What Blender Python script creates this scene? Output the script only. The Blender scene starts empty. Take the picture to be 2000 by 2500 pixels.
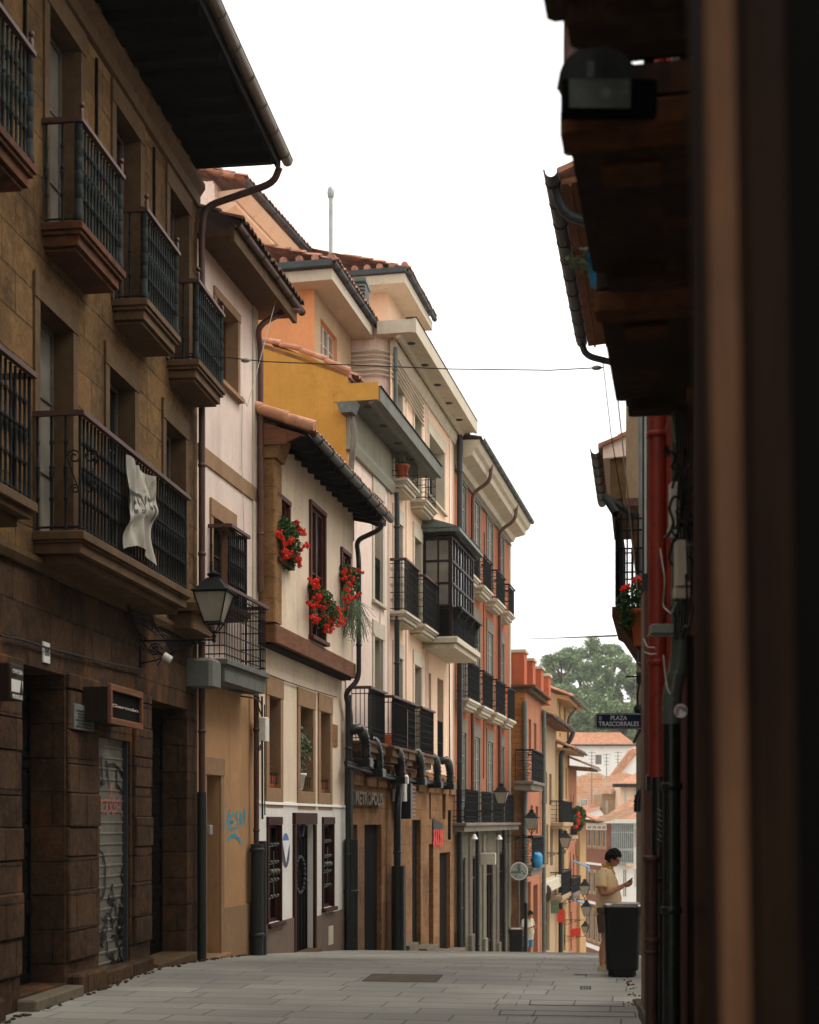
import bpy, bmesh, math, random
from mathutils import Vector, Matrix
random.seed(7)
R = math.radians
sc = bpy.context.scene
COL = sc.collection
# ------------------------------------------------------------------ camera model (50 mm lens, level, shifted up)
F = 3472.0; HX, HY = 1440.0, 2005.0; EYE = 2.13
TH = math.atan2(HX - 1000, F); CT, ST = math.cos(TH), math.sin(TH)

def rayxy(px):
    r = (px - 1000) / F
    return (-ST + r * CT, CT + r * ST)

class Fr:
    """vertical facade frame: u runs along the facade, o points out to the street, z is up"""
    def __init__(s, P, phi, side=1):
        p = R(phi); s.P = P; s.phi = phi; s.side = side
        s.d = (math.sin(p), math.cos(p)); s.n = (math.cos(p) * side, -math.sin(p) * side)
    def w(s, u, o, z):
        return Vector((s.P[0] + u * s.d[0] + o * s.n[0], s.P[1] + u * s.d[1] + o * s.n[1], z))
    def _h(s, px, o):
        rx, ry = rayxy(px); X = s.P[0] + o * s.n[0]; Y = s.P[1] + o * s.n[1]; dx, dy = s.d
        det = -rx * dy + ry * dx
        t = (-X * dy + Y * dx) / det
        return t, (t * rx - X) * dx + (t * ry - Y) * dy
    def U(s, px, o=0.0): return s._h(px, o)[1]
    def D(s, px, o=0.0): return s._h(px, o)[0]
    def Z(s, px, py, o=0.0): return EYE + (HY - py) / F * s._h(px, o)[0]
    def O(s, px, u):
        """offset o at which the point u along the facade is seen at px"""
        rx, ry = rayxy(px); X = s.P[0] + u * s.d[0]; Y = s.P[1] + u * s.d[1]
        det = -rx * s.n[1] + ry * s.n[0]
        t = (-X * s.n[1] + Y * s.n[0]) / det
        return (t * rx - X) * s.n[0] + (t * ry - Y) * s.n[1]
    def sub(s, u, o=0.0, dphi=0.0):
        q = s.w(u, o, 0); return Fr((q.x, q.y), s.phi + dphi, s.side)
    def at(s, px, py, o=0.0): return s.w(s.U(px, o), o, s.Z(px, py, o))

def face_frame(depth, px0, rot=0.0):
    """a frame whose u runs left to right across the view, starting at px0, at the given depth"""
    rx, ry = rayxy(px0)
    f = Fr((rx * depth, ry * depth), 90 - math.degrees(TH) + rot, 1)
    return f

def pix(px, py, depth):
    rx, ry = rayxy(px); return Vector((rx * depth, ry * depth, EYE + (HY - py) / F * depth))

# ------------------------------------------------------------------ mesh builder
class MB:
    def __init__(s): s.v = []; s.f = []; s.sm = []
    def add(s, vs, fs, smooth=False):
        b = len(s.v); s.v += [Vector(p) for p in vs]
        for f in fs: s.f.append([b + i for i in f]); s.sm.append(smooth)
        return s
    def poly(s, pts): return s.add(pts, [list(range(len(pts)))])
    def hexa(s, p):
        return s.add(p, [(0, 3, 2, 1), (4, 5, 6, 7), (0, 1, 5, 4), (1, 2, 6, 5), (2, 3, 7, 6), (3, 0, 4, 7)])
    def box(s, x0, x1, y0, y1, z0, z1):
        return s.hexa([(x0, y0, z0), (x1, y0, z0), (x1, y1, z0), (x0, y1, z0), (x0, y0, z1), (x1, y0, z1), (x1, y1, z1), (x0, y1, z1)])
    def fbox(s, fr, u0, u1, o0, o1, z0, z1):
        return s.hexa([fr.w(u0, o0, z0), fr.w(u1, o0, z0), fr.w(u1, o1, z0), fr.w(u0, o1, z0), fr.w(u0, o0, z1), fr.w(u1, o0, z1), fr.w(u1, o1, z1), fr.w(u0, o1, z1)])
    def bev(s, fr, u0, u1, o0, o1, z0, z1, b=0.01):
        """box with chamfered outer vertical and horizontal edges"""
        r0 = [fr.w(u0, o0, z0), fr.w(u1, o0, z0), fr.w(u1, o1 - b, z0), fr.w(u1 - b, o1, z0 + 0), fr.w(u0 + b, o1, z0), fr.w(u0, o1 - b, z0)]
        top = [fr.w(u0 + b, o0, z1), fr.w(u1 - b, o0, z1), fr.w(u1 - b, o1 - b, z1), fr.w(u1 - b, o1 - b, z1), fr.w(u0 + b, o1 - b, z1), fr.w(u0 + b, o1 - b, z1)]
        mid = [p.copy() for p in r0]
        for p in mid: p.z = z1 - b
        vs = r0 + mid + top; fs = [tuple(range(5, -1, -1)), (12, 13, 14, 16)]
        for a in range(6):
            c = (a + 1) % 6; fs += [(a, c, 6 + c, 6 + a), (6 + a, 6 + c, 12 + c, 12 + a)]
        return s.add(vs, fs)
    def prism(s, A, B):
        n = len(A); fs = [tuple(range(n)), tuple(range(2 * n - 1, n - 1, -1))]
        fs += [(i, (i + 1) % n, n + (i + 1) % n, n + i) for i in range(n)]
        return s.add(list(A) + list(B), fs)
    def prof_u(s, fr, prof, u0, u1):
        return s.prism([fr.w(u0, o, z) for o, z in prof], [fr.w(u1, o, z) for o, z in prof])
    def prof_o(s, fr, prof, o0, o1):
        return s.prism([fr.w(u, o0, z) for u, z in prof], [fr.w(u, o1, z) for u, z in prof])
    def tube(s, pts, r, n=8, cap=True, rs=None):
        pts = [Vector(p) for p in pts]; rings = []; m = len(pts)
        up = None
        for i, p in enumerate(pts):
            t = (pts[min(i + 1, m - 1)] - pts[max(i - 1, 0)])
            if t.length < 1e-9: t = Vector((0, 0, 1))
            t.normalize()
            if up is None:
                up = Vector((0, 0, 1)) if abs(t.z) < .9 else Vector((1, 0, 0))
            a = t.cross(up)
            if a.length < 1e-6: up = Vector((1, .3, 0)); a = t.cross(up)
            a.normalize(); b = a.cross(t).normalized(); up = b
            rr = rs[i] if rs else r
            rings.append([p + (a * math.cos(k * 2 * math.pi / n) + b * math.sin(k * 2 * math.pi / n)) * rr for k in range(n)])
        vs = [q for g in rings for q in g]; fs = []
        for i in range(m - 1):
            for k in range(n):
                fs.append((i * n + k, i * n + (k + 1) % n, (i + 1) * n + (k + 1) % n, (i + 1) * n + k))
        s.add(vs, fs, n > 4)
        if cap:
            s.add(rings[0], [tuple(range(n))]); s.add(rings[-1], [tuple(range(n))])
        return s
    def lathe(s, c, prof, n=10, ang=0.0):
        c = Vector(c); vs = []; fs = []
        for r, z in prof:
            for k in range(n):
                a = ang + k * 2 * math.pi / n; vs.append(c + Vector((r * math.cos(a), r * math.sin(a), z)))
        for i in range(len(prof) - 1):
            for k in range(n):
                fs.append((i * n + k, i * n + (k + 1) % n, (i + 1) * n + (k + 1) % n, (i + 1) * n + k))
        s.add(vs, fs, n > 4)
        s.add(vs[:n], [tuple(range(n))]); s.add(vs[-n:], [tuple(range(n))])
        return s
    def ball(s, c, r, n=8, m=6, sq=(1, 1, 1)):
        c = Vector(c)
        vs = []; fs = []
        for i in range(m + 1):
            th = math.pi * i / m
            for k in range(n):
                a = 2 * math.pi * k / n
                vs.append(c + Vector((r * sq[0] * math.sin(th) * math.cos(a), r * sq[1] * math.sin(th) * math.sin(a), r * sq[2] * math.cos(th))))
        for i in range(m):
            for k in range(n):
                fs.append((i * n + k, i * n + (k + 1) % n, (i + 1) * n + (k + 1) % n, (i + 1) * n + k))
        return s.add(vs, fs, True)
    def wall(s, fr, u0, u1, z0, z1, o, holes, depth=.3, poly_top=None):
        """facade sheet with real openings and reveals"""
        us = sorted(set([u0, u1] + [min(max(x, u0), u1) for h in holes for x in h[:2]]))
        zs = sorted(set([z0, z1] + [min(max(x, z0), z1) for h in holes for x in h[2:4]]))
        for i in range(len(us) - 1):
            if us[i + 1] - us[i] < 1e-5: continue
            uc = (us[i] + us[i + 1]) / 2; run = None
            for j in range(len(zs) - 1):
                zc = (zs[j] + zs[j + 1]) / 2
                inh = any(h[0] < uc < h[1] and h[2] < zc < h[3] for h in holes)
                if not inh and run is None: run = zs[j]
                if inh and run is not None:
                    s.poly([fr.w(us[i], o, run), fr.w(us[i + 1], o, run), fr.w(us[i + 1], o, zs[j]), fr.w(us[i], o, zs[j])]); run = None
            if run is not None:
                s.poly([fr.w(us[i], o, run), fr.w(us[i + 1], o, run), fr.w(us[i + 1], o, z1), fr.w(us[i], o, z1)])
        for h in holes:
            dd = h[4] if len(h) > 4 else depth; a, b, c, e = h[:4]; q = o - dd
            s.poly([fr.w(a, o, c), fr.w(a, q, c), fr.w(a, q, e), fr.w(a, o, e)])
            s.poly([fr.w(b, o, c), fr.w(b, q, c), fr.w(b, q, e), fr.w(b, o, e)])
            s.poly([fr.w(a, o, e), fr.w(b, o, e), fr.w(b, q, e), fr.w(a, q, e)])
            s.poly([fr.w(a, o, c), fr.w(b, o, c), fr.w(b, q, c), fr.w(a, q, c)])
        return s
    def shell(s, fr, u0, u1, z0, z1, o, back, roof=True, near=True, far=True):
        if near: s.poly([fr.w(u0, o, z0), fr.w(u0, o - back, z0), fr.w(u0, o - back, z1), fr.w(u0, o, z1)])
        if far: s.poly([fr.w(u1, o, z0), fr.w(u1, o - back, z0), fr.w(u1, o - back, z1), fr.w(u1, o, z1)])
        s.poly([fr.w(u0, o - back, z0), fr.w(u1, o - back, z0), fr.w(u1, o - back, z1), fr.w(u0, o - back, z1)])
        if roof: s.poly([fr.w(u0, o, z1), fr.w(u1, o, z1), fr.w(u1, o - back, z1), fr.w(u0, o - back, z1)])
        return s
    def ribbon(s, fr, pts, o, w=.02, wob=0.0):
        """a flat brush stroke lying on the facade, pts = (u, z)"""
        L = []; Rr = []
        for i, (u, z) in enumerate(pts):
            a = pts[max(i - 1, 0)]; b = pts[min(i + 1, len(pts) - 1)]
            dx, dz = b[0] - a[0], b[1] - a[1]; l = math.hypot(dx, dz) or 1
            ww = w * (1 + wob * random.uniform(-1, 1)) * .5
            L.append(fr.w(u - dz / l * ww, o, z + dx / l * ww)); Rr.append(fr.w(u + dz / l * ww, o, z - dx / l * ww))
        n = len(pts)
        return s.add(L + Rr, [(i, i + 1, n + i + 1, n + i) for i in range(n - 1)])

def mesh_from(mb, name, mat, org):
    me = bpy.data.meshes.new(name)
    me.from_pydata([tuple(p - org) for p in mb.v], [], mb.f)
    me.polygons.foreach_set('use_smooth', mb.sm)
    uv = me.uv_layers.new(name='UVMap').data
    for p in me.polygons:
        n = p.normal
        if abs(n.z) > .75:
            for li in p.loop_indices:
                q = mb.v[me.loops[li].vertex_index]; uv[li].uv = (q.x, q.y)
        else:
            l = math.hypot(n.x, n.y) or 1; tx, ty = -n.y / l, n.x / l
            if tx * .3 + ty < 0: tx, ty = -tx, -ty
            for li in p.loop_indices:
                q = mb.v[me.loops[li].vertex_index]; uv[li].uv = (q.x * tx + q.y * ty, q.z)
    if mat: me.materials.append(mat)
    me.update()
    return me

def root_loc(o):
    while o.parent: o = o.parent
    return o.location.copy()

def tag(o, label=None, cat=None, group=None, kind=None):
    if label: o['label'] = label
    if cat: o['category'] = cat
    if group: o['group'] = group
    if kind: o['kind'] = kind
    return o

def thing(name, label, cat, loc=(0, 0, 0), group=None):
    o = bpy.data.objects.new(name, None); COL.objects.link(o); o.location = loc; o.empty_display_size = .2
    return tag(o, label, cat, group)

def part(name, mb, mat, parent, label=None):
    if not mb.f: return None
    o = bpy.data.objects.new(name, mesh_from(mb, name, mat, root_loc(parent)))
    COL.objects.link(o); o.parent = parent
    if label: o['label'] = label
    return o

def single(name, mb, mat, label, cat, group=None):
    xs = [p.x for p in mb.v]; ys = [p.y for p in mb.v]; zs = [p.z for p in mb.v]
    org = Vector(((min(xs) + max(xs)) / 2, (min(ys) + max(ys)) / 2, min(zs)))
    o = bpy.data.objects.new(name, mesh_from(mb, name, mat, org)); COL.objects.link(o); o.location = org
    return tag(o, label, cat, group)

def struct(name, mb, mat, kind='structure', label=None):
    o = bpy.data.objects.new(name, mesh_from(mb, name, mat, Vector((0, 0, 0)))); COL.objects.link(o)
    o['kind'] = kind
    if label: o['label'] = label
    return o

def copy_thing(root, loc, rotz=None, label=None, group=None, scale=None):
    r = root.copy(); COL.objects.link(r); r.location = loc
    if rotz is not None: r.rotation_euler = (0, 0, rotz)
    if scale: r.scale = (scale,) * 3
    if label: r['label'] = label
    if group: r['group'] = group
    for ch in list(root.children):
        c = ch.copy(); COL.objects.link(c); c.parent = r
        for g in list(ch.children):
            e = g.copy(); COL.objects.link(e); e.parent = c
    return r

def text_mb(txt, fr, u0, u1, z0, z1, o, thick=.004, stretch=True):
    """lettering as a mesh on the facade plane, fitted into the rectangle"""
    cu = bpy.data.curves.new('lettering', 'FONT'); cu.body = txt; cu.size = 1; cu.align_x = 'LEFT'; cu.extrude = .5; cu.resolution_u = 3
    cu.space_line = .8; cu.offset = .018
    ob = bpy.data.objects.new('lettering', cu); COL.objects.link(ob)
    dg = bpy.context.evaluated_depsgraph_get(); me = bpy.data.meshes.new_from_object(ob.evaluated_get(dg))
    xs = [v.co.x for v in me.vertices]; ys = [v.co.y for v in me.vertices]
    ax, bx, ay, by = min(xs), max(xs), min(ys), max(ys)
    mb = MB(); vs = []
    for v in me.vertices:
        a = (v.co.x - ax) / (bx - ax); b = (v.co.y - ay) / (by - ay)
        vs.append(fr.w(u0 + (u1 - u0) * a, o + thick * (.5 + v.co.z), z0 + (z1 - z0) * b))
    mb.add(vs, [tuple(p.vertices) for p in me.polygons])
    bpy.data.objects.remove(ob); bpy.data.curves.remove(cu); bpy.data.meshes.remove(me)
    return mb

# ------------------------------------------------------------------ materials
def lin(c):
    if isinstance(c, str):
        c = [int(c[i:i + 2], 16) / 255 for i in (0, 2, 4)]
        return tuple(x / 12.92 if x <= .04045 else ((x + .055) / 1.055) ** 2.4 for x in c)
    return tuple(c)
def sc_(c, k): return tuple(min(x * k, .95) for x in c) + (1,)

class NT:
    def __init__(s, name):
        s.m = bpy.data.materials.new(name); s.m.use_nodes = True; s.t = s.m.node_tree; s.t.nodes.clear()
        s.out = s.n('ShaderNodeOutputMaterial'); s.b = s.n('ShaderNodeBsdfPrincipled'); s.l(s.b.outputs[0], s.out.inputs[0])
        s.geo = s.n('ShaderNodeNewGeometry'); s.uv = s.n('ShaderNodeTexCoord')
    def n(s, k, **kw):
        x = s.t.nodes.new(k)
        for a, b in kw.items(): setattr(x, a, b)
        return x
    def l(s, a, b): s.t.links.new(a, b)
    def noise(s, scale, detail=4, rough=.6, vec=None, stretch=None, dist=0):
        x = s.n('ShaderNodeTexNoise'); x.inputs['Scale'].default_value = scale; x.inputs['Detail'].default_value = detail
        x.inputs['Roughness'].default_value = rough; x.inputs['Distortion'].default_value = dist
        v = vec or s.geo.outputs['Position']
        if stretch:
            mp = s.n('ShaderNodeMapping'); mp.inputs['Scale'].default_value = stretch; s.l(v, mp.inputs[0]); v = mp.outputs[0]
        s.l(v, x.inputs['Vector']); return x.outputs['Fac']
    def ramp(s, fac, a, b, ca=(0, 0, 0, 1), cb=(1, 1, 1, 1)):
        x = s.n('ShaderNodeValToRGB'); e = x.color_ramp.elements; e[0].position = a; e[1].position = b; e[0].color = ca; e[1].color = cb
        s.l(fac, x.inputs[0]); return x.outputs[0]
    def mix(s, fac, a, b, mode='MIX'):
        x = s.n('ShaderNodeMix', data_type='RGBA', blend_type=mode)
        for sock, v in ((x.inputs[0], fac), (x.inputs[6], a), (x.inputs[7], b)):
            if hasattr(v, 'links') or isinstance(v, bpy.types.NodeSocket): s.l(v, sock)
            elif isinstance(v, (int, float)): sock.default_value = v
            else: sock.default_value = v
        return x.outputs[2]
    def bump(s, h, strength=.3, dist=.02, prev=None):
        x = s.n('ShaderNodeBump'); x.inputs['Strength'].default_value = strength; x.inputs['Distance'].default_value = dist
        s.l(h, x.inputs['Height'])
        if prev: s.l(prev, x.inputs['Normal'])
        return x.outputs[0]
    def fin(s, col, rough=.85, nrm=None, metal=0, spec=.3):
        if isinstance(col, bpy.types.NodeSocket): s.l(col, s.b.inputs['Base Color'])
        else: s.b.inputs['Base Color'].default_value = col
        if isinstance(rough, bpy.types.NodeSocket): s.l(rough, s.b.inputs['Roughness'])
        else: s.b.inputs['Roughness'].default_value = rough
        s.b.inputs['Metallic'].default_value = metal; s.b.inputs['Specular IOR Level'].default_value = spec
        if nrm: s.l(nrm, s.b.inputs['Normal'])
        return s.m

def plaster(name, c, var=.12, stain=.35, sc=1.0, rough=.9, bump=.25, stainc=None):
    c = lin(c); t = NT(name)
    n1 = t.noise(2.2 * sc, 6, .65); n2 = t.noise(1.2, 5, .6, stretch=(1.6, 1.6, .22)); n3 = t.noise(60 * sc, 3, .6); n4 = t.noise(9, 5, .7)
    col = t.mix(t.ramp(n1, .3, .7), sc_(c, 1 - var), sc_(c, 1 + var))
    col = t.mix(t.ramp(n4, .45, .75), col, sc_(c, 1 - var * 1.2))
    st = stainc or tuple(x * .55 for x in c)
    f = t.ramp(n2, .52, .78, (0, 0, 0, 1), (stain, stain, stain, 1))
    col = t.mix(f, col, tuple(lin(st)) + (1,) if isinstance(st, str) else tuple(st) + (1,))
    n5 = t.noise(2.4, 6, .7, stretch=(5, 5, .25)); n6 = t.noise(.45, 5, .6)
    col = t.mix(t.ramp(n5, .5, .72, (0, 0, 0, 1), (stain * .75,) * 3 + (1,)), col, sc_(c, .64))
    col = t.mix(t.ramp(n6, .45, .7, (0, 0, 0, 1), (.5, .5, .5, 1)), col, sc_(c, 1 - var * 1.6))
    vo = t.n('ShaderNodeTexVoronoi', feature='DISTANCE_TO_EDGE'); vo.inputs['Scale'].default_value = .55
    wv = t.n('ShaderNodeVectorMath', operation='MULTIPLY_ADD'); nz = t.n('ShaderNodeTexNoise'); nz.inputs['Scale'].default_value = 2.2; nz.inputs['Detail'].default_value = 6; t.l(t.geo.outputs['Position'], nz.inputs['Vector'])
    t.l(nz.outputs['Color'], wv.inputs[0]); wv.inputs[1].default_value = (1.1, 1.1, 1.1); t.l(t.geo.outputs['Position'], wv.inputs[2]); t.l(wv.outputs[0], vo.inputs['Vector'])
    crk = t.mix(t.ramp(n2, .45, .55), (0, 0, 0, 1), t.ramp(vo.outputs['Distance'], 0, .006, (.55, .55, .55, 1), (0, 0, 0, 1)))
    col = t.mix(crk, col, sc_(c, .4))
    nr = t.bump(n3, bump, .006); nr = t.bump(n4, bump * .6, .02, nr)
    return t.fin(col, rough, nr, 0, .2)

def stone(name, c1, c2, mortar, bw=.75, bh=.38, grime=.5, gc=None, bump=.8, msize=.012, patch=None):
    t = NT(name); c1, c2, mo = lin(c1), lin(c2), lin(mortar)
    mp = t.n('ShaderNodeMapping'); t.l(t.uv.outputs['UV'], mp.inputs[0])
    nd = t.noise(1.7, 3); wv = t.n('ShaderNodeVectorMath', operation='MULTIPLY_ADD')
    t.l(nd, wv.inputs[0]); wv.inputs[1].default_value = (.05, .06, 0); t.l(mp.outputs[0], wv.inputs[2])
    b = t.n('ShaderNodeTexBrick'); t.l(wv.outputs[0], b.inputs['Vector'])
    b.inputs['Color1'].default_value = c1 + (1,); b.inputs['Color2'].default_value = c2 + (1,); b.inputs['Mortar'].default_value = mo + (1,)
    b.inputs['Scale'].default_value = 1; b.inputs['Brick Width'].default_value = bw; b.inputs['Row Height'].default_value = bh
    b.inputs['Mortar Size'].default_value = msize; b.inputs['Mortar Smooth'].default_value = .4; b.inputs['Bias'].default_value = -.1
    b.offset = .45; b.squash = 1.35; b.squash_frequency = 3
    n1 = t.noise(3.1, 8, .7); n2 = t.noise(.8, 5, .6); n3 = t.noise(22, 5, .75); n5 = t.noise(.9, 6, .65, stretch=(1.2, 1.2, .7)); n6 = t.noise(7, 8, .75)
    col = t.mix(t.ramp(n1, .3, .72), b.outputs['Color'], t.mix(.6, b.outputs['Color'], sc_(c2, 1.7)))
    col = t.mix(t.ramp(n6, .42, .7, (0, 0, 0, 1), (.75, .75, .75, 1)), col, sc_(c1, 1.5))
    col = t.mix(t.ramp(n3, .48, .72), col, sc_(c1, .5))
    g = lin(gc) if gc else tuple(x * .35 for x in c1)
    col = t.mix(t.ramp(n2, .45, .68, (0, 0, 0, 1), (grime,) * 3 + (1,)), col, g + (1,))
    if patch: col = t.mix(t.ramp(n5, .56, .72, (0, 0, 0, 1), (.8, .8, .8, 1)), col, t.mix(t.ramp(n6, .3, .7), lin(patch) + (1,), sc_(lin(patch), .45)))
    inv = t.n('ShaderNodeMath', operation='MULTIPLY_ADD'); t.l(b.outputs['Fac'], inv.inputs[0]); inv.inputs[1].default_value = -1; t.l(n1, inv.inputs[2])
    nr = t.bump(inv.outputs[0], bump, .03); nr = t.bump(n6, .5, .02, nr); nr = t.bump(n3, .4, .012, nr)
    return t.fin(col, .95, nr, 0, .12)

def metal(name, c, rough=.5, met=.0, wear=None, bump=.1):
    c = lin(c); t = NT(name); n1 = t.noise(14, 5, .65); n2 = t.noise(3, 4, .6)
    col = t.mix(t.ramp(n2, .35, .7), sc_(c, .8), sc_(c, 1.2))
    if wear: col = t.mix(t.ramp(n1, .56, .68), col, lin(wear) + (1,))
    return t.fin(col, rough, t.bump(n1, bump, .004), met, .25 if rough > .7 else .4)

def wood(name, c, rough=.65, grain=(18, 18, 1.2)):
    c = lin(c); t = NT(name); n1 = t.noise(1.5, 6, .7, stretch=grain, dist=.4); n2 = t.noise(2, 4)
    col = t.mix(t.ramp(n1, .3, .7), sc_(c, .6), sc_(c, 1.25)); col = t.mix(t.ramp(n2, .5, .8), col, sc_(c, .55))
    return t.fin(col, rough, t.bump(n1, .35, .006), 0, .1)

def glass(name, c='0a0c0c', rough=.12):
    t = NT(name); n = t.noise(1.3, 2); col = t.mix(t.ramp(n, .3, .7), sc_(lin(c), .7), sc_(lin(c), 1.4))
    return t.fin(col, rough, t.bump(n, .15, .05), 0, .5)

def tile(name, c1, c2):
    t = NT(name); n1 = t.noise(5, 5, .7); n2 = t.noise(1.1, 3); n3 = t.noise(26, 4, .7); vo = t.n('ShaderNodeTexVoronoi'); vo.inputs['Scale'].default_value = 3.2
    t.l(t.geo.outputs['Position'], vo.inputs['Vector'])
    col = t.mix(t.ramp(vo.outputs['Color'], .2, .8), lin(c1) + (1,), lin(c2) + (1,))
    col = t.mix(t.ramp(n1, .5, .75), col, sc_(lin(c1), .45)); col = t.mix(t.ramp(n3, .6, .8), col, (.09, .085, .06, 1))
    return t.fin(col, .9, t.bump(n3, .4, .01))

def leafmat(name, c1, c2):
    t = NT(name); n1 = t.noise(1.4, 4); n2 = t.noise(30, 2)
    col = t.mix(t.ramp(n1, .35, .65), lin(c1) + (1,), lin(c2) + (1,)); col = t.mix(t.ramp(n2, .4, .7), col, sc_(lin(c2), 1.25))
    m = t.fin(col, .7, None, 0, .25)
    return m

def plain(name, c, rough=.7, var=.1, met=0):
    c = lin(c); t = NT(name); n = t.noise(8, 4); col = t.mix(t.ramp(n, .3, .7), sc_(c, 1 - var), sc_(c, 1 + var))
    return t.fin(col, rough, t.bump(n, .08, .005), met)

def paving():
    t = NT('paving_slabs')
    mp = t.n('ShaderNodeMapping'); t.l(t.geo.outputs['Position'], mp.inputs[0]); mp.inputs['Rotation'].default_value = (0, 0, R(2.5))
    nd = t.noise(.5, 2); 
    def brick(w, h, m, off=.37):
        b = t.n('ShaderNodeTexBrick'); t.l(mp.outputs[0], b.inputs['Vector']); b.inputs['Scale'].default_value = 1
        b.inputs['Brick Width'].default_value = w; b.inputs['Row Height'].default_value = h; b.inputs['Mortar Size'].default_value = m; b.inputs['Mortar Smooth'].default_value = .2
        b.offset = off; b.squash = .7; b.squash_frequency = 3
        b.inputs['Color1'].default_value = (.235, .22, .185, 1); b.inputs['Color2'].default_value = (.34, .32, .265, 1); b.inputs['Mortar'].default_value = (.022, .02, .017, 1)
        return b
    b = brick(1.3, .5, .010); n1 = t.noise(1.1, 7, .7); n2 = t.noise(34, 4, .7); n3 = t.noise(.35, 4, .55); n4 = t.noise(5, 6, .7)
    col = t.mix(t.ramp(n1, .35, .7), b.outputs['Color'], t.mix(.4, b.outputs['Color'], (.34, .325, .28, 1)))
    col = t.mix(t.ramp(n3, .45, .7, (0, 0, 0, 1), (.4, .4, .4, 1)), col, (.085, .082, .074, 1))
    col = t.mix(t.ramp(n4, .62, .75, (0, 0, 0, 1), (.6, .6, .6, 1)), col, (.075, .07, .06, 1))
    col = t.mix(t.ramp(n2, .55, .75, (0, 0, 0, 1), (.35, .35, .35, 1)), col, (.3, .29, .26, 1))
    vg = t.n('ShaderNodeTexVoronoi'); vg.inputs['Scale'].default_value = 2.6; t.l(t.geo.outputs['Position'], vg.inputs['Vector'])
    col = t.mix(t.ramp(vg.outputs['Distance'], .05, .075, (.75, .75, .75, 1), (0, 0, 0, 1)), col, (.06, .055, .05, 1))
    inv = t.n('ShaderNodeMath', operation='MULTIPLY_ADD'); t.l(b.outputs['Fac'], inv.inputs[0]); inv.inputs[1].default_value = -1; t.l(n4, inv.inputs[2])
    nr = t.bump(inv.outputs[0], .5, .008); nr = t.bump(n2, .2, .004, nr)
    rg = t.ramp(n1, .3, .8, (.55, .55, .55, 1), (.8, .8, .8, 1))
    return t.fin(col, rg, nr, 0, .35)

M = {}
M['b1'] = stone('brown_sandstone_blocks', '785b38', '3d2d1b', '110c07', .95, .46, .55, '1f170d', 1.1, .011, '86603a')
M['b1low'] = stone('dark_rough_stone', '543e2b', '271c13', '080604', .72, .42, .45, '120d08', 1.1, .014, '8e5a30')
M['b1trim'] = plaster('worn_brown_stone', '5c462c', .3, .6, 2.2, .9, .5)
M['slab'] = plaster('weathered_balcony_stone', '654c33', .3, .7, 2.2, .9, .5)
M['slabrust'] = plaster('rust_stained_stone', '623a20', .4, .8, 2.4, .9, .6, '24160c')
M['iron'] = metal('dark_green_iron', '191f1b', .85, 0, '2e352f')
M['irondark'] = metal('black_iron', '0c0f0e', .8, 0, '1f1d1a')
M['ironred'] = metal('red_brown_iron', '4a2a20', .55, 0, '2c1a14')
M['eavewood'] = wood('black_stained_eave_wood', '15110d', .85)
M['gutterzinc'] = metal('brown_zinc_gutter', '6a6156', .45, .3, '4c4238')
M['gutterdark'] = metal('dark_green_gutter', '31373a', .5, .1, '2a2e2c')
M['piperust'] = metal('rusty_brown_pipe', '4a2d20', .55, 0, '2c1c16')
M['pipeblack'] = metal('black_pipe', '141715', .4, 0, '2b302c')
M['pipebrown'] = metal('brown_painted_pipe', '5f3b2c', .5, 0, '4a2f24')
M['pipegrey'] = metal('grey_green_pipe', '50574f', .5, 0, '70756f')
M['pipesilver'] = metal('silver_grey_pipe', 'a3aaa6', .4, .2, '858b86')
M['pipered'] = metal('red_painted_pipe', '8a2a18', .5, 0, '5c2216')
M['pink'] = plaster('pale_pink_render', 'dcc6b7', .07, .5)
M['pinkb4'] = plaster('pale_peach_render', 'e6cfbf', .06, .5, 1, .9, .2, 'b7937a')
M['peach'] = plaster('peach_render', 'e4c2a4', .06, .2)
M['b2low'] = plaster('brown_beige_render', 'b0885f', .12, .45)
M['cream'] = plaster('cream_render', 'dcc8ae', .07, .6, 1, .9, .2, '9a8467')
M['white'] = plaster('white_painted_render', 'dedad0', .05, .35, 1.2, .85, .3, 'a8a297')
M['plinth'] = plaster('brown_grey_plinth', '6f5d50', .12, .5)
M['mustard'] = plaster('mustard_render', 'bb8a3e', .12, .5, 1, .9, .2, '9b6c22')
M['orange'] = plaster('orange_render', '99583a', .15, .6, 1, .9, .2, 'a8532c')
M['orangeph'] = plaster('bright_orange_render', 'dd9765', .08, .4)
M['brick6'] = plaster('red_orange_render', 'b25c3c', .14, .4)
M['pink6'] = plaster('faded_pink_orange_render', 'a5694b', .16, .45)
M['beige'] = plaster('pale_beige_render', 'ab9070', .12, .35)
M['yellow'] = plaster('yellow_ochre_render', 'b08c5e', .14, .3)
M['offwhite'] = plaster('offwhite_render', 'f0ebe4', .05, .3)
M['greyfas'] = plaster('grey_green_render', '8c8977', .1, .3)
M['greyst'] = plaster('grey_cut_stone', '766d5f', .2, .6, 1.4, .9, .4)
M['greyst2'] = stone('grey_ashlar', '6d6456', '504a3f', '26221c', .9, .5, .4, '3a362e', .5, .008)
M['sandst'] = plaster('sandstone_frame', '957557', .16, .35, 1.3, .9, .35)
M['pale_st'] = plaster('pale_stone_frame', 'c3b7a2', .1, .4, 1.3, .9, .3)
M['pier'] = stone('brown_pier_stone', '93704b', '745436', '4a3522', 1.4, .42, .4, '4a3520', .6, .01)
M['amber'] = stone('amber_sandstone', '8c6746', '684b33', '3a291b', .85, .5, .5, '5a3a20', .6, .007, '4d3725')
M['amberrough'] = stone('amber_rough_stone', 'a06c3c', '7d5028', '50301a', 1.3, .24, .5, '5c3a1c', 1.5, .016)
M['brownwood'] = wood('brown_painted_wood', '5b3626', .6)
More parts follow.
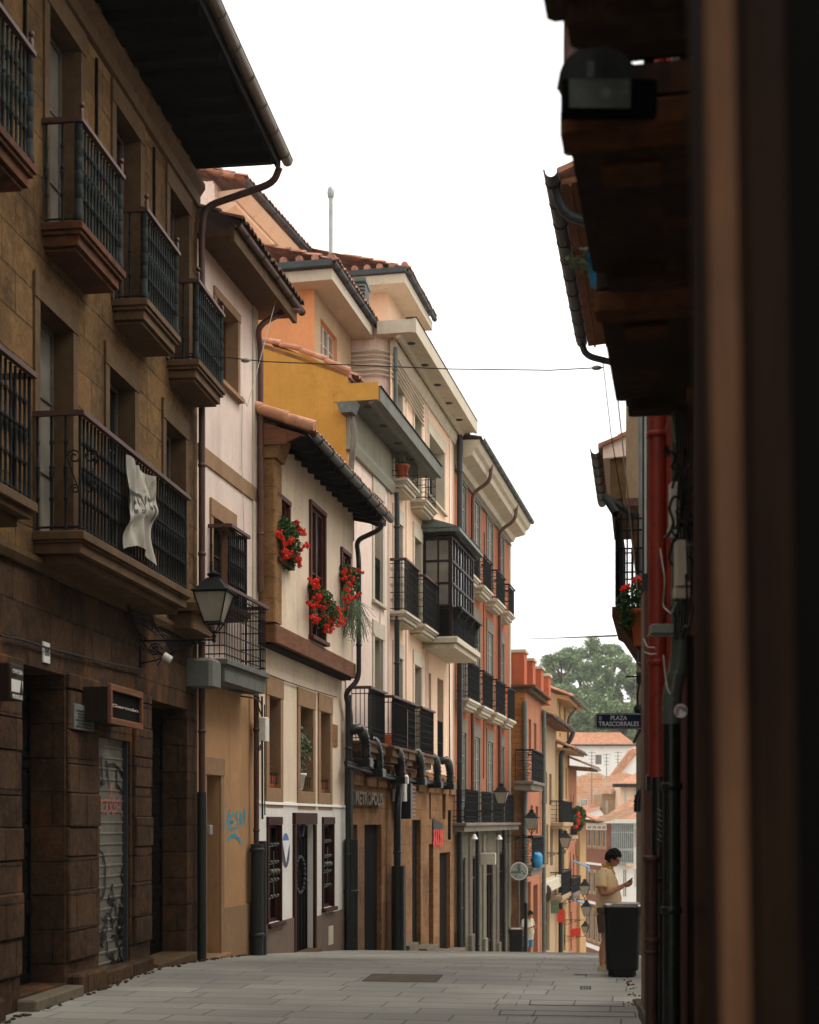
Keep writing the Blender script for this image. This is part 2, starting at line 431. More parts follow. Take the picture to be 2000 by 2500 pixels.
M['darkwood'] = wood('dark_brown_wood', '2e211a', .5)
M['redwood'] = wood('red_brown_door_frame', '3f1f18', .6)
M['doorblack'] = wood('blackened_door_wood', '080605', .95)
M['beam'] = wood('brown_beam', '77503a', .8, (1.5, 1.5, 10))
M['glass'] = glass('dark_window_glass')
M['glasspale'] = glass('pale_curtained_glass', '6f6a60', .25)
M['tile'] = tile('weathered_clay_tiles', 'b8836a', '865c47')
M['tiledark'] = tile('lichened_clay_tiles', '6a4630', '4a3426')
M['tilefar'] = tile('orange_clay_tiles', 'cf9a7a', 'b57f60')
M['tilemid'] = tile('sunbleached_clay_tiles', 'c9977a', 'aa7c60')
M['tilebrown'] = tile('brown_clay_tiles', 'a98468', '8b6a52')
M['conc'] = plaster('grey_concrete', '6f7067', .18, .5, 1.5, .9, .4)
M['shutter'] = metal('painted_steel_shutter', '6c675c', .6, .1, '524d44')
M['blackpaint'] = plain('black_spray_paint', '121212', .6)
M['redpaint'] = plain('red_spray_paint', 'c22a1e', .6)
M['pinkpaint'] = plain('pink_spray_paint', 'b5645e', .6)
M['bluepaint'] = plain('blue_spray_paint', '2f93a5', .6)
M['pvcblack'] = metal('black_corrugated_duct', '1b1d1b', .35, 0, '3b3f3b')
M['whiteplastic'] = plain('white_plastic', 'd6d2c6', .45)
M['greyplastic'] = plain('grey_plastic', '8c8c84', .5)
M['lampglass'] = plain('frosted_lamp_glass', '9a917f', .4)
M['terracotta'] = plain('terracotta', 'a3512f', .8)
M['leaf'] = leafmat('geranium_leaf', '24401f', '3c5c2e')
M['red'] = plain('red_petals', 'e0260f', .6, .25)
M['redA'] = plain('crimson_petals', 'c21f22', .6, .25)
M['grass'] = leafmat('grey_green_stems', '51614a', '6d7a5e')
M['tree'] = leafmat('tree_leaves', '46583a', '7f9166')
M['bark'] = wood('tree_bark', '4f4234', .9)
M['paving'] = paving()
M['signblue'] = plain('navy_enamel', '14233f', .3)
M['signwhite'] = plain('white_enamel', 'd8d8d2', .35)
M['skin'] = plain('skin', 'b98562', .55, .08)
M['shirt'] = plaster('yellow_polo_cloth', 'f2d0a0', .06, .1, 3, .9, .2)
M['collar'] = plain('orange_trim_cloth', 'd29a4a', .9)
M['shorts'] = plain('brown_shorts_cloth', '5e4c3c', .95)
M['hair'] = plain('dark_hair', '15110e', .6, .4)
M['shoe'] = plain('beige_canvas_shoe', 'b3a587', .8)
M['denim'] = plain('blue_denim', '5f7f96', .95)
M['binblack'] = plain('black_bin_plastic', '0d0f10', .4)
M['chrome'] = metal('brushed_steel_lid', 'a59a94', .25, .8, '6d645e')
M['steplow'] = plaster('worn_grey_step', '6b6050', .2, .6, 2, .9, .4)
M['cable'] = plain('black_cable', '171615', .6)
M['cablepale'] = plain('pale_cable', 'a8a294', .6)
M['redsign'] = plain('red_sign', 'd23c22', .5)
M['bluebag'] = plain('blue_plastic_sheet', '2a7ea8', .35, .35)
M['r1'] = stone('dark_red_stone', '4a3022', '2c1b12', '0c0705', .8, .4, .6, '140c08', .9, .012)  # very dark red-brown blocks with near-black joints
M['r1slab'] = plaster('dark_balcony_stone', '3a2b20', .5, .8, 2.4, .9, .8, '6a3d22')  # dark brown stone with orange-brown stains
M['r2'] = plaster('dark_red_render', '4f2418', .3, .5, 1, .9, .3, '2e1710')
M['jamb'] = wood('tan_door_jamb', '5c412e', .85)
M['darkdoor'] = wood('near_black_shopfront_wood', '24160d', .85)
M['brownbrick'] = stone('brown_brick', '8a5c48', '74493a', '5a3a2e', .25, .075, .2, None, .3, .006)
M['ruin'] = stone('ruined_rubble_masonry', 'd0a17c', 'b8714c', 'cbb9a4', .55, .28, .6, 'd8cfc4', .5, .04, 'e0d8cc')
# ================================================================== building kit
def surround_mb(fr, a, b, z0, z1, o, w=.14, t=.035, sill=True, top=None, bottom=False, lin_=0):
    mb = MB(); top = top or w; e = .004
    if lin_:
        q = o - lin_
        for A, B_ in (((a + e, z0), (a + e, z1 - e)), ((a + e, z1 - e), (b - e, z1 - e)), ((b - e, z1 - e), (b - e, z0))):
            mb.poly([fr.w(A[0], o + .01, A[1]), fr.w(B_[0], o + .01, B_[1]), fr.w(B_[0], q, B_[1]), fr.w(A[0], q, A[1])])
    mb.fbox(fr, a - w, a - .003, o - .02, o + t, z0, z1)
    mb.fbox(fr, b + .003, b + w, o - .02, o + t, z0, z1)
    mb.bev(fr, a - w - .01, b + w + .01, o - .02, o + t + .012, z1 + .003, z1 + top, .01)
    if bottom: mb.bev(fr, a - w, b + w, o - .02, o + t, z0 - top, z0 - .003, .008)
    if sill: mb.bev(fr, a - w - .04, b + w + .04, o - .02, o + t + .07, z0 - .085, z0 - .002, .012)
    return mb

def frame_mb(fr, a, b, z0, z1, q, nx=2, bars=2, fw=.055, th=.05, transom=0):
    mb = MB()
    mb.fbox(fr, a, a + fw, q, q + th, z0, z1); mb.fbox(fr, b - fw, b, q, q + th, z0, z1)
    mb.fbox(fr, a + fw, b - fw, q, q + th, z1 - fw, z1); mb.fbox(fr, a + fw, b - fw, q, q + th, z0, z0 + fw * 1.3)
    iw = b - a - 2 * fw
    for i in range(1, nx):
        c = a + fw + iw * i / nx; mb.fbox(fr, c - .04, c + .04, q, q + th + .012, z0 + fw * 1.3, z1 - fw)
    if transom: mb.fbox(fr, a + fw, b - fw, q, q + th + .006, z1 - transom - .03, z1 - transom + .03)
    for k in range(1, bars + 1):
        z = z0 + (z1 - z0) * k / (bars + 1); mb.fbox(fr, a + fw, b - fw, q + .01, q + th - .008, z - .014, z + .014)
    return mb

def add_window(root, fr, a, b, z0, z1, o=0.0, depth=.22, fmat='brownwood', pmat='glass', smat=None, nx=2, bars=2, sw=.14, st=.035, sill=True, top=None, name='window', fw=.055, transom=0, bottom=False, label=None):
    q = o - depth
    w = part(name, frame_mb(fr, a, b, z0, z1, q + .01, nx, bars, fw, .05, transom), M[fmat], root, label)
    part('pane' if name != 'door' else 'door_panel', MB().poly([fr.w(a, q + .03, z0), fr.w(b, q + .03, z0), fr.w(b, q + .03, z1), fr.w(a, q + .03, z1)]), M[pmat], w)
    if smat: part('stone_surround' if smat not in ('brownwood', 'redwood', 'darkwood') else 'casing', surround_mb(fr, a, b, z0, z1, o, sw, st, sill, top, bottom, depth - .01), M[smat], w)
    return w

def turned(mb, c, z0, z1, r=.014, n=6):
    h = z1 - z0
    P = [(0, 1.4), (.03, 1.4), (.04, 1), (.25, .95), (.262, 1.55), (.285, 1.55), (.3, .95), (.4, 1.05), (.49, 1.6), (.515, 1.8), (.53, 1.1), (.54, 1.75), (.56, 1.75), (.57, 1), (.75, 1), (.762, 1.55), (.785, 1.55), (.8, .95), (.99, .95), (1, 1.3)]
    mb.lathe((c.x, c.y, 0), [(r * k, z0 + h * f) for f, k in P], n)

def scroll(fr, u, z, r, axis, o, turns=1.3, n=9, sgn=1):
    pts = []
    for i in range(n + 1):
        a = i / n * turns * 2 * math.pi; rr = r * (1 - .75 * i / n)
        du = rr * math.cos(a) * sgn; dz = rr * math.sin(a)
        pts.append(fr.w(u + du, o, z + dz) if axis == 'u' else fr.w(u, o + du, z + dz))
    return pts

def railing_mb(fr, u0, u1, o0, o1, z0, z1, style='bars', step=.11, r=.008, corner=.02, near=True, far=True):
    """ironwork round three sides of a balcony"""
    mb = MB(); oo = o1 - .03; a, b = u0 + .03, u1 - .03
    L = b - a; nb = max(2, int(round(L / step)))
    def rail(z, t=.011):
        mb.tube([fr.w(a, o0, z), fr.w(a, oo, z), fr.w(b, oo, z), fr.w(b, o0, z)], t, 4)
    if style == 'turned':
        for i in range(nb + 1):
            p = fr.w(a + L * i / nb, oo, 0)
            if i in (0, nb): mb.lathe((p.x, p.y, 0), [(corner * 1.3, z0), (corner, z0 + .05), (corner, z1)] if corner < .03 else [(corner * k, z0 + (z1 - z0) * f) for f, k in ((0, 1.25), (.06, 1.25), (.07, 1), (.21, 1), (.22, .85), (.23, 1), (.36, 1), (.37, .85), (.38, 1), (.5, 1), (.51, .85), (.52, 1), (.64, 1), (.65, .85), (.66, 1), (.8, 1), (.81, .85), (.82, 1), (1, 1))], 8)
            else: turned(mb, p, z0, z1, r, 6)
        ns = max(1, int(round((oo - o0) / (step * 1.6))))
        for side in (a, b):
            for i in range(ns):
                turned(mb, fr.w(side, o0 + .04 + (oo - o0 - .04) * i / ns, 0), z0, z1, r, 6)
        rail(z0 + .03, .014)
        return mb
    H = z1 - z0
    rows = {'bars': (0.06, H - .1), 'rows': (.06, .2, H * .36, H * .62, H - .2, H - .06), 'scroll': (.05, .3, H - .12, H), 'lace': (.05, H * .36, H * .66, H - .08, H)}[style]
    for z in rows: rail(z0 + z, .011)
    for i in range(nb + 1):
        u = a + L * i / nb; mb.tube([fr.w(u, oo, z0), fr.w(u, oo, z1)], r, 4, False)
    ns = max(2, int(round((oo - o0) / (step * 1.15))))
    for side in (a, b):
        for i in range(ns):
            o = o0 + (oo - o0) * i / ns; mb.tube([fr.w(side, o, z0), fr.w(side, o, z1)], r * .85, 4, False)
    if style in ('scroll', 'lace'):
        zz = [z0 + .16] if style == 'scroll' else [z0 + H * f for f in (.2, .5, .82)]
        for z in zz:
            for i in range(nb):
                u = a + L * (i + .5) / nb
                mb.tube(scroll(fr, u, z, step * .45, 'u', oo + .008, 1.2, 7, 1 if i % 2 else -1), r * .8, 3, False)
            for side in (a, b):
                for i in range(ns):
                    o = o0 + (oo - o0) * (i + .5) / ns
                    mb.tube(scroll(fr, side, z, step * .5, 'o', o, 1.3, 8, 1 if i % 2 else -1), r * .7, 3, False)
    return mb

def add_balcony(root, fr, u0, u1, o0, off, zf, zr, layers, smat='slab', style='turned', step=.115, r=.013, rmat='iron', hmat='ironred', corner=.035, finial=False, hand=.05, label=None, hh=.06):
    mb = MB(); z = zf
    for th, ins in layers:
        mb.bev(fr, u0 + ins, u1 - ins, o0 - .05, o0 + off - ins, z - th + .002, z, min(.012, th * .3)); z -= th
    b = part('balcony', mb, M[smat], root, label)
    part('railing', railing_mb(fr, u0 + .04, u1 - .04, o0, o0 + off - .04, zf + .02, zr, style, step, r, corner), M[rmat], b)
    a, e, oo = u0 + .01, u1 - .01, o0 + off - .01
    hb = MB(); w = hand
    hb.bev(fr, a, e, oo - w, oo + .01, zr, zr + hh, .012)
    hb.fbox(fr, a, a + w, o0, oo - w, zr, zr + hh * .98); hb.fbox(fr, e - w, e, o0, oo - w, zr, zr + hh * .98)
    part('handrail', hb, M[hmat], b)
    if finial:
        for u in (u0 + .08, u1 - .08):
            p = fr.w(u, oo - w / 2, zr + hh)
            f = MB().lathe((p.x, p.y, p.z - .01), [(.028, 0), (.032, .02), (.026, .04), (.03, .09), (.02, .12), (.012, .13)], 8); f.ball((p.x, p.y, p.z + .155), .036)
            part('finial', f, M[hmat], b)
    return b

def gutter_mb(fr, u0, u1, o, z, r=.07, n=7, joints=1.0):
    prof = []
    for i in range(n + 1):
        a = math.pi + math.pi * i / n; prof.append((o + r + r * math.cos(a) * 1, z + r * math.sin(a)))
    prof.append((o + 2 * r + .012, z + .012)); inner = [(oo + (o + r - oo) * .12, zz + .008) for oo, zz in prof[::-1]]
    mb = MB().prof_u(fr, prof + inner[:-0 or None], u0, u1)
    u = u0 + joints * .5
    while u < u1:
        pts = [fr.w(u, o + r + (r + .008) * math.cos(math.pi + math.pi * i / n), z + (r + .008) * math.sin(math.pi + math.pi * i / n)) for i in range(n + 1)]
        mb.tube(pts, .009, 4); u += joints
    return mb

def tile_mb(fr, u0, u1, oe, ze, back, slope=.42, w=.24, rows=3, course=.42, r=.085):
    """rows of half-round clay tiles starting at the eave edge (oe, ze)"""
    mb = MB(); n = max(1, int(round((u1 - u0) / w))); w = (u1 - u0) / n
    for i in range(n):
        uc = u0 + w * (i + .5)
        for k in range(rows):
            j = random.uniform(-.012, .012); oa = oe - k * course * .93 + j; ob = oe - (k + 1) * course - .04
            if ob < oe - back: ob = oe - back
            za = ze + (oe - oa) * slope + .03 + .012 * random.random(); zb = ze + (oe - ob) * slope
            A = []; B = []
            for m in range(6):
                a = math.pi * m / 5; A.append(fr.w(uc + w * .5 * math.cos(a) + j, oa, za + r * math.sin(a))); B.append(fr.w(uc + w * .42 * math.cos(a), ob, zb + r * .8 * math.sin(a)))
            mb.add(A + B, [(m, m + 1, 7 + m, 6 + m) for m in range(5)], True)
            mb.add([p - Vector((0, 0, .0)) for p in A] + [fr.w(uc - w * .36, oa, za), fr.w(uc + w * .36, oa, za)] + [fr.w(uc + w * .36 * math.cos(math.pi * m / 5), oa, za + r * .72 * math.sin(math.pi * m / 5)) for m in range(6)], [(m, m + 1, 9 + m, 8 + m) for m in range(5)])
            # dark channel between tiles
        mb.poly([fr.w(uc - w * .5, oe - .05, ze + .02), fr.w(uc + w * .5, oe - .05, ze + .02), fr.w(uc + w * .5, oe - back, ze + back * slope + .02), fr.w(uc - w * .5, oe - back, ze + back * slope + .02)])
    return mb

def roof_mb(fr, u0, u1, oe, ze, back, slope=.42, w=.24, amp=.05, th=.08, cs=.4):
    """a ribbed tile plane seen from further off"""
    mb = MB(); n = max(2, int((u1 - u0) / w) * 4); m = max(1, int(back / cs)); g = []
    for j in range(m + 1):
        for jj in (0, 1):
            if j == m and jj: break
            o = oe - back * (j + (.98 if jj else 0)) / m; row = []
            for i in range(n + 1):
                u = u0 + (u1 - u0) * i / n; z = ze + (oe - o) * slope + amp * abs(math.sin(math.pi * (u - u0) / w)) - (.03 if jj else 0)
                row.append(fr.w(u, o, z))
            g.append(row)
    W = n + 1; vs = [p for r_ in g for p in r_]
    mb.add(vs, [(a * W + i, a * W + i + 1, (a + 1) * W + i + 1, (a + 1) * W + i) for a in range(len(g) - 1) for i in range(n)])
    mb.prism([fr.w(u0, oe, ze - th), fr.w(u0, oe, ze - .003), fr.w(u0, oe - back, ze + back * slope - .003), fr.w(u0, oe - back, ze + back * slope - th)],
             [fr.w(u1, oe, ze - th), fr.w(u1, oe, ze - .003), fr.w(u1, oe - back, ze + back * slope - .003), fr.w(u1, oe - back, ze + back * slope - th)])
    return mb

def pipe_mb(pts, r, collars=True, n=10, every=2.4):
    mb = MB().tube(pts, r, n)
    if collars:
        for a, b in zip(pts[:-1], pts[1:]):
            a, b = Vector(a), Vector(b); L = (b - a).length
            if L < 1.2 or abs((b - a).normalized().z) < .9: continue
            k = int(L / every) + 1
            for i in range(k):
                p = a + (b - a) * ((i + .5) / k)
                mb.lathe((p.x, p.y, p.z), [(r * 1.0, -.03), (r * 1.22, -.025), (r * 1.22, .025), (r * 1.0, .03)], n)
    return mb

def bend(pts, k=4, rad=.12):
    """round the corners of a polyline"""
    pts = [Vector(p) for p in pts]; out = [pts[0]]
    for i in range(1, len(pts) - 1):
        a, b, c = pts[i - 1], pts[i], pts[i + 1]
        r1 = min(rad, (a - b).length * .45); r2 = min(rad, (c - b).length * .45)
        p, q = b + (a - b).normalized() * r1, b + (c - b).normalized() * r2
        for j in range(k + 1):
            t = j / k; out.append(p * (1 - t) ** 2 + b * 2 * t * (1 - t) + q * t * t)
    out.append(pts[-1]); return out

def duct_mb(pts, r, pitch=.055, n=12):
    """corrugated duct"""
    P = [Vector(p) for p in pts]; out = []; rs = []
    for a, b in zip(P[:-1], P[1:]):
        k = max(1, int((b - a).length / (pitch / 2)))
        for i in range(k): out.append(a + (b - a) * i / k)
    out.append(P[-1])
    rs = [r * (1.0 if i % 2 else .8) for i in range(len(out))]
    return MB().tube(out, r, n, True, rs)

def ground_z(x, y):
    T = [(-60, .2), (0, .05), (15, 0), (20, 0), (23, -.15), (27, -.43), (33.4, -.935), (36, -1.17), (42, -1.9), (48, -2.65), (61, -4.3), (74, -6.0), (92, -8.4), (105, -10.2), (130, -13), (170, -15), (230, -13), (300, -4), (420, 14), (900, 40)]
    for (a, za), (b, zb) in zip(T[:-1], T[1:]):
        if y <= b: return za + (zb - za) * (y - a) / (b - a)
    return T[-1][1]

# ------------------------------------------------------------------ wall lantern (arm along +x, wall at x = 0)
LAMPS = {}
def make_lamp(arm=1.08, s=1.0, tagtxt='', hang=False):
    root = thing('wall_lantern', tagtxt, 'street lamp', (0, 0, 0), 'lanterns on iron brackets along the street')
    L = arm; z0 = .12
    a = MB(); a.tube([(0, 0, 0), (L, 0, 0)], .014, 6); a.tube([(0, 0, -.34), (0, 0, .08)], .016, 6)
    a.box(-.02, 0, -.045, .045, -.42, .12)
    a.tube([(0, 0, -.32), (L * .22, 0, -.28), (L * .5, 0, -.14), (L * .8, 0, -.02)], .011, 5)
    ff = Fr((0, 0), 90, 1)
    for cx, cz, rr, sg in ((.2, -.13, .1, 1), (.42, -.075, .06, -1), (.58, -.05, .042, 1), (.72, -.035, .03, -1)):
        a.tube(scroll(ff, L * cx, cz, rr * L, 'u', 0, 1.6, 14, sg), .009, 4)
    a.lathe((L, 0, -.04), [(.012, 0), (.03, .02), (.02, .06), (.035, .09), (.015, .12), (.02, .17)], 8)
    part('bracket', a, M['irondark'], root)
    c = MB(); b0 = z0 + .02; w0, w1 = .12 * s, .235 * s; h = .42 * s
    for sx in (-1, 1):
        for sy in (-1, 1):
            c.tube([(L + sx * w0, sy * w0, b0 + .1 * s), (L + sx * w1, sy * w1, b0 + .1 * s + h)], .011, 4)
            c.tube([(L + sx * .02, sy * .02, b0 - .05), (L + sx * w0, sy * w0, b0 + .1 * s)], .009, 4)
    for w, z in ((w0, b0 + .1 * s), (w1, b0 + .1 * s + h)):
        c.tube([(L - w, -w, z), (L + w, -w, z), (L + w, w, z), (L - w, w, z), (L - w, -w, z)], .013, 4)
    part('lantern_frame', c, M['irondark'], root)
    zt = b0 + .1 * s + h; k = math.sqrt(2); ro = MB()
    ro.lathe((L, 0, zt), [((w1 + .03) * k, 0), ((w1 + .03) * k, .02), (w1 * .93 * k, .035), (.09 * s * k, .2 * s), (.075 * s * k, .21 * s)], 4, math.pi / 4)
    ro.lathe((L, 0, zt + .2 * s), [(.07 * s, 0), (.075 * s, .04 * s), (.1 * s, .05 * s), (.1 * s, .07 * s), (.03 * s, .1 * s), (.012, .12 * s)], 10)
    part('lantern_roof', ro, M['irondark'], root)
    g = MB(); e = .012
    g.lathe((L, 0, b0 + .1 * s + .01), [((w0 - e) * k, 0), ((w1 - e) * k, h - .02)], 4, math.pi / 4)
    part('glass', g, M['lampglass'], root)
    return root

def put_lamp(fr, u, o0, z, arm, label, s=1.0):
    key = (round(arm, 2), s)
    ang = math.atan2(fr.n[1], fr.n[0]); loc = fr.w(u, o0, z)
    if key not in LAMPS:
        r = make_lamp(arm, s, label); LAMPS[key] = r; r.location = loc; r.rotation_euler = (0, 0, ang); return r
    return copy_thing(LAMPS[key], loc, ang, label)

def leafy(mb, c, rad, n, size, sq=(1, 1, 1)):
    for _ in range(n):
        while True:
            d = Vector((random.uniform(-1, 1), random.uniform(-1, 1), random.uniform(-1, 1)))
            if d.length <= 1: break
        p = Vector(c) + Vector((d.x * rad * sq[0], d.y * rad * sq[1], d.z * rad * sq[2]))
        a = Vector((random.gauss(0, 1), random.gauss(0, 1), random.gauss(0, .6))).normalized(); b = a.cross(Vector((random.gauss(0, 1), random.gauss(0, 1), random.gauss(0, 1)))).normalized(); s = size * random.uniform(.6, 1.3)
        q = a.cross(b) * s * .25
        mb.add([p - a * s, p - b * s * .8 + q, p + a * s, p + b * s * .8 + q], [(0, 1, 2, 3)])

def geranium(fr, blobs, heads, label, o, sc=1.0, hs=1.0, pot=None, group='red geraniums at the windows'):
    """blobs: (px, py, r) foliage masses; heads: (px, py) red flower heads, on the plane offset o"""
    c = fr.at(blobs[0][0], blobs[0][1], o); root = thing('geranium_plant', label, 'flowering plant', (c.x, c.y, c.z - .3), group)
    lf = MB(); st = MB(); fl = MB()
    for px, py, r in blobs:
        p = fr.at(px, py, o); nn = int(620 * (r / .3) ** 2)
        leafy(lf, p, r, nn, .036 * sc, (.9, .9, 1.05))
    heads = [h for h in heads] + [(a + random.uniform(-9, 9) * hs, b + random.uniform(-9, 9) * hs) for a, b in heads for _ in range(2)]
    for hi, (px, py) in enumerate(heads):
        oo = o + random.uniform(.02, .2); p = fr.at(px, py, oo); q = fr.at(blobs[0][0], blobs[0][1], o)
        st.tube([q + (p - q) * .45, p - Vector((0, 0, .04))], .006, 4)
        hr = random.uniform(.038, .075)
        for _ in range(30):
            d = Vector((random.gauss(0, 1), random.gauss(0, 1), random.gauss(0, 1))).normalized() * hr * sc * random.uniform(.4, 1)
            d.z *= .8; t = d.cross(Vector((random.gauss(0, 1), random.gauss(0, 1), random.gauss(0, 1)))).normalized(); b = d.cross(t).normalized(); s = .02 * sc
            fl.add([p + d - t * s, p + d - b * s + d * .15, p + d + t * s, p + d + b * s + d * .15], [(0, 1, 2, 3)])
    part('foliage', lf, M['leaf'], root); part('stems', st, M['leaf'], root); part('blossoms', fl, M['red'], root)
    return root
# ================================================================== plan of the left row
B1 = Fr((-6.35, 0), 0)
def chain(fr, px, phi):
    q = fr.w(fr.U(px), 0, 0); return Fr((q.x, q.y), phi)
B2 = chain(B1, 482, 3.3); B3 = chain(B2, 628, 3.0); B4 = chain(B3, 845, 4.8); B5 = chain(B4, 1110, 4.8); B6 = chain(B5, 1245, 4.2)
L1, L2, L3, L4, L5, L6 = B1.U(482), B2.U(628), B3.U(845), B4.U(1110), B5.U(1245), B6.U(1322)

# ================================================================== B1 : brown stone house
h1 = thing('stone_house', 'dark brown sandstone house with green iron balconies and wide black timber eave', 'building', (-6.35, 18, 0))
holes = []
TOP = [(13.75, 14.78), (16.13, 17.16), (18.51, 19.54), (20.98, 22.0)]
MID = [(13.35, 14.4), (15.83, 16.89), (18.24, 19.29), (20.78, 21.82)]
for a, b in TOP: holes.append((a, b, 9.12, 11.775, .28)); add_window(h1, B1, a, b, 9.12, 11.775, 0, .28, 'gutterzinc', 'glasspale' if a in (16.13,) else 'glass', 'b1trim', 2, 2, .16, .03, False, .3)
for a, b in MID: holes.append((a, b, 5.46, 8.17, .28)); add_window(h1, B1, a, b, 5.46, 8.17, 0, .28, 'gutterzinc', 'glasspale' if a in (15.83,) else 'glass', 'b1trim', 2, 2, .16, .03, False, .3)
GD = [(15.3, 16.67, .16, 3.91, .62), (17.88, 19.16, .1, 3.24, .16), (20.05, 21.98, .05, 3.91, .6)]
holes_low = [h for h in GD]
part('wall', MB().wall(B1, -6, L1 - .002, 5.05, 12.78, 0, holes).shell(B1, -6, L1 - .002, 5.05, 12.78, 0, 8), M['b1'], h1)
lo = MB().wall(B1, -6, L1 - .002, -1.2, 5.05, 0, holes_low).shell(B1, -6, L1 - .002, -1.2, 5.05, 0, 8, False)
part('ground_floor_wall', lo, M['b1low'], h1)
# corner piers, proud courses, plinth
for a, b in ((14.55, 15.28), (16.69, 17.78), (19.24, 20.02)):
    z = .42; pr = MB()
    while z < 3.9:
        hh = random.choice((.36, .42, .5)); pr.bev(B1, a + random.uniform(0, .03), b - random.uniform(0, .03), -.02, .045 + random.uniform(0, .03), z + .006, min(z + hh, 3.95) - .006, .02); z += hh
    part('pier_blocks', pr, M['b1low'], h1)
pl = MB()
u = 10.0
while u < 22.4:
    w = random.uniform(.7, 1.3); e = min(u + w, 22.5)
    if not any(u < g[1] and e > g[0] for g in GD if g[2] < .09 or g[0] < 16): pl.bev(B1, u + .004, e - .004, -.02, .13 + random.uniform(0, .05), -.6, .2 + random.uniform(-.05, .05), .03)
    else:
        part('plinth', pl, M['b1low'], h1); pl = MB()
    u = e
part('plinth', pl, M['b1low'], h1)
co = MB(); co.prof_u(B1, [(0, 5.02), (.05, 5.02), (.09, 5.1), (.09, 5.16), (0, 5.2)], -6, L1 - .02)
co.prof_u(B1, [(0, 12.1), (.06, 12.12), (.06, 12.3), (.14, 12.42), (.14, 12.5), (0, 12.5)], -6, L1 - .02)
part('string_course', co, M['b1trim'], h1)
for u in (15.4, 17.75, 20.2):
    part('cable_conduit', MB().tube([B1.w(u, .02, 9.3), B1.w(u, .02, 12.0)], .022, 6), M['eavewood'], h1)
part('door_step', MB().bev(B1, 15.22, 16.75, -.5, .22, -.1, .13, .02), M['steplow'], h1)
part('door_step', MB().bev(B1, 20.0, 22.02, -.5, .16, -.3, .06, .02), M['b1trim'], h1)
def panel_door(root, fr, a, b, z0, z1, q, mat, rows=4, studs=True, name='door'):
    d = MB().fbox(fr, a, b, q - .06, q, z0, z1); mid = (a + b) / 2
    for s0, s1 in ((a + .05, mid - .02), (mid + .02, b - .05)):
        for k in range(rows):
            za = z0 + .1 + (z1 - z0 - .2) * k / rows; zb = z0 + .1 + (z1 - z0 - .2) * (k + 1) / rows - .08
            d.fbox(fr, s0, s1, q, q + .02, za, za + .05); d.fbox(fr, s0, s1, q, q + .02, zb - .05, zb)
            d.fbox(fr, s0, s0 + .05, q, q + .022, za, zb); d.fbox(fr, s1 - .05, s1, q, q + .022, za, zb)
            if studs:
                nx = 3; nz = 5
                for i in range(nx):
                    for j in range(nz):
                        p = fr.w(s0 + .1 + (s1 - s0 - .2) * i / (nx - 1), q + .005, za + .1 + (zb - za - .2) * j / (nz - 1)); d.ball(p, .018, 6, 4)
    dd = part(name, d, M[mat], root)
    h = MB(); p = fr.w(mid - .08, q + .06, z0 + 1.1); h.ball(p, .035); h.tube([fr.w(mid - .08, q, z0 + 1.1), p], .012, 6)
    part('handle', h, M['gutterzinc'], dd); return dd
panel_door(h1, B1, 15.32, 16.65, .14, 3.9, -.42, 'doorblack')
panel_door(h1, B1, 20.07, 21.96, .06, 3.9, -.4, 'doorblack')
# roller shutter
sh = MB(); z = .1; q = -.1
while z < 3.24:
    sh.prof_u(B1, [(q - .02, z), (q + .0, z), (q + .004, z + .112), (q + .016, z + .118), (q + .016, z + .138), (q + .002, z + .144), (q - .02, z + .145)], 17.9, 19.14); z += .145
shp = part('roller_shutter', sh, M['shutter'], h1)
g = MB(); fz = lambda py, px=275: B1.Z(px, py, -.08)
def stroke(mb, fr, pp, o, w, sub=6, wob=.3):
    P = []
    for (a, b), (c, d) in zip(pp[:-1], pp[1:]):
        for i in range(sub): t = i / sub; P.append((a + (c - a) * t, b + (d - b) * t))
    P.append(pp[-1]); mb.ribbon(fr, P, o, w, wob)
def pxs(fr, pts, o): return [(fr.U(x, o), fr.Z(x, y, o)) for x, y in pts]
o = -.0835
for pts in ([(248, 1845), (250, 1905), (247, 1915), (256, 1912)], [(260, 1855), (262, 1868), (278, 1866), (292, 1878), (305, 1900), (312, 1925)], [(286, 1870), (285, 1915), (300, 1935), (311, 1955)], [(262, 1870), (266, 1915)],
            [(241, 2075), (252, 2085), (258, 2115), (257, 2170), (250, 2195), (241, 2190)], [(304, 2108), (296, 2135), (303, 2160), (296, 2190), (305, 2215), (296, 2240)], [(272, 2205), (283, 2215), (284, 2245), (274, 2255), (270, 2230), (276, 2208)]):
    stroke(g, B1, pxs(B1, pts, o), o, .045, 8)
random.seed(11)
for k in range(34):
    x = random.uniform(244, 306); y = random.uniform(2200, 2360); pts = [(x, y)]
    for j in range(4): pts.append((min(max(pts[-1][0] + random.uniform(-9, 9), 241), 309), pts[-1][1] + random.uniform(-25, 18)))
    stroke(g, B1, pxs(B1, pts, o), o + .0005 * k / 3, random.uniform(.02, .05), 4)
part('graffiti', g, M['blackpaint'], shp)
g = MB()
for pts in ([(270, 1945), (274, 1912), (268, 1925), (276, 1930)], [(246, 1958), (262, 1950), (258, 1975), (268, 1945), (270, 1975), (280, 1945), (280, 1972), (292, 1950), (294, 1965)], [(252, 1988), (262, 1970), (262, 1990), (272, 1972), (276, 1988), (290, 1968), (305, 2003)]):
    stroke(g, B1, pxs(B1, pts, o), o + .001, .022, 6)
part('graffiti', g, M['pinkpaint'], shp)
part('shutter_guide', MB().fbox(B1, 17.88, 17.93, -.14, -.03, .1, 3.24).fbox(B1, 19.11, 19.16, -.14, -.03, .1, 3.24), M['gutterdark'], shp)

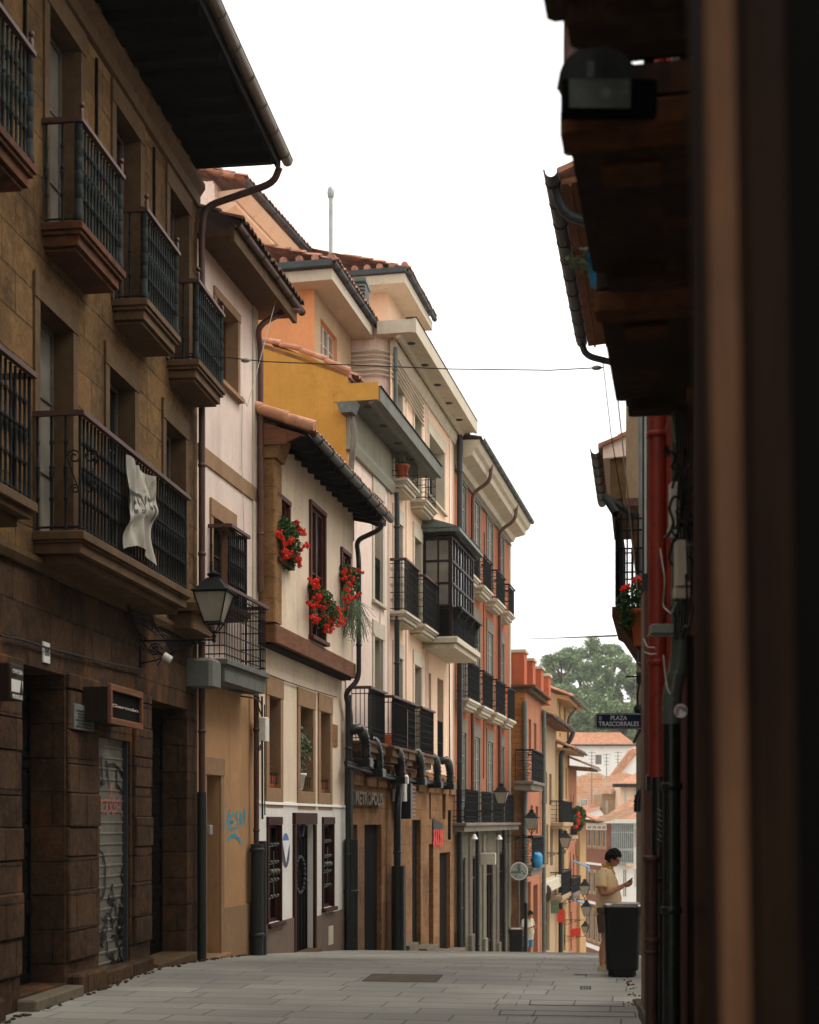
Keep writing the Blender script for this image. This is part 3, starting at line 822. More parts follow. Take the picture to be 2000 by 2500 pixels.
# balconies: top floor (window axes), long balcony below, first one cut by the frame
lay3 = [(.09, 0), (.05, .03), (.12, .07), (.05, .12)]
for i, (c, mat, lb) in enumerate(((13.78, 'slabrust', 'balcony with rust stained slab, cut by the photo edge'), (16.705, 'slabrust', 'balcony with rust stained slab'), (19.165, 'slab', 'balcony with flaking stone slab'), (21.69, 'slab', 'balcony next to the rusty downpipe'))):
    add_balcony(h1, B1, c - .79, c + .79, 0, .5, 9.12, 10.28, lay3, mat, 'turned', .112, .0175, 'iron', 'ironred', .05, True, .055, lb)
add_balcony(h1, B1, 15.64, 20.07, 0, .62, 5.46, 6.78, [(.1, 0), (.03, .03), (.12, .06), (.1, .16)], 'slab', 'turned', .122, .0175, 'irondark', 'ironred', .02, False, .05, 'long balcony with a torn banner')
add_balcony(h1, B1, 12.2, 14.29, 0, .62, 5.46, 6.76, [(.1, 0), (.08, .05), (.1, .16)], 'slab', 'turned', .122, .0175, 'irondark', 'ironred', .02, False, .05)
zz = B1.Z(470, 1457, .5)
part('stone_ledge', MB().bev(B1, 20.9, 22.3, -.05, .5, zz - .14, zz, .02).bev(B1, 21.0, 22.2, -.05, .38, zz - .4, zz - .143, .03), M['slab'], h1)
# scrolled iron ornament on the long balcony corner
orn = MB()
for sg in (-1, 1):
    orn.tube(scroll(B1, 15.66 + .0, 6.3, .09, 'o', .6 + sg * .1, 1.4, 12, sg), .011, 5); orn.tube(scroll(B1, 15.66, 5.93, .06, 'o', .6 + sg * .09, 1.4, 12, sg), .01, 5)
    orn.tube([B1.w(15.66, .6 + sg * .18, 6.28), B1.w(15.66, .6 + sg * .04, 5.9)], .01, 5)
part('iron_ornament', orn, M['irondark'], h1)
# eave
ev = MB(); ev.fbox(B1, -6, L1 + .02, -.2, 1.36, 12.78, 12.82)
u = -5.9
while u < L1:
    ev.prof_o(B1, [(u, 12.63), (u + .11, 12.63), (u + .11, 12.778), (u, 12.778)], -.1, 1.3); u += .52
for k in range(7): ev.fbox(B1, -6, L1, .12 + k * .18, .13 + k * .18, 12.766, 12.79)
ev.fbox(B1, -6, L1 + .02, 1.33, 1.38, 12.66, 12.86)
part('eave', ev, M['eavewood'], h1)
part('roof', roof_mb(B1, -6, L1 + .02, 1.42, 12.9, 6, .38), M['tiledark'], h1)
g1 = part('gutter', gutter_mb(B1, -6, L1 + .12, 1.39, 12.86, .085, 8, .8), M['gutterzinc'], h1)
P = [B1.at(683, 408, 1.42), B1.at(668, 447, 1.3), B1.at(500, 505, .16), B1.w(22.42, .12, 11.6), B1.w(22.42, .12, .0)]
P[3].z = B1.Z(480, 545, .12)
part('downpipe', pipe_mb(bend(P, 4, .2), .055, True, 10, 1.6), M['piperust'], h1)
part('casing_pipe', MB().tube([B1.w(22.42, .12, -.25), B1.w(22.42, .12, 2.6)], .075, 10), M['pipeblack'], h1)

# things fixed on the stone house
bx = thing('alarm_box', 'brown alarm box with white label beside the first doorway at the left edge', 'alarm box', B1.w(14.9, 0, 3.2))
u0, u1 = B1.U(27, .3), B1.U(56, .3); z1, z0 = B1.Z(30, 1618, .3), B1.Z(30, 1706, .3)
part('casing', MB().bev(B1, u0 - .03, u1 + .02, .02, .3, z0, z1, .015), M['darkwood'], bx)
pn = part('label_panel', MB().fbox(B1, u0 + .01, u1 - .01, .3, .304, z0 + .08, z1 - .17), M['whiteplastic'], bx)
H = z1 - z0
for t, f0, f1, m in (('CONECTADA', .85, .97, 'whiteplastic'), ('PROSEGUR', .02, .14, 'whiteplastic'), ('CON RESPUESTA\nALARMAS', .62, .76, 'blackpaint')):
    e = .62 if m == 'blackpaint' else 1
    part('lettering', text_mb(t, B1, u0 + .03, u0 + (u1 - u0) * e - .02, z0 + H * f0 - (.05 if f0 > .8 else 0), z0 + H * f1 - (.05 if f0 > .8 else 0), .305, .002), M[m], pn)
part('figure_mark', MB().prism([B1.w(u1 - .05, .306, z0 + H * .62), B1.w(u1 - .1, .306, z0 + H * .15), B1.w(u1 - .015, .306, z0 + H * .15)], [B1.w(u1 - .05, .309, z0 + H * .62), B1.w(u1 - .1, .309, z0 + H * .15), B1.w(u1 - .015, .309, z0 + H * .15)]), M['blackpaint'], pn)

np_ = thing('house_number_plate', 'white plate with the number 20 above the dark doorway', 'number plate', B1.w(B1.U(110), 0, B1.Z(110, 1620)))
u0, u1, z0, z1 = B1.U(103), B1.U(119), B1.Z(110, 1618), B1.Z(110, 1568)
part('plate', MB().bev(B1, u0, u1, .0, .02, z0, z1, .006), M['signwhite'], np_)
part('lettering', text_mb('20', B1, u0 + .03, u1 - .03, z0 + .08, z1 - .07, .0205, .003), M['blackpaint'], np_)
pq = thing('stone_plaque', 'grey engraved plaque on the pier right of the first doorway', 'plaque', B1.w(B1.U(200), 0, B1.Z(200, 1790)))
u0, u1, z0, z1 = B1.U(178, .06), B1.U(225, .06), B1.Z(200, 1783, .06), B1.Z(200, 1722, .06)
part('tablet', MB().bev(B1, u0, u1, .05, .085, z0, z1, .008), M['conc'], pq)
ins = MB(); random.seed(2)
for k in range(6):
    zz = z1 - .07 - k * (z1 - z0 - .08) / 6; u = u0 + .05 + random.choice((0, .06))
    while u < u1 - .1:
        e = u + random.uniform(.02, .07); ins.fbox(B1, u, min(e, u1 - .05), .0852, .087, zz - .025, zz); u = e + .012
part('inscription', ins, M['blackpaint'], pq)
sg = thing('shop_sign', 'brown framed box sign with faded script lettering above the roller shutter', 'shop sign', B1.w(18.5, 0, 3.2))
so = .42; u0, u1 = B1.U(270, so), B1.U(346, so); z1, z0 = B1.Z(270, 1672, so), B1.Z(270, 1762, so)
part('box', MB().fbox(B1, u0, u1, .0, so - .03, z0 + .02, z1 - .02), M['darkwood'], sg)
fm = MB(); fw = .06
fm.bev(B1, u0 - .02, u1 + .02, so - .03, so + .02, z1 - fw, z1 + .02, .015); fm.bev(B1, u0 - .02, u1 + .02, so - .03, so + .02, z0 - .02, z0 + fw, .015)
fm.fbox(B1, u0 - .02, u0 + fw * .6, so - .03, so + .015, z0 + fw, z1 - fw); fm.fbox(B1, u1 - fw * .6, u1 + .02, so - .03, so + .015, z0 + fw, z1 - fw)
part('frame', fm, M['beam'], sg)
sp = part('sign_face', MB().fbox(B1, u0 + .03, u1 - .03, so - .03, so - .02, z0 + fw, z1 - fw), M['doorblack'], sg)
lt = text_mb('Germán', B1, u0 + .1, u1 - .1, z0 + .2, z1 - .22, so - .019, .004)
part('lettering', lt, M['pale_st'], sp)

cam_ = thing('security_camera', 'white security camera with trailing cables under the long balcony', 'camera', B1.at(395, 1600, .3))
c0 = B1.at(400, 1600, .45); c1 = B1.at(418, 1612, .55)
part('housing', MB().tube([c0, c1], .055, 10), M['whiteplastic'], cam_)
part('mount', MB().tube([B1.at(372, 1578, .02), B1.at(385, 1590, .3), c0], .015, 6).tube([B1.at(375, 1600, .02), B1.at(385, 1625, .1), c0], .008, 5), M['irondark'], cam_)
bl = MB(); random.seed(3)
for k in range(7):
    a = B1.w(18.9 + random.uniform(-.3, .3), .05 + random.uniform(0, .08), 5.0 + random.uniform(-.15, .1)); pts = [a]
    for j in range(5): pts.append(pts[-1] + Vector((random.uniform(-.05, .1), random.uniform(.1, .3), random.uniform(-.18, .05))))
    bl.tube(pts, .014, 5)
single('cable_bundle', bl, M['cable'], 'black cables bunched under the end of the long stone balcony', 'cables')
put_lamp(B1, 19.6, 0, B1.Z(523, 1562, 1.08), 1.08, 'large lantern nearest the viewer, bracketed from the brown stone house', 1.0)

# torn banner on the long balcony
bn = thing('banner', 'crumpled white protest banner tied to the long iron balcony railing', 'banner', B1.w(17.4, .62, 5.3))
ua, ub = B1.U(307, .64), B1.U(377, .64); nn = 26; vs = []
def wave(a, b): return .05 * math.sin(a * 9 + b * 4) * (1 - b * .5) + .07 * math.exp(-((b - .55 + .3 * (a - .5)) / .09) ** 2) + .03 * math.sin(a * 17 - b * 9)
zt, zb = 6.68, 5.5
for j in range(nn + 1):
    for i in range(nn + 1):
        a, b = i / nn, j / nn; vs.append(B1.w(ua + (ub - ua) * (a + .03 * math.sin(b * 6)), .645 + wave(a, b) * .8, zt - .05 * math.sin(a * math.pi * 2) ** 2 * (1 - b) - (zt - zb) * b * (1 - .12 * math.sin(a * 3.1)) ))
cl = MB().add(vs, [(j * (nn + 1) + i, j * (nn + 1) + i + 1, (j + 1) * (nn + 1) + i + 1, (j + 1) * (nn + 1) + i) for j in range(nn) for i in range(nn)], True)
cp = part('cloth', cl, M['greyst'] if False else plaster('dirty_banner_cloth', 'a8a294', .15, .5, 3), bn)
for t, f0, f1, a0, a1 in (('NO', .04, .29, .55, .95), ('ESTE EDIFICIO', .33, .6, .03, .97)):
    L_ = text_mb(t, Fr((0, 0), 90), a0, a1, 1 - f1, 1 - f0, 0, .001)
    for p in L_.v:
        a, b = p.x, 1 - p.z
        q = B1.w(ua + (ub - ua) * (a + .03 * math.sin(b * 6)), .649 + wave(a, b) * .8, zt - .05 * math.sin(a * math.pi * 2) ** 2 * (1 - b) - (zt - zb) * b * (1 - .12 * math.sin(a * 3.1)))
        p.x, p.y, p.z = q.x, q.y, q.z
    part('lettering', L_, M['pale_st'] if t == 'NO' else M['conc'], cp)

# ================================================================== B2 : pink rendered house
h2 = thing('pink_house', 'narrow pink rendered house with brown lower wall beside the brown stone house', 'building', B2.w(1.7, 0, -.3))
wa, wb, wz1, wz0 = B2.U(527), B2.U(578), B2.Z(578, 785), B2.Z(578, 968)
zb2 = B2.Z(554, 1607, .5); zr2 = B2.Z(554, 1436, .5)
zm1, zmr = B2.Z(500, 1440, .45), B2.Z(512, 1246, .45)
ma, mb_ = B2.U(518), B2.U(568); mz = B2.Z(576, 1300)
da, db, dz1 = B2.U(500), B2.U(535), B2.Z(535, 1894)
hs = [(wa, wb, wz0, wz1, .3), (ma, mb_, zm1, mz, .3)]
zsp = zb2 - .05
part('wall', MB().wall(B2, 0, L2 - .003, zsp, 11.75, 0, hs).shell(B2, 0, L2 - .003, zsp, 11.75, 0, 7), M['pink'], h2)
part('ground_floor_wall', MB().wall(B2, 0, L2 - .003, -1.6, zsp, 0, [(da, db, -1.6, dz1, .45)]).shell(B2, 0, L2 - .003, -1.6, zsp, 0, 7, False), M['b2low'], h2)
add_window(h2, B2, wa, wb, wz0, wz1, 0, .26, 'brownwood', 'glass', 'sandst', 2, 2, .13, .03, True, .16)
add_window(h2, B2, ma, mb_, zm1, mz, 0, .26, 'brownwood', 'glass', 'sandst', 2, 2, .13, .03, False, .3)
z = B2.Z(479, 1118)
part('string_course', MB().prof_u(B2, [(0, z), (.03, z), (.03, z + .27), (0, z + .27)], .01, L2 - .01), M['sandst'], h2)
part('quoin_strip', MB().fbox(B2, L2 - .33, L2 - .02, .0, .03, zsp, 11.7), M['pale_st'], h2)
ds = part('door', MB().fbox(B2, da, db, -.5, -.44, -.9, dz1), M['darkwood'], h2)
part('stone_surround', surround_mb(B2, da, db, -.5, dz1, 0, .17, .04, False, .3), M['sandst'], ds)
part('door_step', MB().bev(B2, da - .18, db + .18, -.3, .16, -1.2, -.12, .02), M['sandst'], h2)
part('plinth', MB().bev(B2, db + .2, L2 - .35, -.02, .03, -1.2, B2.Z(560, 2213), .01), M['sandst'], h2)
g = MB(); gp = lambda p: pxs(B2, p, .004)
for k, pts in enumerate(([(548, 1972), (546, 2030), (553, 2005), (556, 2000), (560, 1975), (558, 2028)], [(572, 1988), (564, 1990), (563, 2008), (570, 2006), (563, 2010), (564, 2026), (572, 2022)], [(582, 1982), (575, 1990), (582, 2003), (579, 2020), (574, 2022)], [(584, 2022), (588, 1982), (592, 2018)], [(585, 2005), (592, 2003)], [(596, 1975), (597, 2010)], [(593, 1990), (601, 1988)], [(556, 2052), (565, 2041), (576, 2040), (586, 2052), (588, 2060)])):
    stroke(g, B2, gp(pts), .004 + .0005 * k, .05 if k < 7 else .07, 5, .15)
part('graffiti', g, M['bluepaint'], h2)
part('intercom', MB().bev(B2, da - .02, da + .12, .045, .1, B2.Z(505, 2037), B2.Z(505, 2014), .01), M['greyplastic'], h2)
add_balcony(h2, B2, .52, 1.62, 0, .42, zm1, zmr, [(.1, 0), (.06, .04)], 'slab', 'turned', .105, .016, 'irondark', 'ironred', .02, False, .045)
add_balcony(h2, B2, -.02, 2.45, 0, .52, zb2, zr2, [(.09, 0), (.28, .06)], 'conc', 'rows', .085, .0085, 'irondark', 'ironred', .02, False, .05, 'low balcony on a grey concrete slab')
part('corner_block', MB().bev(B2, -.62, -.1, -.0, .45, zb2 - .5, zb2 - .05, .05), M['conc'], h2)
# eave of B2
zE = B2.Z(575, 565, .62)
ev = MB().fbox(B2, -.02, L2 + .45, -.1, .6, zE - .1, zE); ev.fbox(B2, -.03, L2 + .47, .56, .64, zE - .2, zE + .04)
part('eave', ev, M['b1trim'], h2)
part('roof', tile_mb(B2, -.05, L2 + .5, .78, zE + .1, 3.5, .4, .22, 4), M['tiledark'], h2)
part('gutter', gutter_mb(B2, -.05, L2 + .62, .64, zE + .06, .06, 7, .9), M['piperust'], h2)
P = [B2.w(L2 + .35, .7, zE), B2.at(712, 752, .62), B2.at(628, 796, .1), B2.w(L2 - .1, .1, 9), B2.w(L2 - .1, .1, B2.Z(628, 1440, .1))]
P[3].z = B2.Z(622, 830, .1)
part('downpipe', pipe_mb(bend(P, 4, .25), .055, True), M['pipebrown'], h2)
P = [B2.w(L2 - .45, .12, zsp), B2.w(L2 - .45, .12, -.8)]
part('downpipe', pipe_mb(P, .05, True), M['piperust'], h2)
zc = B2.Z(600, 2062, .15)
part('pipe_casing', MB().tube([B2.w(L2 - .55, .16, -1.2), B2.w(L2 - .55, .16, zc)], .12, 12).tube([B2.w(L2 - .22, .15, -1.2), B2.w(L2 - .22, .15, zc + .05)], .1, 12).lathe(B2.w(L2 - .55, .16, zc - 1.7), [(.12, 0), (.14, .01), (.14, .07), (.12, .08)], 12).lathe(B2.w(L2 - .55, .16, zc - .15), [(.12, 0), (.14, .01), (.14, .07), (.12, .08)], 12), M['pipeblack'], h2)
jb = thing('junction_box', 'white junction box with looping black cables at the edge of the cream house', 'junction box', B2.at(635, 1810, .2))
a = B3.U(636, .16); part('cover', MB().bev(B3, a - .12, a + .1, .08, .3, B3.Z(636, 1809, .2), B3.Z(636, 1750, .2), .02), M['whiteplastic'], jb)
part('cables', MB().tube(bend([B3.w(a, .2, B3.Z(636, 1750, .2)), B3.at(628, 1720, .2), B3.at(634, 1700, .2), B2.at(600, 1690, .2), B2.at(560, 1685, .2)], 5, .2), .016, 6).tube(bend([B3.w(a, .2, B3.Z(636, 1750, .2)), B3.at(640, 1715, .25), B3.at(625, 1705, .25), B2.at(590, 1700, .25)], 5, .2), .014, 6).tube(bend([B3.w(a - .05, .22, B3.Z(636, 1809, .2)), B3.at(630, 1830, .22), B3.at(636, 1832, .22), B3.at(640, 1805, .22)], 5, .1), .014, 6), M['cable'], jb)
gr = MB().tube([B3.at(646, 1720, .1), B3.at(647, 1990, .1)], .012, 5).tube([B3.at(640, 1700, .1), B3.at(641, 2000, .1)], .02, 6)
single('wall_cable', gr, M['cable'], 'thin black cables running down the near corner of the cream house', 'cables')

# taller pink block behind B2
hb = thing('pink_block', 'pale pink taller block with banded orange cornice rising behind the pink house', 'building', (-9.5, 40, 0))
c = pix(520, 700, 40.0); FB = Fr((c.x, c.y), 8.85)
ua, ub = 0, FB.U(755, .7)
zt = FB.Z(606, 470, .75)
part('wall', MB()  .wall(FB, ua, ub, 3, zt + .1, 0, []).shell(FB, ua, ub, 3, zt + .1, 0, 9), M['pinkb4'], hb)
gb = [FB.w(ua - .02, .05, 9), FB.w(ua - .02, .05, zt), FB.w(ua - .02, -7, zt + 2.6), FB.w(ua - .02, -7, 9)]
part('gable_wall', MB().prism(gb, [p + Vector((.02, .3, 0)) for p in gb]), M['pinkb4'], hb)
cn = MB(); cn.prof_u(FB, [(0, zt - .75), (.12, zt - .75), (.55, zt - .52), (.55, zt - .42), (0, zt - .42)], ua + .3, ub - .15); cn.prof_u(FB, [(0, zt - .4), (.6, zt - .4), (.84, zt - .16), (.84, zt - .08), (0, zt - .08)], ua + .3, ub - .1)
part('cornice', cn, M['peach'], hb)
part('roof', tile_mb(FB, ua - .1, ub, 1.05, zt + .03, 5, .36, .24, 3), M['tile'], hb)
part('gutter', gutter_mb(FB, ua, ub + .05, .9, zt + .02, .07, 7, .9), M['gutterdark'], hb)
vt = MB(); n = 12
for i in range(n):
    a, b = i / n, (i + 1) / n; vt.tube([FB.w(ua - .06, .7 - 7.5 * a, zt + .12 + 2.9 * a), FB.w(ua - .06, .7 - 7.5 * b, zt + .07 + 2.9 * b)], .07, 8)
part('verge_tiles', vt, M['tile'], hb)

# ================================================================== B3 : cream house
h3 = thing('cream_house', 'cream two storey house with brown timber beam, red geraniums and white ground floor', 'building', B3.w(3.7, 0, -.8))
JO = .28
zJ = B3.Z(667, 1521, JO); zJb = B3.Z(667, 1567, JO)
W = {}
def rect(fr, px0, px1, pyt, pyb, o=0.0, pxr=None):
    x = pxr or px1
    return fr.U(px0, o), fr.U(px1, o), fr.Z(x, pyb, o), fr.Z(x, pyt, o)
w1 = rect(B3, 674, 702, 1236, 1380, JO); w2 = rect(B3, 757, 790, 1262, 1568, JO); w3 = rect(B3, 833, 851, 1362, 1500, JO)
u3e = B3.U(862, JO)
part('upper_wall', MB().wall(B3, .35, u3e, zJ - .02, 9.75, JO, [w + (.1,) for w in (w1, w2, w3)]).shell(B3, .35, u3e, zJ - .02, 9.75, JO, 7, False), M['cream'], h3)
for w in (w1, w2, w3):
    add_window(h3, B3, *w, JO, .08, 'brownwood', 'glass', 'brownwood', 2, 1, .09, .05, True, .1)
rl = MB()
for k in range(8): u = w2[0] + .06 + k * (w2[1] - w2[0] - .12) / 7; rl.tube([B3.w(u, JO - .05, w2[2] + .05), B3.w(u, JO - .05, w2[2] + 1.15)], .012, 5)
rl.tube([B3.w(w2[0], JO - .05, w2[2] + 1.15), B3.w(w2[1], JO - .05, w2[2] + 1.15)], .02, 5)
part('window_railing', rl, M['irondark'], h3)
part('timber_beam', MB().bev(B3, .1, u3e + .08, -.1, JO + .06, zJb, zJ, .03), M['beam'], h3)
part('beam_shadow_strip', MB().fbox(B3, .12, u3e, -.05, JO - .04, zJb - .05, zJb - .002), M['eavewood'], h3)  # black strip standing in for the shadow under the beam
part('stone_pier', MB().bev(B3, .02, .52, -.02, .34, zJ + .02, 8.9, .03).prof_u(B3, [(0, 8.9), (.38, 8.9), (.5, 9.25), (.5, 9.4), (0, 9.4)], -.02, .56), M['pier'], h3)
# lower floors
zw = B3.Z(624, 1960); zp = B3.Z(624, 2263)
lw = [rect(B3, 655, 682, 1706, 1925), rect(B3, 731, 762, 1733, 1934), rect(B3, 781, 804, 1743, 1937)]
gw = [rect(B3, 650, 681, 2014, 2248), rect(B3, 716, 762, 2010, 2330), rect(B3, 785, 810, 2012, 2212)]
gw[1] = (gw[1][0], gw[1][1], -1.4, gw[1][3])
L3e = L3 - .15
part('wall', MB().wall(B3, 0, L3e, zw, zJb - .04, 0, [w + (.42,) for w in lw]).shell(B3, 0, L3e, zw, zJb - .04, 0, 7, False), M['cream'], h3)
part('white_lower_wall', MB().wall(B3, 0, L3e, zp - .4, zw, 0.02, [w + (.13,) for w in gw]).shell(B3, 0, L3e, zp - .4, zw, 0, 7, False), M['white'], h3)
part('ledge', MB().prof_u(B3, [(0, zw - .02), (.05, zw - .02), (.035, zw + .03), (0, zw + .04)], 0, L3e), M['white'], h3)
pb = MB()
zpr = B3.Z(829, 2221)
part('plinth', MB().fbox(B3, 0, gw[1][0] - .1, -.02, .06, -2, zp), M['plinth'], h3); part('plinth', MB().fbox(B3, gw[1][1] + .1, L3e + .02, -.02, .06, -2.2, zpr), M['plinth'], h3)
for w, e in zip(lw, range(3)):
    add_window(h3, B3, *w, 0, .4, 'brownwood', 'glass', 'sandst', 2, 1, .2, .03, False, .38, bottom=True)
for k in (0, 2):
    w = gw[k]; ww = add_window(h3, B3, *w, .02, .12, 'redwood', 'glass', 'redwood', 1, 0, .05, .04, True, .16)
    gg = MB(); random.seed(5 + k); cu = (w[0] + w[1]) / 2
    for zc_ in (.25, .42, .5, .6, .78):
        z = w[2] + (w[3] - w[2]) * zc_
        gg.tube([B3.w(w[0] + .1, .02, z), B3.w(w[1] - .15, .02, z + .02)], .012, 5)
        for j in range(3):
            gg.ball(B3.w(w[0] + .25 + j * .22, .03, z + .04), .06 if zc_ == .5 else .035, 8, 5)
    gg.tube([B3.w(cu, .02, w[2] + .5), B3.w(cu, .02, w[3] - .5)], .012, 5)
    part('window_ornament', gg, M['pipegrey'], ww)
dw = gw[1]
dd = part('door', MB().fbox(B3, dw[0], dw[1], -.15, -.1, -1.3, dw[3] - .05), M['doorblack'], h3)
dt = MB()
for k in range(6): u = dw[0] + (dw[1] - dw[0]) * (k + .5) / 6; dt.fbox(B3, u - .01, u + .01, -.1, -.085, -.8, dw[3] - .2)
part('door_boards', dt, M['doorblack'], dd)
part('casing', surround_mb(B3, dw[0], dw[1], -1.2, dw[3] - .02, .02, .13, .06, False, .24), M['redwood'], dd)
wr = MB(); uc = (dw[0] + dw[1]) / 2
for i in range(22):
    a = i / 22 * 2 * math.pi; p = B3.w(uc + .38 * math.cos(a), -.06, 1.0 + .38 * math.sin(a)); wr.ball(p, .04, 6, 4)
for sx in (-1, 1): wr.tube([B3.w(uc + sx * .1, -.06, 2.5), B3.w(uc + sx * .3, -.05, 2.1), B3.w(uc + sx * .12, -.06, 1.8)], .05, 6)
wr.tube([B3.w(uc - .4, -.04, 2.62), B3.w(uc, -.02, 2.5), B3.w(uc + .4, -.04, 2.66)], .03, 6)
part('door_wreath', wr, M['gutterdark'], dd)
part('door_step', MB().bev(B3, dw[0] - .12, dw[1] + .12, -.1, .2, -1.6, B3.Z(740, 2322), .02), M['b1trim'], h3)
st_ = thing('wall_sticker', 'oval blue and purple emblem on a pale board between the shop window and the door', 'sign', B3.at(693, 2130, .03))
u0, u1, z0, z1 = B3.U(684), B3.U(704), B3.Z(693, 2124), B3.Z(693, 2029)
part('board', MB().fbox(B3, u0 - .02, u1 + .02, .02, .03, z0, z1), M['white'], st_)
def disc(fr, u, z, ru, rz, o, a0=0, a1=2 * math.pi, n=24, t=.003):
    P = [(u + ru * math.cos(a0 + (a1 - a0) * i / n), z + rz * math.sin(a0 + (a1 - a0) * i / n)) for i in range(n + 1)]
    return MB().prism([fr.w(x, o, y) for x, y in P], [fr.w(x, o + t, y) for x, y in P])
um, zm = (u0 + u1) / 2, (z0 + z1) / 2; rz = (z1 - z0) * .45; ru = (u1 - u0) * .48
part('emblem', disc(B3, um, zm, ru, rz, .031), plain('emblem_violet', '3d3552', .5), st_)
part('emblem', disc(B3, um, zm, ru * .97, rz * .97, .034, math.pi * .08, math.pi * .92), plain('emblem_blue', '3b66a5', .5), st_)
part('emblem', MB().prism([B3.w(um - ru * .95, .0385, zm + .2), B3.w(um, .0385, zm - .25), B3.w(um + ru * .95, .0385, zm + .2)], [B3.w(um - ru * .95, .041, zm + .2), B3.w(um, .041, zm - .25), B3.w(um + ru * .95, .041, zm + .2)]), M['signwhite'], st_)
part('meter_cover', MB().bev(B3, B3.U(795), B3.U(806), .06, .08, B3.Z(800, 2306), B3.Z(800, 2261), .01).fbox(B3, B3.U(797), B3.U(804), .08, .088, B3.Z(800, 2300), B3.Z(800, 2268)), M['pale_st'], h3)
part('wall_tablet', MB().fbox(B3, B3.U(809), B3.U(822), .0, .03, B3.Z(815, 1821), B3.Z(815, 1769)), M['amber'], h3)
# eave of B3
zE = B3.Z(736, 1047, 1.0)
ev = MB(); ev.prof_u(B3, [(-.2, zE + .4), (.98, zE + .02), (.98, zE - .01), (-.2, zE + .37)], 0, L3 + .0)
u = .06
while u < L3:
    ev.prism([B3.w(u, -.1, zE + .12), B3.w(u, .55, zE - .02), B3.w(u, .72, zE - .1), B3.w(u, .95, zE - .1), B3.w(u, .96, zE), B3.w(u, -.1, zE + .34)], [B3.w(u + .1, -.1, zE + .12), B3.w(u + .1, .55, zE - .02), B3.w(u + .1, .72, zE - .1), B3.w(u + .1, .95, zE - .1), B3.w(u + .1, .96, zE), B3.w(u + .1, -.1, zE + .34)]); u += .53
part('eave', ev, M['eavewood'], h3)
part('eave_beam', MB().prism([B3.w(-.08, -.2, zE + .1), B3.w(-.08, .6, zE - .08), B3.w(-.08, .85, zE + .02), B3.w(-.08, .95, zE + .02), B3.w(-.08, -.2, zE + .42)], [B3.w(.0, -.2, zE + .1), B3.w(.0, .6, zE - .08), B3.w(.0, .85, zE + .02), B3.w(.0, .95, zE + .02), B3.w(.0, -.2, zE + .42)]).fbox(B3, -.1, .0, -.2, .6, zE - .12, zE + .08), M['beam'], h3)
part('roof', tile_mb(B3, -.12, L3 - .02, 1.12, zE + .06, 6.5, .38, .23, 5), M['tile'], h3)
vt = MB()
for i in range(12): vt.tube([B3.w(-.16, 1.15 - i * .5, zE + .16 + i * .5 * .38), B3.w(-.16, .6 - i * .5, zE + .13 + (i + 1.1) * .5 * .38)], .1, 8)
part('verge_tiles', vt, M['tilefar'], h3)
part('gutter', gutter_mb(B3, -.1, L3 + .02, 1.0, zE + .04, .085, 8, .9), M['pipeblack'], h3)
P = [B3.at(934, 1272, 1.08), B3.at(930, 1292, 1.0), B3.at(870, 1320, .3), B3.w(B3.U(864, .3) , .42, 5), B3.w(B3.U(864, .3), .42, B3.Z(864, 1655, .42)), B3.at(842, 1692, .14), B3.w(L3 - .14, .14, 2), B3.w(L3 - .14, .14, -2.4)]
P[3].z = B3.Z(864, 1350, .42); P[6].z = B3.Z(840, 1730, .14)
part('downpipe', pipe_mb(bend(P, 4, .22), .06, True), M['pipeblack'], h3)
part('downpipe', pipe_mb([B3.w(L3 - .45, .16, B3.Z(832, 1690, .16)), B3.w(L3 - .45, .16, -2.4)], .07, True, 10, 3), M['pipeblack'], h3)
part('pipe_casing', MB().tube([B3.w(L3 - .3, .2, -2.4), B3.w(L3 - .3, .2, B3.Z(838, 2050, .2))], .17, 14).lathe(B3.w(L3 - .3, .2, B3.Z(838, 2184, .2)), [(.17, 0), (.19, .01), (.19, .06), (.17, .07)], 14), M['pipeblack'], h3)
# window boxes & geraniums
o = JO + .1
geranium(B3, [(690, 1300, .3), (698, 1335, .32), (705, 1365, .2), (718, 1295, .14)], [(718, 1281), (740, 1295), (736, 1341), (743, 1333), (702, 1322), (708, 1326), (690, 1320), (730, 1362), (731, 1375), (705, 1355), (715, 1350), (683, 1297), (722, 1358), (696, 1352), (735, 1303), (712, 1312)], 'red geranium filling the small square window under the black eave', o)
geranium(B3, [(772, 1460, .28), (785, 1480, .34), (800, 1500, .28), (775, 1505, .25), (765, 1430, .14)], [(770, 1418), (774, 1424), (776, 1432), (764, 1421), (775, 1452), (781, 1456), (790, 1458), (786, 1468), (796, 1468), (800, 1476), (778, 1480), (772, 1472), (792, 1484), (784, 1486), (803, 1490), (812, 1488), (818, 1500), (822, 1505), (768, 1508), (775, 1512), (784, 1510), (795, 1514), (806, 1518), (812, 1524), (800, 1528), (808, 1535), (765, 1480), (826, 1488), (800, 1542), (758, 1476), (830, 1518), (815, 1510)], 'large spray of red geraniums spilling from the tall window above the beam', o)
geranium(B3, [(842, 1400, .22), (852, 1420, .28), (845, 1455, .22), (862, 1400, .15)], [(843, 1390), (848, 1396), (856, 1398), (872, 1393), (878, 1395), (843, 1410), (860, 1412), (862, 1420), (852, 1425), (850, 1440), (846, 1460), (856, 1462), (864, 1458), (870, 1455), (848, 1470), (862, 1467), (838, 1488), (832, 1500), (836, 1520)], 'red geranium in the third upper window, beside the black downpipe', o)
hg = MB(); random.seed(21)
base = B3.at(855, 1475, .45)
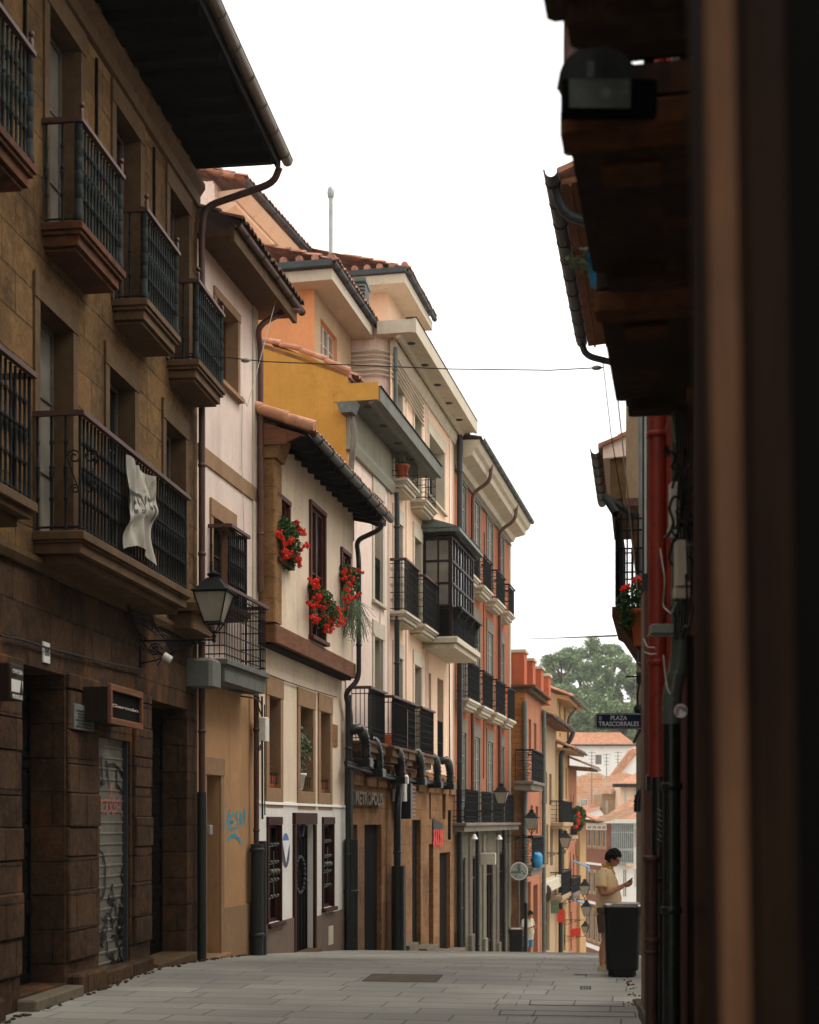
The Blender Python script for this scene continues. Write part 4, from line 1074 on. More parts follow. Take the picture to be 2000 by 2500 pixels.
for k in range(190):
    a = random.uniform(0, 6.28); L_ = random.uniform(.3, 1.15); p = base + Vector((random.uniform(-.22, .22), random.uniform(-.3, .4), random.uniform(-.1, .15)))
    dx, dy = math.cos(a) * random.uniform(.1, .55), math.sin(a) * random.uniform(.1, .6)
    hg.tube([p, p + Vector((dx * .5, dy * .5, .05 - L_ * .3)), p + Vector((dx, dy, -L_ * .75 + .1 * abs(dx)))], .006, 3, False)
leafy(hg, base + Vector((0, 0, -.35)), .45, 420, .016, (.5, .8, 1.1))
single('trailing_plant', hg, M['grass'], 'wispy grey green plant trailing down beside the third geranium window', 'plant')
for w, lb, mt in ((lw[0], 'dark red trough with iron rail in the first stone framed window', 'terracotta'), (lw[1], 'white flower pot with a fern in the middle stone framed window', 'whiteplastic'), (lw[2], 'terracotta trough in the third stone framed window', 'terracotta')):
    t = thing('flower_pot', lb, 'flower pot', B3.w((w[0] + w[1]) / 2, -.12, w[2]))
    if mt == 'terracotta': part('trough', MB().prof_u(B3, [(-.25, w[2] + .02), (-.08, w[2] + .02), (-.04, w[2] + .24), (-.29, w[2] + .24)], w[0] + .1, w[1] - .08), M[mt], t)
    else: part('pot', MB().lathe(B3.w(w[0] + .3, -.14, w[2] + .02), [(.1, 0), (.14, .02), (.19, .3), (.22, .31), (.22, .36), (.18, .36)], 14), M[mt], t)
    lf = MB()
    if mt != 'terracotta': leafy(lf, B3.w((w[0] + w[1]) / 2, -.12, w[2] + .9), .42, 260, .045, (.6, .6, 1.2))
    else: leafy(lf, B3.w(w[0] + .3, -.15, w[2] + .35), .15, 60, .03)
    part('foliage', lf, M['grass'], t)
    ri = MB().tube([B3.w(w[0], -.03, w[2] + .3), B3.w(w[1], -.03, w[2] + .3)], .014, 5).tube([B3.w(w[0], -.03, w[2] + .1), B3.w(w[1], -.03, w[2] + .1)], .012, 5)
    for k in range(6): u = w[0] + (w[1] - w[0]) * (k + .5) / 6; ri.tube([B3.w(u, -.03, w[2] + .1), B3.w(u, -.03, w[2] + .3)], .008, 4)
    part('guard_rail', ri, M['irondark'], t)

# cables stapled along the facades
def cab(fr, pts, o, r, m, label):
    single('facade_cable', MB().tube(bend([fr.at(x, y, o) for x, y in pts], 3, .3), r, 5), M[m], label, 'cable')
cab(B1, [(0, 1551), (60, 1563), (120, 1584), (180, 1598), (260, 1618), (350, 1636)], .05, .014, 'cable', 'black cable stapled along the brown stone wall above the doorways')
cab(B3, [(640, 1640), (700, 1664), (760, 1684), (822, 1702)], .04, .011, 'cable', 'thin cable under the brown timber beam of the cream house')
cab(B2, [(592, 968), (590, 1100), (596, 1300), (596, 1420)], .03, .006, 'cablepale', 'thin pale cord hanging straight down the pink house wall')
# ================================================================== B4 : peach house with grey upper band, right part taller with a glazed gallery
h4 = thing('peach_house', 'pale peach house with lace iron balconies, wooden gallery and amber stone ground floor', 'building', B4.w(7, 0, -2))
uS = B4.U(953)                      # step between the lower part and the taller part
OF = .5
zb1 = B4.Z(906, 1807, OF); zr1 = B4.Z(904, 1679, OF)       # first floor balconies
zb2_ = B4.Z(993, 1490, OF); zr2_ = B4.Z(993, 1366, OF)
zb3 = B4.Z(996, 1165, OF); zr3 = B4.Z(1043, 1121, OF)
zEa = B4.Z(930, 985, .78); zEb = B4.Z(1008, 800, .75)
zF = B4.Z(851, 1101)               # bottom of grey band
zG = zb1 - .45                     # top of amber ground floor
def R4(a, b, yt, yb=None, zb=None, o=0.0):
    return B4.U(a, o), B4.U(b, o), (zb if zb is not None else B4.Z(b, yb, o)), B4.Z(b, yt, o)
A = [R4(913, 933, 1225, 1478), R4(913, 933, 1564, zb=zb1)]
C1 = [R4(962, 981, 962, zb=zb3), R4(962, 981, 1286, zb=zb2_), R4(962, 981, 1611, zb=zb1)]
C2 = [R4(1011, 1027, 1023, zb=zb3), R4(1011, 1027, 1326, zb=zb2_), R4(1011, 1027, 1631, zb=zb1)]
C3 = [R4(1046, 1083, 1108, 1252)]
C4 = [R4(1068, 1083, 1662, 1862), R4(1046.5, 1053, 1645, 1850)]
allh = A + C1 + C2 + C3 + C4
part('wall', MB().wall(B4, .02, uS, zG, zF, 0, [h + (.34,) for h in A]).shell(B4, .02, uS, zG, zF + 2, 0, 8, False, True, False), M['pinkb4'], h4)
part('wall', MB().wall(B4, uS, L4 - .01, zG, zEb + .02, 0.0, [h + (.34,) for h in C1 + C2 + C3 + C4]), M['peach'], h4, 'warmer peach right hand part')
part('grey_band', MB().fbox(B4, .0, uS, -.2, .06, zF + .02, zEa - .02).prof_u(B4, [(0, zF - .02), (.1, zF - .02), (.16, zF + .16), (.16, zF + .24), (0, zF + .26)], -.02, uS + .02), M['greyfas'], h4)
for h in A: add_window(h4, B4, *h, 0, .32, 'gutterzinc', 'glasspale', 'pale_st', 2, 3, .2, .03, h is A[0], .42)
for h in C1 + C2: add_window(h4, B4, *h, 0, .32, 'gutterzinc', 'glasspale', 'pale_st', 2, 3, .19, .03, False, .42)
add_window(h4, B4, *C3[0], 0, .45, 'darkwood', 'glass', 'pale_st', 3, 2, .22, .04, True, .4)
for h in C4: add_window(h4, B4, *h, 0, .5, 'darkwood', 'glass', None, 2, 3)
gr_ = A[0]; rl = MB(); zt_ = gr_[2] + 1.15
for k in range(9): u = gr_[0] + .03 + k * (gr_[1] - gr_[0] - .06) / 8; rl.tube([B4.w(u, -.03, gr_[2]), B4.w(u, -.03, zt_)], .012, 4)
for z in (gr_[2] + .05, zt_ - .2, zt_): rl.tube([B4.w(gr_[0], -.03, z), B4.w(gr_[1], -.03, z)], .018, 4)
part('window_railing', rl, M['irondark'], h4); rl = MB()
g4 = C4[0]
for k in range(8): u = g4[0] + .03 + k * (g4[1] - g4[0] - .06) / 7; rl.tube([B4.w(u, -.03, g4[2]), B4.w(u, -.03, g4[2] + 1.3)], .014, 4)
for z in (.05, .6, 1.3): rl.tube([B4.w(g4[0], -.03, g4[2] + z), B4.w(g4[1], -.03, g4[2] + z)], .02, 4)
part('window_railing', rl, M['irondark'], h4)
# thin pilaster strips and drain pipes
for px, w in ((948, .16), (991, .1), (1040, .12), (1044, .05), (1098, .25)):
    u = B4.U(px); part('pilaster_strip', MB().fbox(B4, u - w / 2, u + w / 2, .0, .035, zG, zEb if px > 950 else zF), M['pinkb4'], h4)
# side wall of the taller part, turned to the viewer, with rounded corner
sw = MB(); n = 8; pts = [(uS, -8)]
for i in range(n + 1):
    a = math.pi / 2 * i / n; pts.append((uS + .45 - .45 * math.cos(a), -.45 + .45 * math.sin(a)))
for (a, b), (c, d) in zip(pts[:-1], pts[1:]): sw.poly([B4.w(a, b, zEa - .4), B4.w(c, d, zEa - .4), B4.w(c, d, zEb + .34), B4.w(a, b, zEb + .34)])
part('side_wall', sw, M['pinkb4'], h4)
part('wall_pipes', (lambda mb: [mb.tube([B4.w(uS - .05, -6, zEb - .35 - .13 * k)] + [B4.w(uS + .42 - .5 * math.cos(math.pi / 2 * i / 6), -.42 + .5 * math.sin(math.pi / 2 * i / 6), zEb - .35 - .13 * k - .05 * i / 6) for i in range(7)] + [B4.w(uS + 4.2, .08, zEb - .62 - .13 * k)], .03, 5) for k in range(6)] and mb)(MB()), M['pale_st'], h4)
part('back_wall', MB().fbox(B4, uS + .1, L4 - .01, -9, -8.8, 0, zEb).fbox(B4, L4 - .2, L4 - .01, -8.8, -.05, -3, zEb), M['pinkb4'], h4)
part('flat_roof', MB().fbox(B4, uS + .02, L4, -9, .5, zEb + .2, zEb + .35), M['pinkb4'], h4)
# big flat eaves
ev = MB(); ev.fbox(B4, .0, uS + 3.0, -.2, .78, zEa, zEa + .1); ev.fbox(B4, .0, uS + 3.02, .76, .84, zEa - .03, zEa + .3); ev.prof_u(B4, [(.55, zEa - .07), (.62, zEa - .07), (.76, zEa + .0), (.55, zEa + .0)], .02, uS + 3)
part('eave', ev, M['conc'], h4, 'lower flat concrete eave')
part('eave_cap', MB().fbox(B4, .0, uS + 3.05, .6, .87, zEa + .302, zEa + .33), M['eavewood'], h4)
part('eave_end', MB().fbox(B4, -.04, -.002, -.3, .8, zEa + .0, zEa + .42), M['mustard'], h4)
ev = MB(); ev.fbox(B4, uS - .3, L4 + .02, -.3, .678, zEb, zEb + .358); ev.fbox(B4, uS - .32, L4 + .02, .68, .78, zEb - .03, zEb + .36)
ev.prof_u(B4, [(.2, zEb - .1), (.3, zEb - .1), (.36, zEb), (.2, zEb)], uS - .2, L4); ev.prof_u(B4, [(0, zEb - .42), (.06, zEb - .42), (.14, zEb - .2), (.14, zEb), (0, zEb)], uS + .1, L4)
part('eave', ev, M['pale_st'], h4, 'upper moulded eave')
for k in range(6): part('eave_vent', MB().lathe(B4.w(uS + .6 + k * 1.9, .45, zEb - .012), [(.12, 0), (.12, .01)], 10), M['darkwood'], h4)
for k in range(4): part('eave_vent', MB().lathe(B4.w(.5 + k * 1.7, .42, zEa - .012), [(.12, 0), (.12, .01)], 10), M['darkwood'], h4)
part('parapet_cap', MB().fbox(B4, uS - .33, L4, .5, .8, zEb + .362, zEb + .385), M['eavewood'], h4)
# balconies
lay = [(.08, 0), (.05, .05), (.1, .1), (.06, .18)]
F1 = [((R4(906, 906, 1, 1)[0], 2.6), 'scroll'),]
cA = (A[1][0] + A[1][1]) / 2; cC1 = (C1[0][0] + C1[0][1]) / 2; cC2 = (C2[0][0] + C2[0][1]) / 2; cC3 = cC2 + 2.0
lay1 = [(.07, 0), (.2, .05)]
for k, (a, b, sty) in enumerate(((B4.U(906, OF) - .0, B4.U(947, OF), 'scroll'), (B4.U(963, OF), B4.U(1001, OF), 'scroll'), (B4.U(1001, OF) + .05, B4.U(1020, OF), 'lace'), (B4.U(1032, OF), B4.U(1065, OF), 'lace'))):
    add_balcony(h4, B4, a, b, 0, OF, zb1, zr1, lay1 + [(.16, .12)], 'slab', sty, .105, .012, 'irondark', 'ironred', .02, False, .05)
for a, b in ((B4.U(993, OF), B4.U(1028, OF)), (B4.U(1040, OF), B4.U(1072, OF))):
    add_balcony(h4, B4, a, b, 0, OF, zb2_, zr2_, lay, 'pale_st', 'lace', .12, .012, 'irondark', 'ironred', .02, False, .05)
for a, b in ((B4.U(996, OF), B4.U(1026, OF)), (B4.U(1043, OF), B4.U(1070, OF))):
    add_balcony(h4, B4, a, b, 0, OF, zb3, zr3, lay, 'pale_st', 'rows', .17, .009, 'irondark', 'irondark', .02, False, .04)
for (px, py), lb in (((988, 1150), 'terracotta pot with spiky plant on the topmost balcony of the peach house'), ((870, 1800), None)):
    if lb:
        p = B4.w(B4.U(996, OF) + .2, .3, zb3); t = thing('potted_plant', lb, 'potted plant', p)
        part('pot', MB().lathe((p.x, p.y, p.z + .02), [(.12, 0), (.19, .3), (.21, .3), (.21, .36)], 12), M['terracotta'], t)
        lf = MB(); random.seed(4)
        for _ in range(26): a = random.uniform(0, 6.28); lf.tube([(p.x, p.y, p.z + .36), (p.x + .15 * math.cos(a), p.y + .15 * math.sin(a), p.z + .6), (p.x + .38 * math.cos(a), p.y + .38 * math.sin(a), p.z + .62)], .012, 3, False, [.014, .01, .003])
        part('leaves', lf, M['grass'], t)
p = B4.w(B4.U(963, OF) - .02, OF - .2, zb1); t = thing('flower_pot', 'dark red planter at the corner of the second low balcony of the peach house', 'flower pot', p)
part('trough', MB().bev(B4, B4.U(963, OF) + .06, B4.U(963, OF) + .45, .05, .42, zb1 + .01, zb1 + .3, .02), M['terracotta'], t)
# downpipes
zpt = B4.Z(952, 968, .2)
part('downpipe', pipe_mb([B4.w(uS - .05, .16, zEb - .3), B4.w(uS - .05, .16, zEa + .4)], .06, True), M['pipegrey'], h4)
part('downpipe', pipe_mb([B4.w(uS - .05, .2, zF + .0), B4.w(uS - .05, .2, zG + .0)], .075, True, 10, 2), M['pipeblack'], h4)
P = [B4.w(uS - .05, .2, zG + .1), B4.w(uS - .05, .3, zG - .5), B4.w(uS - .45, .3, zG - 1.1), B4.w(uS - .45, .3, -3.4)]
part('downpipe', pipe_mb(bend(P, 4, .3), .1, True, 10, 2), M['pipeblack'], h4)
part('downpipe', pipe_mb([B4.w(uS - .1, .28, zG - 1.5), B4.w(uS - .1, .28, -3.4)], .06, True, 8, 2), M['pipegrey'], h4)
part('pipe_casing', MB().tube([B4.w(uS - .45, .32, -3.6), B4.w(uS - .45, .32, B4.Z(945, 2118, .3))], .19, 12).tube([B4.w(uS - .0, .3, -3.6), B4.w(uS - .0, .3, B4.Z(945, 2118, .3))], .14, 12), M['pipeblack'], h4)
part('downpipe', pipe_mb(bend([B4.w(-.02, .1, zEa - .2), B4.w(-.1, .25, zEa - .8), B4.w(-.02, .12, zEa - 1.6), B4.w(.05, .12, zF - 2.2)], 4, .3), .075, True), M['gutterzinc'], h4)
part('rain_hopper', MB().prof_u(B4, [(-.15, zEa - .1), (.35, zEa - .1), (.25, zEa - .35), (-.05, zEa - .35)], -.35, .0), M['pipegrey'], h4)
part('downpipe', pipe_mb([B4.w(L4 - .12, .2, zEb - .1), B4.w(L4 - .12, .2, -4.5)], .1, True, 10, 2.5), M['pipeblack'], h4)
# amber ground floor
gd = [(B4.U(852), B4.U(870), -3.4, B4.Z(872, 2013)), (B4.U(887), B4.U(929), -3.6, B4.Z(927, 2013)), (B4.U(959), B4.U(975), -3.8, B4.Z(975, 1999)), (B4.U(1004), B4.U(1025), -4, B4.Z(1025, 2002)), (B4.U(1045), B4.U(1056), -4.2, B4.Z(1056, 2060)), (B4.U(1071), B4.U(1097), -4.5, B4.Z(1095, 2080)), (B4.U(1046), B4.U(1050), B4.Z(1048, 2000), B4.Z(1048, 1925)), (B4.U(1078), B4.U(1086), B4.Z(1082, 2000), B4.Z(1082, 1925))]
part('ground_floor_wall', MB().wall(B4, .0, L4 - .01, -4.8, zG - .02, .03, [h + (.14,) for h in gd]).shell(B4, .0, L4 - .01, -4.8, zG - .02, .03, 8, True), M['amber'], h4)
gb_ = MB()
for i in range(11):
    u = .3 + i * 1.3; gb_.bev(B4, u, u + random.uniform(.8, 1.25), .02, .12, zG - .62, zG - .1, .03)
part('corbel_stones', gb_, M['amber'], h4)
for h in gd[:6]: part('door', MB().fbox(B4, h[0], h[1], -.14, -.1, -4.8, h[3]), M['doorblack'], h4)
for h in gd[6:]: part('window', MB().fbox(B4, h[0], h[1], -.1, -.08, h[2], h[3]), M['glass'], h4)
for h in (gd[2], gd[3], gd[4], gd[5]): part('door_step', MB().bev(B4, h[0] - .1, h[1] + .3, .0, .5, -4.5, ground_z(0, B4.w(h[0], 0, 0).y) + .22, .02), M['steplow'], h4)
# carved lettering board
sb = thing('stone_sign', 'raised stone lettering reading METROPOLIS on the amber wall above a dark doorway', 'shop sign', B4.w(1.8, .05, B4.Z(890, 1968)))
u0, u1, z1, z0 = B4.U(853, .1), B4.U(930, .1), B4.Z(890, 1934, .1), B4.Z(890, 1966, .1)
part('board', MB().fbox(B4, u0, u1, .02, .07, z0 - .02, z1 + .04), M['amber'], sb)
part('lettering', text_mb('METROPOLIS', B4, B4.U(862, .1), u1 - .05, z0, z1, .07, .1), M['greyst'], sb)
rs = thing('painted_lettering', 'red and black painted metal lettering on the amber wall near the far doorway', 'shop sign', B4.w(B4.U(1070), .05, B4.Z(1070, 2060)))
g = MB(); r_ = MB()
for x in (1059, 1064, 1070, 1076): stroke(g, B4, pxs(B4, [(x, 1996 + (x - 1059)), (x + 1.5, 2020), (x, 2045)], .06), .06 + x * 1e-5, .22, 4, .2)
stroke(g, B4, pxs(B4, [(1058, 2012), (1080, 2026)], .066), .073, .35, 4, .1)
for x in (1060, 1065, 1070, 1075, 1079): stroke(r_, B4, pxs(B4, [(x, 2025), (x + 1, 2045), (x - 1, 2066)], .07), .075, .2, 4, .4)
part('black_strokes', g, M['blackpaint'], rs); part('red_strokes', r_, M['redpaint'], rs)
part('iron_bar', MB().tube([B4.at(1098, 1978, .08), B4.at(1098, 2050, .08)], .05, 6), M['irondark'], rs)
# corrugated black ducts curling out of the wall
for k, (px, py, rr, s) in enumerate(((872, 1828, .42, 1), (905, 1855, .42, 1), (962, 1875, .42, 1), (1012, 1880, .45, 1), (1054, 1890, .45, 1), (1086, 1895, .45, 1))):
    uc = B4.U(px, .35); zc = B4.Z(px, py, .35); pts = []
    for i in range(15):
        a = math.pi * .5 * (1 - i / 14) + .0; pts.append(B4.w(uc + rr * 1.5 * math.cos(a), .12 + .28, zc + rr * 1.1 * math.sin(a)))
    pts = [B4.w(uc - .05, .1, zc + rr * 1.1 - .02)] + pts + [B4.w(uc + rr * 1.5, .4, zc - .2)]
    lbl = ['first black corrugated duct curling under the nearest low balcony', 'second black corrugated duct, under the corner of the nearest low balcony', 'third black corrugated duct, beside the grey louvre', 'fourth black corrugated duct, between louvre and red lettering', 'fifth black corrugated duct, over the near narrow window', 'last black corrugated duct, beside the far black downpipe'][k]
    dt = thing('ventilation_duct', lbl, 'duct', B4.w(uc, .2, zc), 'black corrugated ducts under the balconies')
    part('hose', duct_mb(pts, .135, .12), M['pvcblack'], dt)
    part('collar', MB().bev(B4, uc + rr * 1.5 - .18, uc + rr * 1.5 + .18, .15, .55, zc - .4, zc - .2, .02), M['pipeblack'], dt)
single('cable_tray', MB().tube([B4.at(845, 1862, .2), B4.at(950, 1895, .2), B4.at(1030, 1908, .2), B4.at(1100, 1912, .2)], .06, 6).tube([B4.at(845, 1868, .28), B4.at(950, 1900, .28), B4.at(1100, 1918, .28)], .04, 6), M['cable'], 'black cables strung along the top of the amber ground floor', 'cables')
jb = thing('utility_box', 'tall white utility box beside the black downpipe on the amber ground floor', 'utility box', B4.w(uS + .25, .1, B4.Z(962, 1955, .3)))
part('cover', MB().bev(B4, uS + .05, uS + .55, .05, .4, B4.Z(962, 1955, .3), B4.Z(962, 1888, .3), .03), M['whiteplastic'], jb)
lv = thing('louvre', 'grey slatted louvre panel fixed above the dark doorway of the amber ground floor', 'louvre', B4.w(B4.U(990), .1, B4.Z(990, 1985)))
ua, ub, z1, z0 = B4.U(986, .25), B4.U(1001, .25), B4.Z(990, 1914, .25), B4.Z(990, 1986, .25)
part('frame', MB().fbox(B4, ua - .25, ua, .1, .5, z0 - .15, z1), M['pipeblack'], lv)
sl = MB(); z = z0
while z < z1: sl.prof_u(B4, [(.2, z), (.42, z - .06), (.43, z - .04), (.2, z + .03)], ua, ub); z += .11
part('slats', sl, M['greyplastic'], lv)
# wooden gallery
ga = B4.U(1104, .9); ge = B4.U(1157, .9); ge = min(ge, L4 + .1); GO = .9
zg0 = B4.Z(1123, 1568, GO); zg1 = B4.Z(1104, 1306, GO)
gl = MB(); P_ = .09
for u in (ga, ga + (ge - ga) / 2, ge - P_): gl.fbox(B4, u, u + P_, GO - P_, GO, zg0, zg1)
for u in (ga, ge - P_): gl.fbox(B4, u, u + P_, .0, P_, zg0, zg1); gl.fbox(B4, u, u + P_, GO * .5, GO * .5 + .05, zg0, zg1)
H = zg1 - zg0
for f in (0, .27, .3, .52, .74, .97):
    gl.fbox(B4, ga - .01, ge + .01, GO - .07, GO + .012, zg0 + H * f, zg0 + H * f + .07)
    for u in (ga - .006, ge - .05): gl.fbox(B4, u, u + .056, .0, GO - .08, zg0 + H * f + .003, zg0 + H * f + .066)
for k in range(1, 8):
    if k != 4: u = ga + (ge - ga) * k / 8; gl.fbox(B4, u - .02, u + .02, GO - .05, GO + .006, zg0 + H * .3, zg1)
gp_ = part('gallery', gl, M['darkwood'], h4)
part('pane', MB().fbox(B4, ga + .03, ge - .03, .02, GO - .03, zg0 + .05, zg1 - .02), M['glass'], gp_)
part('curtain', MB().fbox(B4, ga + .02, ga + .026, .1, GO - .12, zg0 + H * .32, zg1 - .15), M['glasspale'], gp_)
part('gallery_panels', MB().fbox(B4, ga + .1, ge - .1, GO - .025, GO - .015, zg0 + .05, zg0 + H * .27), M['eavewood'], gp_)
bs = MB(); bs.fbox(B4, ga + .1, ge + .1, GO, GO + .28, zg0 + H * .3 - .06, zg0 + H * .3); 
for k in range(4): u = ga + .3 + (ge - ga - .5) * k / 3; bs.prism([B4.w(u, GO, zg0 + H * .3 - .06), B4.w(u, GO + .26, zg0 + H * .3 - .06), B4.w(u, GO + .05, zg0 + H * .16)], [B4.w(u + .08, GO, zg0 + H * .3 - .06), B4.w(u + .08, GO + .26, zg0 + H * .3 - .06), B4.w(u + .08, GO + .05, zg0 + H * .16)])
bs2 = railing_mb(B4, ga + .1, ge + .05, GO, GO + .16, zg0 + .1, zg0 + H * .28, 'rows', .3, .014)
bs.v += []; part('ledge', bs, M['darkwood'], gp_); part('railing', bs2, M['irondark'], gp_)
part('gallery_slab', MB().bev(B4, ga - .15, ge + .15, -.05, GO + .2, zg0 - .18, zg0 - .003, .03).bev(B4, ga - .05, ge + .05, -.05, GO + .1, zg0 - .34, zg0 - .183, .03), M['pale_st'], h4)
part('gallery_roof', MB().bev(B4, ga - .25, ge + .25, -.02, GO + .28, zg1 + .07, zg1 + .2, .03).prism([B4.w(ga - .25, 0, zg1 + .2), B4.w(ga - .25, GO + .28, zg1 + .2), B4.w(ga - .1, 0, zg1 + .6)], [B4.w(ge + .25, 0, zg1 + .2), B4.w(ge + .25, GO + .28, zg1 + .2), B4.w(ge + .1, 0, zg1 + .6)]), M['pipegrey'], h4)
part('gallery_cornice', MB().fbox(B4, ga - .12, ge + .12, 0, GO + .12, zg1, zg1 + .07), M['darkwood'], h4)
# mustard gable
mw = [B4.w(-.02, -.0, zG)]
def gpt(px, py):
    """pixel -> point in the plane across the street at the start of B4"""
    o = B4.O(px, -.02); q = B4.w(-.02, o, 0); d = -ST * q.x + CT * q.y
    return B4.w(-.02, o, EYE + (HY - py) / F * d)
poly = [gpt(845, 1200), gpt(845, 985), gpt(850, 915), gpt(750, 868), gpt(638, 838), gpt(560, 815), gpt(560, 1200)]
poly[0].z = poly[-1].z = 8.9
part('gable_wall', MB().prism(poly, [p + Vector((.02, .25, 0)) for p in poly]), M['mustard'], h4, 'mustard yellow gable wall facing the viewer')
vt = MB(); Q = [gpt(856, 912), gpt(800, 885), gpt(740, 860), (gpt(690, 845)), gpt(636, 832), gpt(560, 812)]
for a, b in zip(Q[:-1], Q[1:]):
    k = max(1, int((b - a).length / .42))
    for i in range(k):
        p = a + (b - a) * i / k; q = a + (b - a) * (i + 1.1) / k; vt.tube([p + Vector((0, -.03, .07)), q + Vector((0, -.03, .02))], .065, 8)
part('verge_tiles', vt, M['tilefar'], h4)
rf = MB(); a, b = Q[0], Q[-1]
rf.prism([a, b, b + Vector((0, 0, -.1)), a + Vector((0, 0, -.1))], [p + (B4.w(uS, 0, 0) - B4.w(0, 0, 0)) for p in (a, b, b + Vector((0, 0, -.1)), a + Vector((0, 0, -.1)))])
part('roof', rf, M['tile'], h4)
part('roof_tiles', tile_mb(B4, .1, uS - 1.6, .25, zEa + .6, 2.2, .45, .24, 2), M['tile'], h4)
# orange penthouse with window
ph = thing('orange_penthouse', 'orange rendered roof storey with cream framed window above the mustard gable', 'building', B4.w(3, -3, zEa + 1))
PO = -1.05; pu0 = 1.3; pu1 = B4.U(857, PO); pu0 = min(pu0, B4.U(768, PO)); pu0 = B4.U(768, PO)
zP1 = B4.Z(812, 690, PO + .55); zP0 = zEa + .2
wn = (B4.U(783, PO), B4.U(823, PO), B4.Z(823, 884, PO), B4.Z(823, 842, PO)); wn = (wn[0], wn[1], B4.Z(800, 888, PO), B4.Z(783, 776, PO))
part('front_wall', MB().wall(B4, pu0, pu1, zP0, zP1, PO, [wn + (.18,)]).shell(B4, pu0 + .02, pu1, zP0, zP1, PO, 5, True, False), M['beige'], ph)
part('side_wall', MB().fbox(B4, pu0 - .02, pu0 + .018, B4.O(560, pu0), PO - .0, zP0, zP1), M['orangeph'], ph)
part('window_reveal', MB().wall(B4, wn[0] + .01, wn[1] - .01, wn[2] + .01, wn[3] - .01, PO - .01, [(wn[0] + .012, wn[1] - .012, wn[2] + .012, wn[3] - .012, .15)]), M['orangeph'], ph)
add_window(ph, B4, *wn, PO, .16, 'pale_st', 'glasspale', None, 3, 1)
part('eave', MB().bev(B4, pu0 - .55, pu1 + 1.1, PO - 6, PO + .6, zP1 + .0, zP1 + .28, .02), M['pale_st'], ph)
part('roof', tile_mb(B4, pu0 - .65, pu1 + 1.15, PO + .75, zP1 + .4, 6, .28, .24, 5), M['tile'], ph)
gt = MB(); gt.v = []
gt = gutter_mb(B4, pu0 - .7, pu1 + 1.2, PO + .6, zP1 + .36, .075, 7, .8); part('gutter', gt, M['gutterdark'], ph)
part('gutter', MB().fbox(B4, pu0 - .72, pu0 - .58, PO - 6, PO + .62, zP1 + .29, zP1 + .44), M['gutterdark'], ph)
vt = MB()
for i in range(15): o_ = PO + .6 - i * .4; vt.tube([B4.w(pu0 - .66, o_, zP1 + .5), B4.w(pu0 + .1, o_, zP1 + .56)], .1, 7)
part('roof_end_tiles', vt, M['tile'], ph)
# peach penthouse further on
p2 = thing('peach_penthouse', 'small peach roof storey with overhanging tiled roof, right of the flue pole', 'building', B4.w(8, -3, zEb + .4))
PO = -1.5; qu0 = B4.U(949, PO); qu1 = B4.U(995, PO); zq0 = zEb + .3; zq1 = B4.Z(979, 700, PO + .5)
part('wall', MB().wall(B4, qu0, qu1, zq0, zq1, PO, []).shell(B4, qu0, qu1, zq0, zq1, PO, 5), M['peach'], p2)
part('eave', MB().bev(B4, qu0 - .8, qu1 + .8, PO - 6, PO + .7, zq1, zq1 + .3, .02), M['pale_st'], p2)
part('gutter', gutter_mb(B4, qu0 - .85, qu1 + .85, PO + .7, zq1 + .38, .075, 7, .8), M['gutterdark'], p2)
part('gutter', MB().fbox(B4, qu0 - .9, qu0 - .78, PO - 6, PO + .75, zq1 + .31, zq1 + .46), M['gutterdark'], p2)
part('roof', tile_mb(B4, qu0 - .8, qu1 + .8, PO + .85, zq1 + .42, 6, .28, .24, 5), M['tile'], p2)
vt = MB()
for i in range(15): o_ = PO + .7 - i * .4; vt.tube([B4.w(qu0 - .86, o_, zq1 + .52), B4.w(qu0 + .1, o_, zq1 + .6)], .11, 7)
part('roof_end_tiles', vt, M['tile'], p2)
fl = thing('flue_pole', 'tall thin steel flue with a round cap standing on the roofs against the sky', 'flue', pix(808, 690, 38))
a, b = pix(811, 760, 38), pix(808, 480, 38); a.x, a.y = b.x, b.y
part('pipe', MB().tube([a, a + (b - a) * .45], .085, 10).tube([a + (b - a) * .45, b], .055, 10), M['pipesilver'], fl)
part('cap', MB().lathe(b + Vector((0, 0, -.05)), [(.06, 0), (.085, .04), (.1, .15), (.09, .26), (.03, .32)], 10), M['pipesilver'], fl)
ch = thing('roof_vent', 'grey louvred roof vent on a rendered stack between the two roof storeys', 'chimney', pix(860, 750, 40))
p = pix(861, 775, 40); q = pix(861, 693, 40)
part('stack', MB().box(p.x - .38, p.x + .38, p.y - .4, p.y + .4, p.z - 1.5, p.z + .35), M['offwhite'], ch)
cm = MB().box(p.x - .36, p.x + .36, p.y - .36, p.y + .36, p.z + .35, q.z - .1)
for k in range(5): zz = p.z + .42 + k * .1; cm.box(p.x - .42, p.x + .42, p.y - .42, p.y + .42, zz, zz + .05)
cm.box(p.x - .45, p.x + .45, p.y - .45, p.y + .45, q.z - .1, q.z)
part('louvre', cm, M['pipegrey'], ch)

